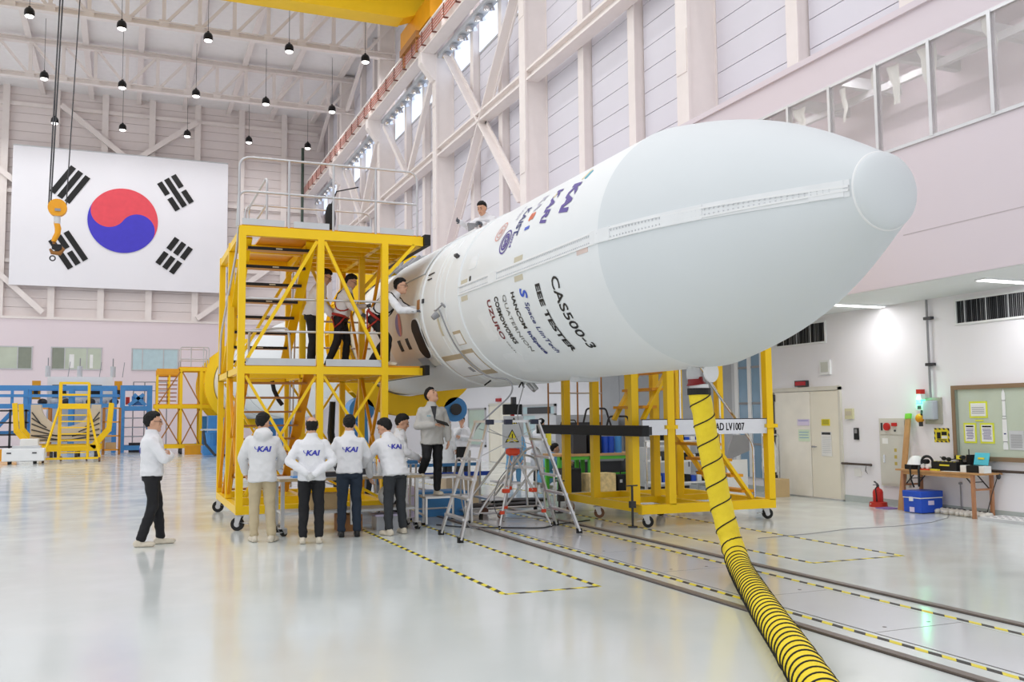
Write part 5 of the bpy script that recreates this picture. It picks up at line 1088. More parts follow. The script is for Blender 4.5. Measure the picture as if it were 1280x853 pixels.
for y in (11.1, 12.54):
    for x in (12.4, 12.79): B().bar((x, y, 0), (x + (.01 if x > 12.5 else -.0), y, .685), .05, .045, up=(0, 1, 0)).build('leg', M_leg, tb)
    B().bar((12.42, y, .45), (12.78, y, .45), .045, .03).build('leg_rail', M_leg, tb); s_ = 1 if y < 12 else -1
    for x in (12.46, 12.74): B().bar((x, y, .46), (x, y + s_ * .22, .67), .02, .012).build('folding_stay', M_dark, tb)
    B().bar((12.46, y + s_ * .1, .56), (12.74, y + s_ * .1, .56), .014).build('stay_bar', M_dark, tb)
B().mm((12.38, 11.1, .63), (12.41, 12.54, .685)).build('apron', M_wood, tb)
zt = .716
t = thing('safety_helmet', 'white safety helmet with dangling black straps on the table', 'helmet', (12.52, 12.36, zt)); B().lathe([(.15, .0), (.145, .01), (.13, .05), (.1, .11), (.05, .145), (0, .15)], 20, (12.52, 12.36, zt + .08)).build('shell', M_white, t, True); B().mm((12.4, 12.27, zt), (12.62, 12.5, zt + .08)).build('base_case', M_black, t)
b = B(); b.tube([(12.4, 12.35, zt + .08), (12.345, 12.33, zt + .0), (12.33, 12.3, .55), (12.34, 12.25, .42)], .014, 6); b.tube([(12.42, 12.2, zt + .06), (12.345, 12.14, zt), (12.335, 12.13, .55), (12.34, 12.14, .44)], .018, 6); b.build('strap', M_black, t, True)
t = thing('respirator_mask', 'black respirator mask with white filters on the table', 'mask', (12.5, 12.1, zt)); b = B(); b.lathe([(.1, -.02), (.125, 0), (.1, .02), (.08, 0), (.1, -.02)], 18, (12.5, 12.1, zt + .125), (1, .2, 0), caps=False); b.build('face_seal', M_black, t, True)
for y, z in ((12.05, .06), (12.15, .06), (12.1, .14)): B().cyl((12.44, y, zt + z), (12.52, y, zt + z), .04, n=12).build('filter', M_paper if z < .1 else M_black, t)
t = thing('tool_case', 'long black tool case with yellow hazard stripes on the table', 'tool case', (12.6, 11.75, zt)); B().mm((12.5, 11.5, zt), (12.74, 12.02, zt + .15)).build('case', M_black, t, bevel=.01)
for k in range(6): B().bar((12.5, 11.54 + .08 * k, zt + .152), (12.56, 11.58 + .08 * k, zt + .152), .03, .004).build('hazard_stripe', M_ypaper, t)
B().mm((12.495, 11.64, zt + .08), (12.5, 11.84, zt + .105)).build('label', M_ypaper, t)
t = thing('power_drill', 'black and yellow cordless drill on top of the tool case', 'drill', (12.62, 11.48, zt + .15)); b = B(); b.cyl((12.56, 11.4, zt + .23), (12.62, 11.6, zt + .23), .035, n=10); b.bar((12.6, 11.5, zt + .2), (12.6, 11.46, zt + .02), .04); b.box((12.6, 11.46, zt + .03), (.08, .1, .06)); b.build('body', M_black, t); B().mm((12.55, 11.44, zt + .2), (12.6, 11.54, zt + .26)).build('grip', M_ypaper, t)
t = thing('goggles', 'small black goggles lying on the tool case', 'goggles', (12.6, 11.85, zt + .15)); b = B(); b.ell((12.58, 11.82, zt + .2), (.03, .05, .035), 10, 6); b.ell((12.58, 11.72, zt + .19), (.03, .05, .035), 10, 6); b.tube([(12.6, 11.92, zt + .22), (12.66, 11.8, zt + .17), (12.62, 11.62, zt + .2)], .008, 5); b.build('frame', M_black, t)
item('radio', B().mm((12.66, 11.36, zt), (12.76, 11.44, zt + .27)).cyl((12.7, 11.42, zt + .27), (12.7, 11.42, zt + .36), .008, n=6), M_black, 'black hand radio with aerial standing on the table', 'radio')
item('toner_box', B().mm((12.46, 11.04, zt), (12.66, 11.3, zt + .11)), M_black, 'black box with white ends on the table under the turquoise folder', 'box')
for y in (11.3, 11.02): item('small_carton', B().mm((12.45, y - .03 if y > 11.1 else y - .1, zt), (12.6, y + .08 if y > 11.1 else y, zt + .11)), M_paper, 'small white carton beside the %s end of the black box' % ('drill' if y > 11.1 else 'table'), 'box')
t = thing('desk_sign', 'turquoise display book leaning on the boxes on the table', 'book', (12.66, 11.16, zt + .11)); B().box((12.68, 11.16, zt + .21), (.02, .27, .2), Matrix.Rotation(.25, 3, 'Y')).build('cover', mat('turquoise', (92, 206, 226), .4), t, bevel=.004); B().box((12.666, 11.16, zt + .22), (.004, .12, .03), Matrix.Rotation(.25, 3, 'Y')).build('title', M_ypaper, t)
item('paper_sheet', B().box((12.44, 11.55, zt + .002), (.1, .3, .003), Matrix.Rotation(.2, 3, 'Z')), M_paper, 'loose white paper on the front of the table', 'paper')
item('red_pouch', B().mm((12.4, 11.98, zt), (12.46, 12.2, zt + .02)), M_redorange, 'flat orange-red pouch in front of the respirator', 'pouch'); item('yellow_pouch', B().mm((12.4, 11.8, zt), (12.46, 11.95, zt + .025)), M_ypaper, 'flat yellow pouch in front of the tool case', 'pouch')
M_shoe = mat('canvas_white', (234, 230, 222), .7)
sh = None
for k in range(10):
    y = 12.0 - .1 * k - (.03 if k > 3 else 0); x = 12.66 - .006 * k + .02 * (k % 2); a = .15 * math.sin(k * 2.1)
    if sh is None:
        sh = thing('canvas_shoe', 'white canvas work shoe in the row under the table', 'shoe', (x, y, 0), group='white shoes in a row under the table')
        b = B(); b.ell((x - .07, y, .04), (.075, .042, .038), 12, 8); b.ell((x + .05, y, .045), (.09, .038, .05), 12, 8); b.build('upper', M_shoe, sh, 'all'); b = B(); b.ell((x - .01, y, .012), (.14, .046, .016), 14, 6); b.build('sole', mat('shoe_sole', (214, 206, 190), .7), sh, 'all'); b = B(); b.ell((x + .065, y, .085), (.05, .026, .012), 10, 5); b.build('opening', M_dark, sh)
        c = sh
    else:
        c = copy_tree(sh); c.location = (x, y, 0)
    c.rotation_euler = (0, 0, a)
t = thing('floor_grate', 'white perforated floor pallet lying by the right wall', 'pallet', (12.55, 10.4, 0)); B().mm((12.3, 9.2, .0), (12.84, 10.95, .05)).build('frame', M_lgrey, t); B().mm((12.32, 9.22, .05), (12.82, 10.93, .056)).build('top', M_white, t)
for i in range(12):
    for j in range(4): B().cyl((12.38 + .12 * j, 9.4 + .13 * i, .0565), (12.38 + .12 * j, 9.4 + .13 * i, .058), .03, n=8).build('hole', M_grey, t)
b = B(); b.tube([(WS - .03, 11.75, .5), (WS - .03, 11.75, .15), (WS - .05, 11.72, .02)], .01, 6); b.cyl((WS - .05, 11.75, .5), (WS, 11.75, .5), .02, n=8); tag(b.build('wall_pipe', M_grey), 'thin grey pipe coming out of the wall under the table', 'pipe')

# ================================================================== equipment in the middle distance, under the rocket
t = thing('packing_bench', 'bright green steel bench with wooden top behind the far stand', 'bench', (10.2, 19.7, 0)); B().mm((9.0, 19.3, .77), (11.35, 20.1, .82)).build('bench_top', mat('bench_board', (206, 162, 110), .5), t)
for x in (9.08, 9.85, 10.0, 11.27):
    for y in (19.36, 20.04): B().mm((x - .04, y - .04, 0), (x + .04, y + .04, .77)).build('leg', M_green, t)
B().mm((9.08, 19.98, .25), (11.27, 20.06, .33)).build('stretcher', M_green, t); B().mm((9.08, 19.32, .69), (11.27, 19.38, .76)).build('apron', M_green, t)
item('computer_case', B().mm((9.48, 19.45, .82), (9.82, 19.95, 1.27)), M_dark, 'dark grey computer case at the left end of the green bench', 'computer', bevel=.01); item('computer_case', B().mm((9.86, 19.4, .82), (10.18, 19.95, 1.3)), M_black, 'black computer case standing beside the dark grey one', 'computer', bevel=.01)
for i, x in enumerate((10.36, 10.52, 10.72)): item('blue_roll', B().cyl((x, 19.6, .82), (x, 19.6, 1.2), .085, n=16), M_blue2 if i < 2 else M_blue, ('blue paper roll beside the black computer case', 'middle blue paper roll on the green bench', 'lighter blue paper roll at the end of the three')[i], 'roll', smooth=True)
item('flight_case', B().mm((8.98, 18.9, 0), (9.4, 19.25, .52)), M_black, 'tall black flight case on the floor by the green bench', 'case', bevel=.01)
M_print = mat('printed_carton', (232, 206, 150), .7, var=.25, scale=9); item('printed_carton', B().mm((9.52, 18.75, 0), (10.18, 19.2, .4)), M_print, 'cream printed carton on the floor in front of the green bench', 'box')
t = thing('tool_case', 'black moulded tool case with silver latches on the floor', 'tool case', (10.45, 18.9, 0)); B().mm((10.26, 18.8, 0), (10.68, 19.0, .36)).build('case', M_black, t, bevel=.015); b = B(); b.tube(arc_pts([(10.38, 18.9, .36), (10.38, 18.9, .43), (10.56, 18.9, .43), (10.56, 18.9, .36)], .02), .014, 6); b.build('handle', M_black, t)
for x in (10.31, 10.58): B().mm((x, 18.79, .18), (x + .06, 18.8, .25)).build('latch', M_lgrey, t)
def cabinet(x0, x1, y0, y1, h, m, label, nd=2, feet=True):
    t = thing('equipment_cabinet', label, 'cabinet', ((x0 + x1) / 2, (y0 + y1) / 2, 0)); B().mm((x0, y0, .06), (x1, y1, h)).build('body', m, t); B().mm((x0 + .03, y0 + .03, 0), (x1 - .03, y1 - .03, .06)).build('plinth', M_dark, t)
    for k in range(nd):
        a = x0 + (x1 - x0) * k / nd; c = x0 + (x1 - x0) * (k + 1) / nd; d = B().mm((a + .015, y0 - .015, .1), (c - .015, y0, h - .04)).build('door', m, t); B().mm((c - .07, y0 - .03, h * .5), (c - .05, y0 - .015, h * .62)).build('handle', M_dark, d)
    return t
cabinet(11.0, 11.5, 18.7, 19.2, .95, M_lgrey, 'pale grey cabinet with a white helmet on top', 1); cabinet(11.55, 12.15, 18.75, 19.25, .98, M_white, 'white low cabinet right of the pale grey one', 2)
B().lathe([(.13, 0), (.12, .05), (.07, .12), (0, .135)], 16, (11.2, 18.95, .951)).build('h', M_white, None, True)
o = col.objects[-1]; o.name = 'hard_hat'; tag(o, 'white hard hat on the pale grey cabinet', 'helmet')
cabinet(10.7, 12.6, 23.0, 24.4, 1.72, mat('machine_grey', (200, 202, 206), .45), 'large pale grey machine cabinet behind the green bench', 3)
t = thing('control_machine', 'dark control desk with hoses in front of the large grey cabinet', 'machine', (11.2, 22.3, 0)); B().mm((10.5, 22.0, .5), (12.2, 22.6, 1.2)).build('body', M_grey, t); B().mm((10.55, 22.05, 0), (12.15, 22.55, .5)).build('base', M_dark, t); B().mm((10.6, 21.97, .75), (11.2, 22.0, 1.1)).build('panel', M_dark, t); B().mm((11.35, 21.97, .75), (12.1, 22.0, 1.1)).build('panel', M_black, t); B().mm((10.6, 22.05, 1.2), (11.6, 22.5, 1.52)).build('cover', M_dark, t)
# white shelving with black parts behind the second stand
t = thing('parts_shelf', 'white shelf rack with black and blue parts behind the second stand', 'shelf', (10.9, 17.3, 0))
for x in (10.25, 11.55):
    for y in (17.05, 17.55): B().mm((x - .02, y - .02, 0), (x + .02, y + .02, 1.25)).build('upright', M_lgrey, t)
for z in (.25, .7, 1.12): B().mm((10.23, 17.03, z), (11.57, 17.57, z + .03)).build('shelf_board', M_white, t)
random.seed(11)
cols_p = (M_black, M_white, M_dark, M_blue2, M_lgrey)
for z in (.282, .732, 1.152):
    for k in range(9):
        x = 10.33 + .14 * k; h = random.uniform(.06, .22); m = random.choice(cols_p); nm = {M_black: 'black', M_white: 'white', M_dark: 'dark grey', M_blue2: 'blue', M_lgrey: 'pale grey'}[m]; lv = {.282: 'lower', .732: 'middle', 1.152: 'top'}[z]
        item('parts_box', B().mm((x - .055, 17.1 + .05 * random.random(), z), (x + .055, 17.4, z + h)), m, '%s parts box on the %s board of the white rack' % (nm, lv), 'box', '%s parts boxes on the %s rack board' % (nm, lv))
for x, lb in ((9.9, 'slim silver floor stand beside the white rack'), (10.1, 'second slim silver floor stand nearer the white rack')):
    b = B(); b.cyl((x, 16.9, .02), (x, 16.9, 1.05), .016, n=8); b.cyl((x, 16.9, 0), (x, 16.9, .025), .13, n=16); tag(b.build('floor_stand', M_chrome, smooth=True), lb, 'stand')
t = thing('lab_coat', 'white lab coat hanging on a steel rack by the tall window', 'coat', (12.5, 16.3, 0)); b = B(); b.tube(arc_pts([(12.35, 16.3, .02), (12.35, 16.3, 1.25), (12.75, 16.3, 1.25), (12.75, 16.3, .02)], .04), .016, 6); b.build('rack', M_chrome, t, True)
b = B()
vs = []; n_ = 14
for j in range(9):
    for i in range(n_):
        a = 2 * math.pi * i / n_; s_ = j / 8; w_ = .06 + .1 * min(1, s_ * 3) + .02 * math.sin(i * 2.3 + j); vs.append((12.5 + w_ * math.cos(a) * 1.1, 16.3 + w_ * .5 * math.sin(a), 1.22 - .75 * s_))
b.add(vs, [(j * n_ + i, j * n_ + (i + 1) % n_, (j + 1) * n_ + (i + 1) % n_, (j + 1) * n_ + i) for j in range(8) for i in range(n_)]); b.build('cloth', M_white, t, 'all')
item('carton', B().mm((12.2, 15.75, 0), (12.55, 16.1, .36)), M_card, 'plain brown carton on the floor beside the lab coat rack', 'box')
t = thing('sloped_panel', 'grey sloped desk panel beside the lab coat', 'panel', (11.9, 16.6, 0)); B().prism([(11.5, 16.5, .7), (12.15, 16.5, .92), (12.15, 16.5, 1.25), (11.75, 16.5, 1.25)], (0, .06, 0)).build('panel', M_grey, t); B().mm((11.6, 16.52, 0), (12.1, 16.56, .74)).build('leg_panel', M_white, t)
t = thing('dome_camera', 'small black dome camera on the wall above the grey sliding door', 'camera', (WS, 24.8, 2.9)); B().mm((WS - .22, 24.74, 2.95), (WS, 24.9, 3.02)).build('arm', M_lgrey, t); B().ell((WS - .2, 24.82, 2.9), (.11, .11, .1), 14, 10).build('dome', M_black, t, 'all')
# barrier, cartons and mats near the man on the steps
t = thing('blue_barrier', 'blue double barrier tape between posts behind the steps', 'barrier', (5.6, 17.0, 0))
B().mm((4.6, 17.0, .75), (6.3, 17.02, .81)).build('belt', M_blue, t); B().mm((4.6, 17.0, .56), (6.5, 17.02, .64)).build('belt', M_blue2, t)
for x in (4.6, 6.3): B().cyl((x, 17.02, 0), (x, 17.02, .9), .025, n=10).build('post', M_steel, t); B().cyl((x, 17.02, 0), (x, 17.02, .03), .14, n=16).build('base', M_dark, t)
item('carton', B().mm((5.75, 17.4, 0), (6.45, 17.9, .56)), mat('cream_carton', (232, 214, 184), .6), 'large cream carton behind the blue barrier', 'box')
item('blue_crate', B().mm((4.55, 15.35, 0), (5.45, 15.85, .42)), M_blue, 'blue plastic crate on the floor behind the step platform', 'crate', bevel=.01)
item('lilac_box', B().mm((4.35, 15.4, .0), (4.54, 15.7, .5)), M_lilac, 'lilac box beside the blue crate', 'box')
t = thing('tool_trolley', 'white trolley with blue top shelf behind the bench', 'trolley', (4.35, 16.3, 0)); B().mm((4.1, 16.1, .86), (4.8, 16.5, .92)).build('top_shelf', M_blue, t); B().mm((4.1, 16.1, .3), (4.8, 16.5, .34)).build('shelf', M_white, t)
for x in (4.13, 4.77):
    for y in (16.13, 16.47): B().cyl((x, y, .0), (x, y, .88), .02, n=8).build('leg', M_steel, t)
for i, (x, h) in enumerate(((4.25, .3), (4.4, .24), (4.62, .2))):
    item('trolley_bottle', B().lathe([(.05, 0), (.05, h * .65), (.02, h * .8), (.02, h)], 14, (x, 16.3, .921)), mat('bottle_white', (232, 234, 238), .3), ('tall white bottle on the blue trolley top', 'medium white bottle on the blue trolley top', 'short white bottle on the blue trolley top')[i], 'bottle', smooth=True)
for i, (x, y, rx, ry) in enumerate(((5.75, 16.45, .7, .2), (7.2, 17.4, .75, .3), (6.9, 16.6, .5, .2))):
    b = B(); b.ell((x, y, .03), (rx, ry, .035), 18, 6)
    for q in range(len(b.v)): v = b.v[q]; b.v[q] = (v[0] + .05 * noise.noise(Vector((v[0] * 3, v[1] * 3, i))), v[1] + .05 * noise.noise(Vector((v[1] * 4, v[0] * 3, i))), max(0.002, v[2] + .02 * noise.noise(Vector((v[0] * 5, v[1] * 5, i)))))
    item('black_sheet', b, M_black, ('crumpled black sheet on the floor by the blue barrier', 'crumpled black sheet on the floor behind the rolling steps', 'small crumpled black sheet beside the rolling steps')[i], 'sheet', smooth='all')

# ================================================================== far left machinery
def frame_box(t, x0, x1, y0, y1, zs, w, m, nx=1):
    xs = [x0 + (x1 - x0) * i / nx for i in range(nx + 1)]
    for x in xs:
        for y in (y0, y1): B().mm((x - w / 2, y - w / 2, 0), (x + w / 2, y + w / 2, zs[-1])).build('post', m, t)
    for z in zs:
        for y in (y0, y1): B().mm((x0 - w / 2, y - w * .45, z - w / 2), (x1 + w / 2, y + w * .45, z + w / 2)).build('beam', m, t)
        for x in (x0, x1): B().mm((x - w * .45, y0, z - w * .45), (x + w * .45, y1, z + w * .45)).build('beam', m, t)
t = thing('blue_gantry', 'long blue steel assembly gantry along the far end of the hall', 'gantry', (-2.4, 55.5, 0)); frame_box(t, -9.0, -.55, 54.6, 56.5, (1.1, 2.5, 3.45), .22, M_blue, 4)
for x in (-7.8, -5.4, -3.2, -1.2): B().mm((x - .07, 54.5, 2.5), (x + .07, 54.6, 3.45)).build('rail_post', M_blue, t)
B().mm((-6.0, 54.45, 2.95), (-.3, 54.52, 3.1)).build('guard_rail', M_blue, t)
for x0, x1 in ((-6.2, -5.2), (-5.2, -4.6)): B().bar((x0, 54.5, 1.2), (x1, 54.5, 2.4), .2).build('brace', M_blue, t)
t2 = thing('blue_lift_frame', 'tall blue lifting frame tower at the right end of the gantry', 'frame', (.5, 55, 0)); frame_box(t2, -.15, 1.2, 54.2, 55.8, (.25, 2.35, 3.45), .24, M_blue, 1)
for z in (.8, 1.3, 1.8): B().mm((-.05, 55.7, z), (1.1, 55.75, z + .06)).build('shelf_bar', M_lgrey, t2)
B().bar((.15, 54.2, 2.5), (.9, 54.2, 3.1), .18).build('brace', M_blue, t2); B().bar((1.0, 54.2, 2.5), (.4, 54.2, 3.1), .18).build('brace', M_blue, t2); B().mm((.3, 54.3, 2.5), (.9, 55, 3.0)).build('motor', M_blue, t2); B().mm((-.0, 54.3, 2.55), (.2, 54.6, 2.95)).build('red_box', M_red, t2)
B().mm((.2, 54.8, .0), (.9, 55.5, .5)).build('winch', M_dark, t2)
# white test machine with black fans on the gantry
t = thing('white_test_unit', 'white test unit with black fan grilles on top of the blue gantry', 'machine', (-2.3, 58, 0)); B().mm((-4.0, 57.5, 0), (-.7, 59, 4.15)).build('body', M_white, t)
for x in (-3.4, -1.6): B().mm((x - .35, 57.44, 3.0), (x + .35, 57.5, 3.7)).build('fan_grille', M_black, t)
for x in (-4.0, -2.4, -.7): B().cyl((x, 57.7, 4.15), (x, 57.7, 4.75), .14, n=10).build('valve_head', M_lgrey, t); B().cyl((x, 57.7, 4.75), (x, 57.7, 5.2), .03, n=6).build('aerial', M_grey, t)
for x in (-3.0, -1.4, -.2): B().cyl((x, 57.8, 4.15), (x + .1, 57.8, 5.0), .02, n=5).build('aerial', M_grey, t)
for x in (-4.5, -.4): B().mm((x - .2, 56.9, 2.9), (x + .2, 57.3, 3.9)).build('yellow_clamp', M_orange, t); B().mm((x - .1, 56.8, 3.1), (x + .1, 56.9, 3.4)).build('clamp_window', M_dark, t)
for k in range(7): B().ell((-4.2 + .6 * k, 57.3, 2.75), (.25, .2, .2), 8, 6).build('pipe_fitting', M_lgrey if k % 2 else M_dark, t)
# striped adapter shell in a yellow cradle
t = thing('adapter_shell', 'beige half shell with dark ribs held in the yellow cradle', 'rocket part', (-2.5, 48, .7)); N_ = 24
outer = [(-3.95, 2.45), (-3.95, .75), (-1.05, .75), (-1.05, 2.45)]; inner = [(-2.5 + 1.05 * math.cos(math.pi + math.pi * k / N_), 2.45 + 1.0 * math.sin(math.pi + math.pi * k / N_)) for k in range(N_ + 1)]
# built as strips to stay convex
b = B()
for k in range(N_):
    (xa, za), (xb, zb) = inner[k], inner[k + 1]; b.prism([(xa, 47.6, za), (xb, 47.6, zb), (xb, 47.6, .75), (xa, 47.6, .75)], (0, .8, 0))
b.mm((-3.95, 47.6, .75), (-3.55, 48.4, 2.45)).mm((-1.45, 47.6, .75), (-1.05, 48.4, 2.45)); b.build('shell', mat('beige_shell', (208, 196, 178), .6), t)
for k in range(5):
    b = B(); b.bar((-3.9 + .0 * k, 47.58, 2.1 - .26 * k), (-3.55 + .26 * k, 47.58, 1.6 - .2 * k), .05, .03, up=(0, 1, 0)); b.build('rib', M_dark, t); b = B(); b.bar((-1.1, 47.58, 2.1 - .26 * k), (-1.45 - .26 * k, 47.58, 1.6 - .2 * k), .05, .03, up=(0, 1, 0)); b.build('rib', M_dark, t)
for z in (.85, 1.05): b = B(); b.bar((-3.9, 47.58, z), (-1.1, 47.58, z), .04, .03, up=(0, 1, 0)); b.build('rib', M_dark, t)
t = thing('shell_cradle', 'yellow cradle trolley with curved arms under the beige shell', 'cradle', (-2.6, 47, 0))
for s_ in (-1, 1):
    for y in (46.6, 49.2): B().bar((-2.55 + s_ * 1.95, y, 2.5), (-2.55 + s_ * 1.85, y, 1.2), .2, .25).build('arm', M_yellow, t); B().bar((-2.55 + s_ * 1.85, y, 1.3), (-2.55 + s_ * 1.2, y, .5), .2, .25).build('arm', M_yellow, t)
B().mm((-4.0, 46.5, .35), (-1.0, 46.8, .62)).build('beam', M_yellow, t); B().mm((-4.0, 49.1, .35), (-1.0, 49.4, .62)).build('beam', M_yellow, t); B().mm((-3.9, 46.8, .38), (-3.6, 49.1, .6)).build('beam', M_yellow, t); B().mm((-1.4, 46.8, .38), (-1.1, 49.1, .6)).build('beam', M_yellow, t)
for x in (-3.8, -3.0, -2.0, -1.2):
    for y in (46.65, 49.25): B().cyl((x - .06, y, .17), (x + .06, y, .17), .17, n=14).build('wheel', M_dark, t)
# yellow ladder trolley in front
t = thing('ladder_trolley', 'yellow ladder trolley with guard rails in front of the beige shell', 'ladder', (-2.1, 44, 0))
for x in (-2.55, -1.45):
    for y in (43.6, 44.6): B().mm((x - .04, y - .04, .15), (x + .04, y + .04, 3.3)).build('post', M_yellow, t)
    B().bar((x, 43.6, 2.3), (x + (-.5 if x < -2 else .5), 42.8, .2), .07).build('stay', M_yellow, t)
B().mm((-2.6, 43.55, 2.2), (-1.4, 44.65, 2.42)).build('platform', M_yellow, t)
for z in (2.8, 3.3): B().mm((-2.57, 43.56, z - .03), (-1.43, 43.62, z + .03)).build('guard_rail', M_yellow, t); B().mm((-2.57, 44.57, z - .03), (-1.43, 44.63, z + .03)).build('guard_rail', M_yellow, t)
for k in range(7): B().mm((-2.5, 43.5 - .02 * k, .35 + .26 * k), (-1.5, 43.58, .4 + .26 * k)).build('rung', M_yellow, t)
B().mm((-3.1, 42.7, .12), (-.9, 42.8, .2)).build('base_bar', M_yellow, t)
for x in (-3.05, -.95): B().cyl((x - .04, 42.75, .1), (x + .04, 42.75, .1), .1, n=12).build('wheel', M_cast, t)
for x in (-2.5, -1.5): B().cyl((x - .04, 44.6, .1), (x + .04, 44.6, .1), .1, n=12).build('wheel', M_cast, t)
t = thing('white_power_cart', 'white wheeled power cart beside the yellow cradle', 'cart', (-3.7, 42.3, 0)); B().mm((-4.45, 41.9, .12), (-2.95, 42.7, .62)).build('body', M_white, t, bevel=.03); B().mm((-4.1, 41.95, .62), (-3.1, 42.65, .72)).build('top', M_lgrey, t)
for x in (-4.2, -3.3): B().mm((x - .08, 41.88, .42), (x + .08, 41.9, .47)).build('handle', M_dark, t); B().cyl((x - .04, 42.0, .08), (x + .04, 42.0, .08), .08, n=12).build('wheel', M_black, t); B().cyl((x - .04, 42.6, .08), (x + .04, 42.6, .08), .08, n=12).build('wheel', M_black, t)
t = thing('orange_bracket_stand', 'orange L-shaped bracket stand beyond the white cart', 'stand', (-5.0, 46, 0)); B().mm((-5.3, 45.8, .4), (-5.1, 46.2, 1.75)).build('upright', M_orange, t); B().mm((-5.5, 45.8, 1.6), (-5.1, 46.2, 1.75)).build('top', M_orange, t); B().mm((-5.3, 45.8, .0), (-4.3, 46.2, .5)).build('foot', M_orange, t)
item('white_case', B().mm((-4.1, 44.9, 0), (-3.4, 45.5, .95)), M_white, 'white instrument case behind the power cart', 'case', bevel=.03)
# orange-brown racks
for x0, lb in ((-1.0, 'orange steel rack between the beige shell and the blue tower'), (-4.2, 'orange steel rack half hidden behind the beige shell')):
    t = thing('orange_rack', lb, 'rack', (x0 + .4, 52, 0))
    for x in (x0, x0 + .75): B().mm((x - .06, 51.5, 0), (x + .06, 51.6, 2.35)).build('post', M_brown, t); B().mm((x - .06, 52.4, 0), (x + .06, 52.5, 2.35)).build('post', M_brown, t)
    for z in (.2, .9, 1.6, 2.3): B().mm((x0, 51.5, z), (x0 + .75, 52.5, z + .06)).build('shelf', M_orange, t)
    B().mm((x0 + .1, 51.7, .26), (x0 + .6, 52.3, .6)).build('load', M_card, t)
t = thing('black_rack', 'black shelving with dark parts behind the blue gantry', 'rack', (-5, 53, 0))
for x in (-6.2, -5.3, -4.6): B().mm((x - .05, 52.9, 0), (x + .05, 53.0, 2.3)).build('post', M_dark, t)
for z in (.4, 1.0, 1.6, 2.2): B().mm((-6.3, 52.9, z), (-4.5, 53.5, z + .08)).build('shelf', M_dark, t)
# far yellow work stand
t = thing('work_stand', 'distant yellow work stand with stairs beside the far rings', 'work stand', (2.7, 50.5, 0))
for x in (1.45, 2.55, 3.5):
    for y in (49.8, 51.4): B().mm((x - .07, y - .07, .3), (x + .07, y + .07, 4.25 if x > 2 else 2.35)).build('post', M_yellow, t)
for x in (1.45, 2.0):
    for y in (49.8, 51.4): B().mm((x - .04, y - .04, 2.35), (x + .04, y + .04, 4.2)).build('stair_post', M_yellow, t)
for y in (49.8, 51.4):
    B().mm((1.4, y - .06, .3), (3.6, y + .06, .48)).build('beam', M_yellow, t); B().mm((1.3, y - .06, 2.28), (3.95, y + .06, 2.46)).build('beam', M_yellow, t); B().mm((2.45, y - .06, 4.15), (3.9, y + .06, 4.32)).build('beam', M_yellow, t); B().mm((1.4, y - .06, 3.95), (2.5, y + .06, 4.25)).build('beam', M_orange, t)
B().mm((2.45, 49.8, 4.32), (3.9, 51.4, 4.36)).build('deck', M_orange, t); B().mm((1.3, 49.8, 2.46), (3.95, 51.4, 2.5)).build('deck', M_orange, t)
for k in range(7): B().mm((1.5, 51.2 - .18 * k, 2.65 + .2 * k), (2.4, 51.35 - .18 * k, 2.7 + .2 * k)).build('step', M_brown, t)
for p, q in (((1.5, .5), (2.5, 2.25)), ((2.5, .5), (1.5, 2.25)), ((2.6, .5), (3.45, 2.25)), ((3.45, .5), (2.6, 2.25)), ((1.5, 2.5), (2.5, 4.1)), ((2.6, 4.1), (3.45, 2.5))): B().bar((p[0], 49.75, p[1]), (q[0], 49.75, q[1]), .06, .04, up=(0, 1, 0)).build('brace', M_brown, t)
for z in (4.75, 5.35): rail(t, [(2.5, 49.8, 4.36), (2.5, 49.8, z), (3.85, 49.8, z), (3.85, 49.8, 4.36)], r=.025, rr=.1); rail(t, [(2.5, 51.4, 4.36), (2.5, 51.4, z), (3.85, 51.4, z), (3.85, 51.4, 4.36)], r=.025, rr=.1)
for x in (3.0, 3.6): rail(t, [(x, 49.8, 4.36), (x, 49.8, 5.35)], r=.025, rr=0, name='rail_post')
for x in (1.5, 2.6, 3.5): B().cyl((x - .05, 49.8, .15), (x + .05, 49.8, .15), .15, n=12).build('wheel', M_dark, t); B().cyl((x - .05, 51.4, .15), (x + .05, 51.4, .15), .15, n=12).build('wheel', M_dark, t)
item('orange_chock', B().mm((2.75, 48.9, 0), (3.6, 49.5, .45)), M_orange, 'orange block on the floor at the foot of the distant stand', 'block')
t = thing('blue_pump_unit', 'low blue pump unit on the floor beside the far ring', 'machine', (4.0, 46.0, 0)); B().mm((3.3, 45.4, .15), (4.7, 46.4, .5)).build('base', M_blue, t); B().cyl((3.7, 45.8, .5), (3.7, 45.8, 1.1), .3, n=14).build('pump', M_blue, t); B().cyl((4.3, 45.5, .8), (4.3, 46.3, .8), .28, n=14).build('motor', M_blue, t); B().mm((3.2, 45.3, 1.2), (4.7, 45.4, 1.28)).build('guard_bar', M_lgrey, t); b = B(); b.tube([(3.3, 45.2, 1.2), (3.4, 45.1, .6), (3.8, 45.0, .1), (4.6, 45.0, .05)], .06, 6); b.build('hose', M_dark, t, True)
t = thing('far_handrail', 'thin grey handrail on the balcony of the far gantry', 'handrail', (1.5, 58, 0))
for x in (.4, 1.0, 1.6, 2.2): B().cyl((x, 58, 0), (x, 58, 3.9), .03, n=6).build('post', M_grey, t)
for z in (3.4, 3.9): B().cyl((.4, 58, z), (2.2, 58, z), .03, n=6).build('bar', M_grey, t)
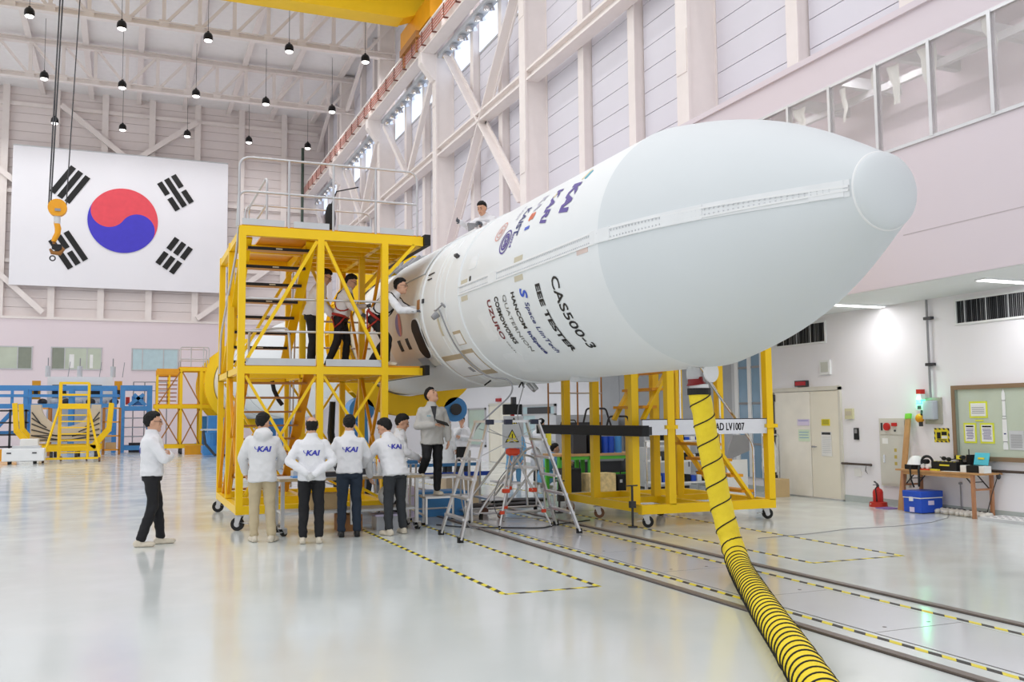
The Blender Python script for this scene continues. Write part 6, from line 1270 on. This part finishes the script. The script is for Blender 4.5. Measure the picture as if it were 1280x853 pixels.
# ================================================================== people
M_skin = mat('skin', (214, 166, 138), .55, var=.04, scale=20); M_hair = mat('black_hair', (17, 15, 15), .75, var=.2, scale=30)
M_jacket = mat('white_jacket', (232, 232, 236), .75, var=.02, scale=5, bump=.25, bscale=14); M_jgrey = mat('grey_jacket', (196, 194, 190), .75, var=.03, scale=5, bump=.25, bscale=14)
M_coat = mat('white_coat', (236, 238, 242), .75, var=.02, bump=.2, bscale=12); M_gown = mat('blue_gown', (112, 176, 222), .7, var=.04, bump=.3, bscale=12)
M_tblack = mat('black_trousers', (24, 24, 28), .75, var=.1, bump=.2, bscale=14); M_tnavy = mat('navy_jeans', (34, 46, 62), .8, var=.1, bump=.2, bscale=14); M_tkhaki = mat('khaki_trousers', (196, 180, 148), .8, var=.04, bump=.25, bscale=14); M_tgrey = mat('charcoal_trousers', (52, 55, 60), .8, var=.06, bump=.2, bscale=14)
M_shoeb = mat('beige_trainers', (216, 206, 188), .6, var=.06, scale=12); M_shoek = mat('black_shoes', (28, 28, 30), .5, var=.1); M_glove = mat('grey_glove', (92, 96, 104), .7, var=.1, scale=20); M_glovew = mat('white_glove', (206, 206, 206), .7, var=.1, scale=20)
M_logo = mat('logo_blue', (58, 62, 176), .5); M_harn = mat('red_harness', (170, 44, 36), .6); M_lip = mat('lip', (176, 110, 96), .5)
def rcone(b, p, q, r1, r2, n=12):
    """capsule with two radii"""
    p = Vector(p); q = Vector(q); d = q - p; L = d.length
    if L < 1e-5: d = Vector((0, 0, 1)); L = 1e-5
    d = d / L; prof = []
    for k in range(5): a = math.pi / 2 * k / 4; prof.append((r1 * math.sin(a), -r1 * math.cos(a)))
    for k in range(5): a = math.pi / 2 * k / 4; prof.append((r2 * math.cos(a), L + r2 * math.sin(a)))
    prof[0] = (.0004, prof[0][1]); prof[-1] = (.0004, prof[-1][1])
    b.lathe(prof, n, p, d)
def loft(b, rings, n=18):
    """rings: (centre, right vec, fwd vec, rx, ry)"""
    vs = []
    for c, r, f, rx, ry in rings:
        for i in range(n):
            a = 2 * math.pi * i / n; ca_, sa = math.cos(a), math.sin(a); e = .82
            vs.append(Vector(c) + Vector(r) * rx * math.copysign(abs(ca_) ** e, ca_) + Vector(f) * ry * math.copysign(abs(sa) ** e, sa))
    m = len(rings); fs = [(j * n + i, j * n + (i + 1) % n, (j + 1) * n + (i + 1) % n, (j + 1) * n + i) for j in range(m - 1) for i in range(n)]
    fs += [tuple(reversed(range(n))), tuple(range((m - 1) * n, m * n))]; b.add(vs, fs)
def remeshed(b, name, mats, voxel, smooth=4, amp=0.0, freq=9.0, seed=0):
    me = b.mesh(name, mats[0]); o = bpy.data.objects.new('tmp', me); col.objects.link(o)
    md = o.modifiers.new('r', 'REMESH'); md.mode = 'VOXEL'; md.voxel_size = voxel; md.use_smooth_shade = True
    ms = o.modifiers.new('s', 'SMOOTH'); ms.factor = .5; ms.iterations = smooth
    dg = bpy.context.evaluated_depsgraph_get(); out = bpy.data.meshes.new_from_object(o.evaluated_get(dg)); bpy.data.objects.remove(o); bpy.data.meshes.remove(me)
    out.name = name; out.materials.clear()
    for m in mats: out.materials.append(m)
    if amp:
        nr = [v.normal.copy() for v in out.vertices]
        for v, nn in zip(out.vertices, nr):
            c = v.co; f = (1 - 3 * abs(noise.noise(Vector((c.x * freq * .8 + c.z * 3, c.y * freq * .8, c.z * freq * .8 + seed))))) * .8 + .5 * noise.noise(Vector((c.x * freq * 2, c.y * freq * 2, c.z * freq * 2.2 - seed)))
            v.co = c + nn * (f * amp)
    for p in out.polygons: p.use_smooth = True
    return out
def hand(b, w, d, side, up, curl=.5, s=1.0, fist=False):
    """palm and five fingers; w wrist, d pointing direction, up = back-of-hand normal; returns finger builder separately"""
    d = Vector(d).normalized(); up = Vector(up); up = (up - d * up.dot(d)).normalized(); lat = d.cross(up) * side; w = Vector(w)
    for k in (-1, -.33, .33, 1): rcone(b, w + lat * k * .012 * s, w + d * .085 * s + lat * k * .027 * s, .017 * s, .0135 * s, 8)
    fb = []
    L = (.062, .074, .08, .072); c2 = curl
    for i, k in enumerate((1, .33, -.33, -1)):
        k2 = -k
        p0 = w + d * .082 * s + lat * k2 * .027 * s; d1 = (d * math.cos(c2 * .8) - up * math.sin(c2 * .8) + lat * k2 * .1).normalized(); d2 = (d * math.cos(c2 * 2) - up * math.sin(c2 * 2) + lat * k2 * .08).normalized()
        p1 = p0 + d1 * L[i] * .55 * s; p2 = p1 + d2 * L[i] * .5 * s; fb += [(p0, p1, .0095 * s, .0085 * s), (p1, p2, .0085 * s, .007 * s)]
    p0 = w + d * .03 * s + lat * .026 * s; d1 = (d * .7 + lat * .75 - up * .25 * (1 + curl)).normalized(); p1 = p0 + d1 * .042 * s; p2 = p1 + (d * .9 + lat * .2 - up * .4 * curl).normalized() * .034 * s
    fb += [(p0, p1, .0125 * s, .0105 * s), (p1, p2, .0105 * s, .008 * s)]
    return fb
def person(label, loc, rz, h=1.72, lean=0.0, side=0.0, head=(0, 0, 0), arms=None, legs=None, hipz=.93, jacket=None, trousers=None, shoes=None, hair='short', glove=None, logo=None, hem=.86, hood=False, collar=None, inner=None, harness=False, glasses=False, gown=False, detail=1, curl=.5, badge=False, twist=0.0, handup=None):
    """local frame: x to the person's right, y forward, z up"""
    jacket = jacket or M_jacket; trousers = trousers or M_tblack; shoes = shoes or M_shoeb
    t = thing('person', label, 'person', loc, rz); S = h / 1.72
    W = Matrix.Translation(Vector(loc)) @ Matrix.Rotation(rz, 4, 'Z') @ Matrix.Scale(S, 4)
    pel = Vector((0, 0, hipz)); R = Matrix.Rotation(-lean, 3, 'X') @ Matrix.Rotation(side, 3, 'Y'); Rt = R @ Matrix.Rotation(twist, 3, 'Z')
    up = R @ Vector((0, 0, 1)); rt = Rt @ Vector((1, 0, 0)); fw_ = Rt @ Vector((0, 1, 0)); rt0 = Vector((1, 0, 0)); f0 = Vector((0, 1, 0))
    at = lambda z: pel + up * z
    waist, chest, neck = at(.16), at(.34), at(.52)
    shL, shR = at(.425) - rt * .165, at(.425) + rt * .165
    hc = neck + up * .055 + (Matrix.Rotation(-lean * .5 + head[0] * .4, 3, 'X') @ Vector((0, .02, .095)))
    A = {'L': [(-.235, .02, -.27), (-.245, .1, -.50)], 'R': [(.235, .02, -.27), (.245, .1, -.50)]}
    # arms are given as offsets from the shoulders' mid point in the person's frame (not tilted)
    mid = at(.445)
    if arms: A.update(arms)
    eL, wL = mid + Vector(A['L'][0]), mid + Vector(A['L'][1]); eR, wR = mid + Vector(A['R'][0]), mid + Vector(A['R'][1])
    Lg = {'L': [(-.1, .03, .5), (-.11, -.01, .085), (-.03, 1)], 'R': [(.1, .03, .5), (.11, -.01, .085), (.03, 1)]}
    if legs: Lg.update(legs)
    hipL, hipR = pel + Vector((-.09, 0, -.03)), pel + Vector((.09, 0, -.03)); kL, aL = Vector(Lg['L'][0]), Vector(Lg['L'][1]); kR, aR = Vector(Lg['R'][0]), Vector(Lg['R'][1])
    fdL = Vector((Lg['L'][2][0], Lg['L'][2][1], Lg['L'][2][2] if len(Lg['L'][2]) > 2 else 0)).normalized(); fdR = Vector((Lg['R'][2][0], Lg['R'][2][1], Lg['R'][2][2] if len(Lg['R'][2]) > 2 else 0)).normalized()
    # ---- body: one continuous mesh
    b = B(); HR_ = Matrix.Rotation(head[2], 3, 'Z') @ Matrix.Rotation(head[0], 3, 'X') @ Matrix.Rotation(head[1], 3, 'Y')
    HS = 1.08; hp = lambda x, y, z: hc + HR_ @ (Vector((x, y, z)) * HS)
    b.ell(hp(0, -.012, .02), (.08, .1, .108), 18, 12, HR_); b.ell(hp(0, .02, -.055), (.062, .073, .073), 16, 10, HR_)
    rcone(b, hp(0, .07, -.095), hp(0, .06, -.07), .026, .03); rcone(b, hp(0, .084, .025), hp(0, .105, -.022), .009, .015, 8); rcone(b, hp(-.03, .078, .035), hp(.03, .078, .035), .012, .012, 8)
    for s_ in (-1, 1): b.ell(hp(s_ * .078, -.01, -.005), (.012, .022, .034), 10, 8, HR_); b.ell(hp(s_ * .04, .062, -.02), (.022, .02, .022), 8, 6, HR_)
    rcone(b, hp(-.018, .086, -.055), hp(.018, .086, -.055), .009, .009, 8)
    rcone(b, neck - up * .06, hp(0, -.015, -.05), .058, .054)
    loft(b, [(pel - up * .02, rt0, f0, .13, .09), (waist, rt, fw_, .12, .085), (chest, rt, fw_, .15, .1), (at(.45), rt, fw_, .15, .085), (at(.5), rt, fw_, .06, .06)], 14)
    for sh, e, w_ in ((shL, eL, wL), (shR, eR, wR)): rcone(b, sh, e, .048, .04); rcone(b, e, w_, .04, .027)
    for hp_, k_, a_ in ((hipL, kL, aL), (hipR, kR, aR)): rcone(b, hp_, k_, .075, .052); rcone(b, k_, a_, .052, .036)
    for a_, fd in ((aL, fdL), (aR, fdR)): rcone(b, a_ + Vector((0, 0, -.045)) - fd * .03, a_ + Vector((0, 0, -.055)) + fd * .14, .032, .024)
    fing = []
    for key, e, w_, sd in (('L', eL, wL, -1), ('R', eR, wR, 1)):
        dd = Vector(A[key][2]) if len(A[key]) > 2 else (w_ - e); uu = Vector(A[key][3]) if len(A[key]) > 3 else Vector((sd * 1.0, 0, .2))
        fing += hand(b, w_, dd, sd, uu, curl if not isinstance(curl, dict) else curl[key])
    me = remeshed(b, 'body', [M_skin, glove or M_skin], .0125 if detail else .018, 3)
    fb = B()
    for p, q, r1, r2 in fing: rcone(fb, p, q, r1, r2, 7)
    fm = fb.mesh('f', M_skin, 'all'); bm = bmesh.new(); bm.from_mesh(me); nf = len(bm.faces); bm.from_mesh(fm); bm.to_mesh(me); bm.free(); bpy.data.meshes.remove(fm)
    if glove:
        for p in me.polygons:
            c = p.center
            if (c - wL).length < .2 and (c - wL).dot((wL - eL)) > -.01 * .2 or (c - wR).length < .2 and (c - wR).dot((wR - eR)) > -.01 * .2: p.material_index = 1
    for p in me.polygons: p.use_smooth = True
    me.transform(W); link_mesh(me, 'body', t)
    # ---- jacket
    j = B(); hz = hem - hipz
    loft(j, [(pel + up * hz, rt0 * .6 + rt * .4, f0 * .6 + fw_ * .4, .195, .15), (pel + up * (hz * .5 + .02), rt, fw_, .185, .145), (waist, rt, fw_, .175, .135), (chest, rt, fw_, .2, .145), (at(.42), rt, fw_, .195, .128), (at(.465), rt, fw_, .15, .11), (at(.5), rt, fw_, .1, .09), (at(.535), rt, fw_, .076, .08), (at(.575), rt, fw_, .07, .074)], 20)
    for sh, e, w_ in ((shL, eL, wL), (shR, eR, wR)): rcone(j, sh, e, .07, .062); rcone(j, e, e.lerp(w_, .93), .062, .048); j.cyl(e.lerp(w_, .9), e.lerp(w_, .97), .045, .045, 12)
    if hood: j.ell(at(.5) - fw_ * .1, (.13, .085, .085), 14, 9, Rt); j.ell(at(.55) - fw_ * .06, (.1, .07, .05), 14, 9, Rt)
    if gown: loft(j, [(pel + Vector((0, 0, -.45 if hipz > .7 else -.2)), rt0, f0, .23, .2), (pel, rt0, f0, .19, .16), (waist, rt, fw_, .17, .14)], 18)
    jm = remeshed(j, 'jacket', [jacket], .015 if detail else .02, 4, amp=.010, freq=9, seed=loc[0] * 3.1)
    vs_ = [v.co.copy() for v in jm.vertices]; fs_ = [tuple(p.vertices) for p in jm.polygons]; bvh = BVHTree.FromPolygons(vs_, fs_)
    jm.transform(W); jo = link_mesh(jm, 'gown' if gown else 'jacket', t)
    # collar
    if collar:
        c = B(); c.lathe([(.078, -.03), (.083, .0), (.076, .045), (.066, .045), (.07, -.02)], 18, neck + up * .005, up, caps=False); cm = c.mesh('collar', collar, 'all'); cm.transform(W); link_mesh(cm, 'collar', t)
    if inner:
        c = B(); c.prism([at(.5) + fw_ * .1 - rt * .05, at(.5) + fw_ * .1 + rt * .05, at(.25) + fw_ * .165], fw_ * .012); cm = c.mesh('shirt', inner); cm.transform(W); link_mesh(cm, 'shirt', t)
    # ---- trousers
    q = B(); loft(q, [(pel + up * .1, rt0, f0, .155, .115), (pel, rt0, f0, .168, .13), (pel - Vector((0, 0, .09)), rt0, f0, .155, .12)], 16)
    for hp_, k_, a_ in ((hipL, kL, aL), (hipR, kR, aR)): rcone(q, hp_ + Vector((0, 0, -.02)), k_, .095, .072); rcone(q, k_, k_.lerp(a_, .93), .072, .058); q.cyl(k_.lerp(a_, .85), k_.lerp(a_, .99), .057, .06, 12)
    qm = remeshed(q, 'trousers', [trousers], .015 if detail else .02, 4, amp=.009, freq=9, seed=loc[1]); qm.transform(W); link_mesh(qm, 'trousers', t)
    # ---- shoes
    for a_, fd in ((aL, fdL), (aR, fdR)):
        s_ = B(); sol = a_ + Vector((0, 0, -.085)); dn = Vector((0, 0, 1))
        sd = fd.cross(dn).normalized(); nn = sd.cross(fd)
        rot = Matrix((sd, fd, nn)).transposed()
        s_.ell(sol + fd * -.02 + nn * .045, (.042, .075, .05), 14, 9, rot); s_.ell(sol + fd * .1 + nn * .034, (.048, .095, .036), 14, 9, rot); rcone(s_, sol + nn * .05 - fd * .01, sol + nn * .09 - fd * .01, .044, .042); s_.box(sol + fd * .045 + nn * .012, (.082, .24, .02), rot)
        sm_ = remeshed(s_, 'shoe', [shoes], .011, 3); sm_.transform(W); so = link_mesh(sm_, 'shoe', t)
    # ---- hair
    if hair != 'cap':
        hb = B(); n_, m_ = 28, 20; vs = []; fs = []
        for jv in range(m_ + 1):
            th = math.pi * jv / m_
            for iv in range(n_):
                ph = 2 * math.pi * iv / n_; d = Vector((math.sin(th) * math.cos(ph), math.sin(th) * math.sin(ph), math.cos(th)))
                front = d.y; z = d.z
                if hair == 'bald': inside = z < .5 + .2 * front and z > -.86 and front < .3
                else:
                    line = .46 if front > .5 else (.08 + (front - .05) * .85 if front > .05 else (-.5 + (front + .3) * 1.65 if front > -.3 else -.86))
                    inside = z > line
                k = (1.1 + .07 * noise.noise(d * 5 + Vector((loc[0], 0, 0))) + (.05 if z > .3 else 0) - (.06 if z < -.4 else 0)) if inside else .86
                if hair == 'bald' and inside: k = 1.045
                if inside and front > .3 and hair != 'bald': k += .06
                vs.append(hp(0, -.014, .022) + HR_ @ Vector((d.x * .081 * k, d.y * .1015 * k, d.z * .108 * k)))
        for jv in range(m_):
            for iv in range(n_): fs.append((jv * n_ + iv, (jv + 1) * n_ + iv, (jv + 1) * n_ + (iv + 1) % n_, jv * n_ + (iv + 1) % n_))
        hb.add(vs, fs); hm = remeshed(hb, 'hair', [M_hair], .009, 1, amp=.006, freq=34); hm.transform(W); link_mesh(hm, 'hair', t)
    # ---- eyes, brows and mouth
    for s_ in (-1, 1):
        e = B(); e.ell(hp(s_ * .03, .079, .008), (.013, .006, .006), 8, 6, HR_); em = e.mesh('eye', M_ink, 'all'); em.transform(W); link_mesh(em, 'eye', t)
        e = B(); rcone(e, hp(s_ * .017, .088, .036), hp(s_ * .045, .079, .038), .0045, .003, 6); em = e.mesh('eyebrow', M_hair, 'all'); em.transform(W); link_mesh(em, 'eyebrow', t)
    e = B(); rcone(e, hp(-.019, .092, -.056), hp(.019, .092, -.056), .005, .005, 6); em = e.mesh('mouth', M_lip, 'all'); em.transform(W); link_mesh(em, 'mouth', t)
    if glasses:
        e = B()
        for s_ in (-1, 1): e.lathe([(.02, -.002), (.023, 0), (.02, .002), (.018, 0), (.02, -.002)], 14, hp(s_ * .031, .096, .006), HR_ @ Vector((0, 1, 0)), caps=False); e.tube([hp(s_ * .052, .092, .01), hp(s_ * .078, .0, .012)], .003, 5)
        e.tube([hp(-.01, .1, .008), hp(.01, .1, .008)], .003, 5); em = e.mesh('glasses', M_dark); em.transform(W); link_mesh(em, 'glasses', t)
    # ---- lettering on the back, draped on the jacket
    def drape(tm, ox, oz, back=True, m=M_logo, name='logo'):
        sgn = -1 if back else 1
        for v in tm.vertices:
            x = (v.co.x + ox) * (1 if back else -1); o_ = at(oz + v.co.y) + rt * x + fw_ * sgn * .6
            hit = bvh.ray_cast(o_, -fw_ * sgn); v.co = (hit[0] + fw_ * sgn * .006) if hit[0] else (at(oz + v.co.y) + rt * x + fw_ * sgn * .15)
        tm.materials.clear(); tm.materials.append(m); tm.transform(W); link_mesh(tm, name, t)
    if logo:
        drape(fit_text('KAI', .19, .075, bold=.04, shear=.2, cuts=1), -.075, .27)
        sw = B(); vs = [];
        for k in range(9): a = .2 + 1.7 * k / 8; vs += [(-.055 - .055 * math.sin(a), .02 + .06 * (1 - math.cos(a)) * .6, 0), (-.055 - .045 * math.sin(a), .025 + .055 * (1 - math.cos(a)) * .6, 0)]
        sw.add(vs, [(2 * k, 2 * k + 1, 2 * k + 3, 2 * k + 2) for k in range(8)]); drape(sw.mesh('swoosh', M_logo), .0, .275, name='logo_swoosh')
    if badge: drape(fit_text('KAI', .06, .025, bold=.03, shear=.2), -.12, .33, False, M_teal, 'badge')
    # ---- harness straps
    def strap(c, axis_u, axis_v, r=.014, name='harness_strap', m=M_harn, span=(0, 2 * math.pi)):
        pts = []
        for k in range(25):
            a = span[0] + (span[1] - span[0]) * k / 24; d = (axis_u * math.cos(a) + axis_v * math.sin(a)).normalized(); hit = bvh.ray_cast(c + d * .6, -d, 1.2)
            pts.append((hit[0] if hit[0] else c + d * .16) + d * .008)
        e = B(); e.tube(pts, r, 6, closed=abs(span[1] - span[0]) > 6); em = e.mesh(name, m, 'all'); em.transform(W); link_mesh(em, name, t)
    if harness:
        hm_ = M_harn if harness != 'black' else M_black
        strap(at(.02), rt, fw_, .026, 'belt', M_harn)
        strap(at(.3), (rt * .7 + up * .75).normalized(), fw_, .013, m=M_black); strap(at(.3), (-rt * .7 + up * .75).normalized(), fw_, .013, m=hm_)
        for s_ in (-1, 1):
            e = B(); e.tube([at(.02) + rt * s_ * .15 + fw_ * .1, pel + Vector((s_ * .2, .02, -.12)), pel + Vector((s_ * .19, -.08, -.2)), at(.0) + rt * s_ * .1 - fw_ * .15], .016, 6); em = e.mesh('leg_strap', M_harn, 'all'); em.transform(W); link_mesh(em, 'leg_strap', t)
    return t, W, {'wL': wL, 'wR': wR, 'eL': eL, 'eR': eR, 'hc': hc}
PI = math.pi
# facing angle helper: local +y turned to world direction (dx, dy)
def face(dx, dy): return math.atan2(dy, dx) - PI / 2
AWAY = face(.2, 1)
# 1 the man standing apart with folded arms
person('man in white logo jacket and black trousers standing alone with folded arms', (.35, 13.6, 0), face(.97, -.06), 1.76, lean=-.03, head=(-.02, 0, .0), arms={'L': [(-.22, .12, -.25), (.04, .22, -.19), (1, .0, .15), (0, 1, .2)], 'R': [(.22, .16, -.25), (-.03, .25, -.22), (-1, .0, .15), (0, 1, .2)]}, legs={'L': [(-.1, .07, .5), (-.12, .12, .085), (-.1, 1)], 'R': [(.1, .02, .5), (.12, -.12, .085), (.15, 1)]}, logo=True, glasses=True, hem=.9)
# 2..5 the four men with their backs turned
person('man in hooded white logo jacket and khaki trousers facing the bench', (1.76, 13.35, 0), face(.12, 1), 1.74, lean=.05, head=(-.25, 0, -.6), arms={'L': [(-.27, .04, -.25), (-.22, .18, -.46)], 'R': [(.27, .06, -.25), (.2, .24, -.4)]}, trousers=M_tkhaki, logo=True, hood=True, hem=.8, legs={'L': [(-.1, .03, .5), (-.1, -.02, .085), (-.3, 1)], 'R': [(.1, .0, .5), (.13, -.1, .085), (.4, .9)]}, jacket=mat('hooded_jacket', (226, 226, 228), .75, var=.02, bump=.25, bscale=14))
person('balding man with gloved hands clasped behind his back, white logo jacket', (2.34, 12.85, 0), face(.2, 1), 1.68, head=(-.12, 0, .0), arms={'L': [(-.3, -.06, -.25), (-.05, -.2, -.42), (.75, -.1, -.45), (0, -1, 0)], 'R': [(.3, -.06, -.25), (.04, -.215, -.43), (-.75, -.12, -.5), (0, -1, 0)]}, logo=True, hair='bald', glove=M_glovew, curl=1.0, hem=.86)
person('man in white logo jacket and navy jeans facing the bench', (2.96, 13.32, 0), face(.15, 1), 1.7, lean=.04, head=(-.3, 0, -.1), arms={'L': [(-.26, .05, -.24), (-.2, .26, -.36)], 'R': [(.26, .07, -.24), (.22, .27, -.4)]}, logo=True, trousers=M_tnavy, shoes=M_shoek, glove=M_glove, hem=.9)
person('man in white logo jacket and charcoal trousers bending over the bench', (3.62, 13.3, 0), face(-.3, 1), 1.74, lean=.42, hipz=.9, head=(-.45, 0, .55), arms={'L': [(-.24, .16, -.24), (-.16, .24, -.5)], 'R': [(.26, .1, -.25), (.2, .3, -.45)]}, logo=True, trousers=M_tgrey, hem=.82, legs={'L': [(-.1, .02, .48), (-.14, -.06, .085), (-.2, 1)], 'R': [(.1, .02, .48), (.15, .02, .085), (.2, 1)]}, side=0.0)
# 6 man between the bench and the steps, looking down
person('man with beige collar looking down behind the bending man', (3.98, 14.6, 0), face(.85, -.2), 1.72, lean=.12, head=(-.35, 0, .0), collar=M_tan, jacket=M_jacket, trousers=M_tblack, arms={'L': [(-.25, .1, -.24), (-.16, .3, -.34)], 'R': [(.25, .1, -.24), (.16, .3, -.34)]})
# 7 man on the steps looking up
pm_, Wm, J = person('man in grey jacket looking up at the rocket from the step platform', (4.48, 14.26, .449), face(-.02, -1), 1.68, head=(.5, 0, .55), jacket=M_jgrey, inner=M_dark, lean=-.02, hem=.82, arms={'L': [(-.26, .0, -.26), (-.24, .12, -.5)], 'R': [(.25, .02, -.26), (.02, .26, -.24), (-.9, .3, .1), (.2, .2, 1)]}, legs={'L': [(-.09, .02, .5), (-.1, -.06, .085), (-.2, 1)], 'R': [(.12, .12, .62), (.14, -.14, .37), (.1, 1)]}, hipz=.93, badge=True)
hold = Wm @ (J['wR'] + Vector((-.1, .05, .03))); item('tablet', B().box(hold, (.2, .14, .012), Matrix.Rotation(.3, 3, 'Y') @ Matrix.Rotation(.35, 3, 'X')), M_black, 'thin black tablet held by the man on the steps', 'tablet')
# 8..10 three technicians on the lower deck
person('technician with glasses in white jacket bending his head on the lower deck', (2.93, 16.2, 2.511), face(.95, -.25), 1.76, lean=.3, head=(-.5, 0, -.1), glasses=True, arms={'L': [(-.25, .05, -.26), (-.2, .28, -.4)], 'R': [(.25, .05, -.26), (.2, .2, -.46)]}, shoes=M_shoek, hem=.9)
person('technician in red safety harness looking down on the lower deck', (3.38, 15.95, 2.511), face(.9, -.35), 1.64, lean=.24, head=(-.45, 0, -.1), glasses=True, harness=True, collar=M_tan, glove=M_glove, arms={'L': [(-.23, .12, -.24), (-.1, .34, -.22)], 'R': [(.24, .1, -.25), (.2, .28, -.38)]}, shoes=M_shoek, hem=.94, legs={'L': [(-.1, .1, .5), (-.1, .06, .085), (0, 1)], 'R': [(.1, -.04, .5), (.1, -.22, .085), (0, 1)]})
person('technician in harness and gloves leaning out to the open rocket panel', (3.78, 15.12, 2.511), face(.85, -.5), 1.70, lean=.72, hipz=.82, head=(-.05, 0, .0), glasses=True, harness='black', glove=M_glove, hem=.9, arms={'L': [(-.2, .2, -.2), (-.08, .46, -.2), (.3, 1, 0), (0, 0, 1)], 'R': [(.22, .18, -.24), (.12, .42, -.26), (-.2, 1, 0.05), (0, 0, 1)]}, legs={'L': [(-.1, .14, .44), (-.1, -.1, .085), (0, 1)], 'R': [(.1, .24, .45), (.12, .22, .085), (0, 1)]}, shoes=M_shoeb)
# 11 man crouching on top of the rocket
person('technician crouching on top of the rocket beside a white cover', (6.33, 16.4, 4.60), face(-.75, -.7), 1.7, lean=.62, hipz=.4, head=(-.35, 0, 0), glove=M_glove, arms={'L': [(-.22, .2, -.2), (-.16, .42, -.18)], 'R': [(.24, .22, -.16), (.3, .44, -.1)]}, legs={'L': [(-.16, .3, .4), (-.14, .02, .085), (0, 1)], 'R': [(.16, .3, .4), (.14, .02, .085), (0, 1)]})
item('white_cover', B().prism([(5.55, 15.2, 4.76), (5.55, 15.2, 4.95), (5.95, 15.2, 4.95), (6.05, 15.2, 4.72)], (0, 1.0, 0)), M_white, 'white equipment cover on top of the rocket in front of the crouching man', 'cover', bevel=.02)
item('camera_tool', B().mm((5.72, 15.92, 5.06), (5.82, 16.0, 5.16)).cyl((5.77, 15.96, 4.76), (5.77, 15.96, 5.07), .015, n=8).box((5.8, 15.96, 5.18), (.2, .06, .05)), M_grey, 'dark instrument on a stick beside the crouching man', 'instrument')
# 12..16 people in the background
person('person in white lab coat standing with hand at the chin', (8.37, 24.0, 0), face(-.35, -1), 1.7, head=(-.15, 0, -.2), jacket=M_coat, gown=True, detail=0, arms={'L': [(-.24, .04, -.26), (.02, .2, -.2), (1, 0, .1), (0, 1, 0)], 'R': [(.22, .1, -.24), (.02, .2, .02), (-.2, .2, 1), (0, 1, 0)]}, trousers=M_tgrey)
person('dark-haired person in white coat carrying a black bag', (7.75, 23.4, 0), face(.9, .3), 1.7, head=(-.2, 0, 0), jacket=M_coat, gown=True, detail=0, trousers=M_tgrey)
item('shoulder_bag', B().mm((7.95, 23.1, .55), (8.2, 23.25, .92)), M_black, 'black bag beside the person in the white coat', 'bag', bevel=.02)
person('person in white coat seen from behind working at the grey machine', (9.52, 21.5, 0), face(.9, .5), 1.62, lean=.15, jacket=M_coat, gown=True, detail=0, head=(-.3, 0, 0), arms={'L': [(-.22, .12, -.22), (-.15, .4, -.2)], 'R': [(.22, .12, -.24), (.15, .4, -.28)]}, trousers=M_tgrey)
person('person in blue gown crouching beside the grey machine', (9.2, 20.5, 0), face(.95, -.2), 1.65, lean=.45, hipz=.34, jacket=M_gown, trousers=M_gown, gown=True, detail=0, head=(-.1, 0, 0), arms={'L': [(-.2, .2, -.1), (-.1, .48, .08)], 'R': [(.22, .2, -.2), (.15, .42, -.15)]}, legs={'L': [(-.15, .36, .36), (-.14, .02, .085), (0, 1)], 'R': [(.15, .36, .36), (.14, .02, .085), (0, 1)]})
person('person in blue gown bending down behind the tripod', (8.95, 21.7, 0), face(-.3, -1), 1.65, lean=.7, hipz=.85, jacket=M_gown, trousers=M_gown, gown=True, detail=0, head=(-.3, 0, 0), arms={'L': [(-.22, .1, -.28), (-.16, .2, -.52)], 'R': [(.22, .1, -.28), (.16, .2, -.52)]}, legs={'L': [(-.1, .06, .46), (-.1, 0, .085), (0, 1)], 'R': [(.1, .06, .46), (.1, 0, .085), (0, 1)]})
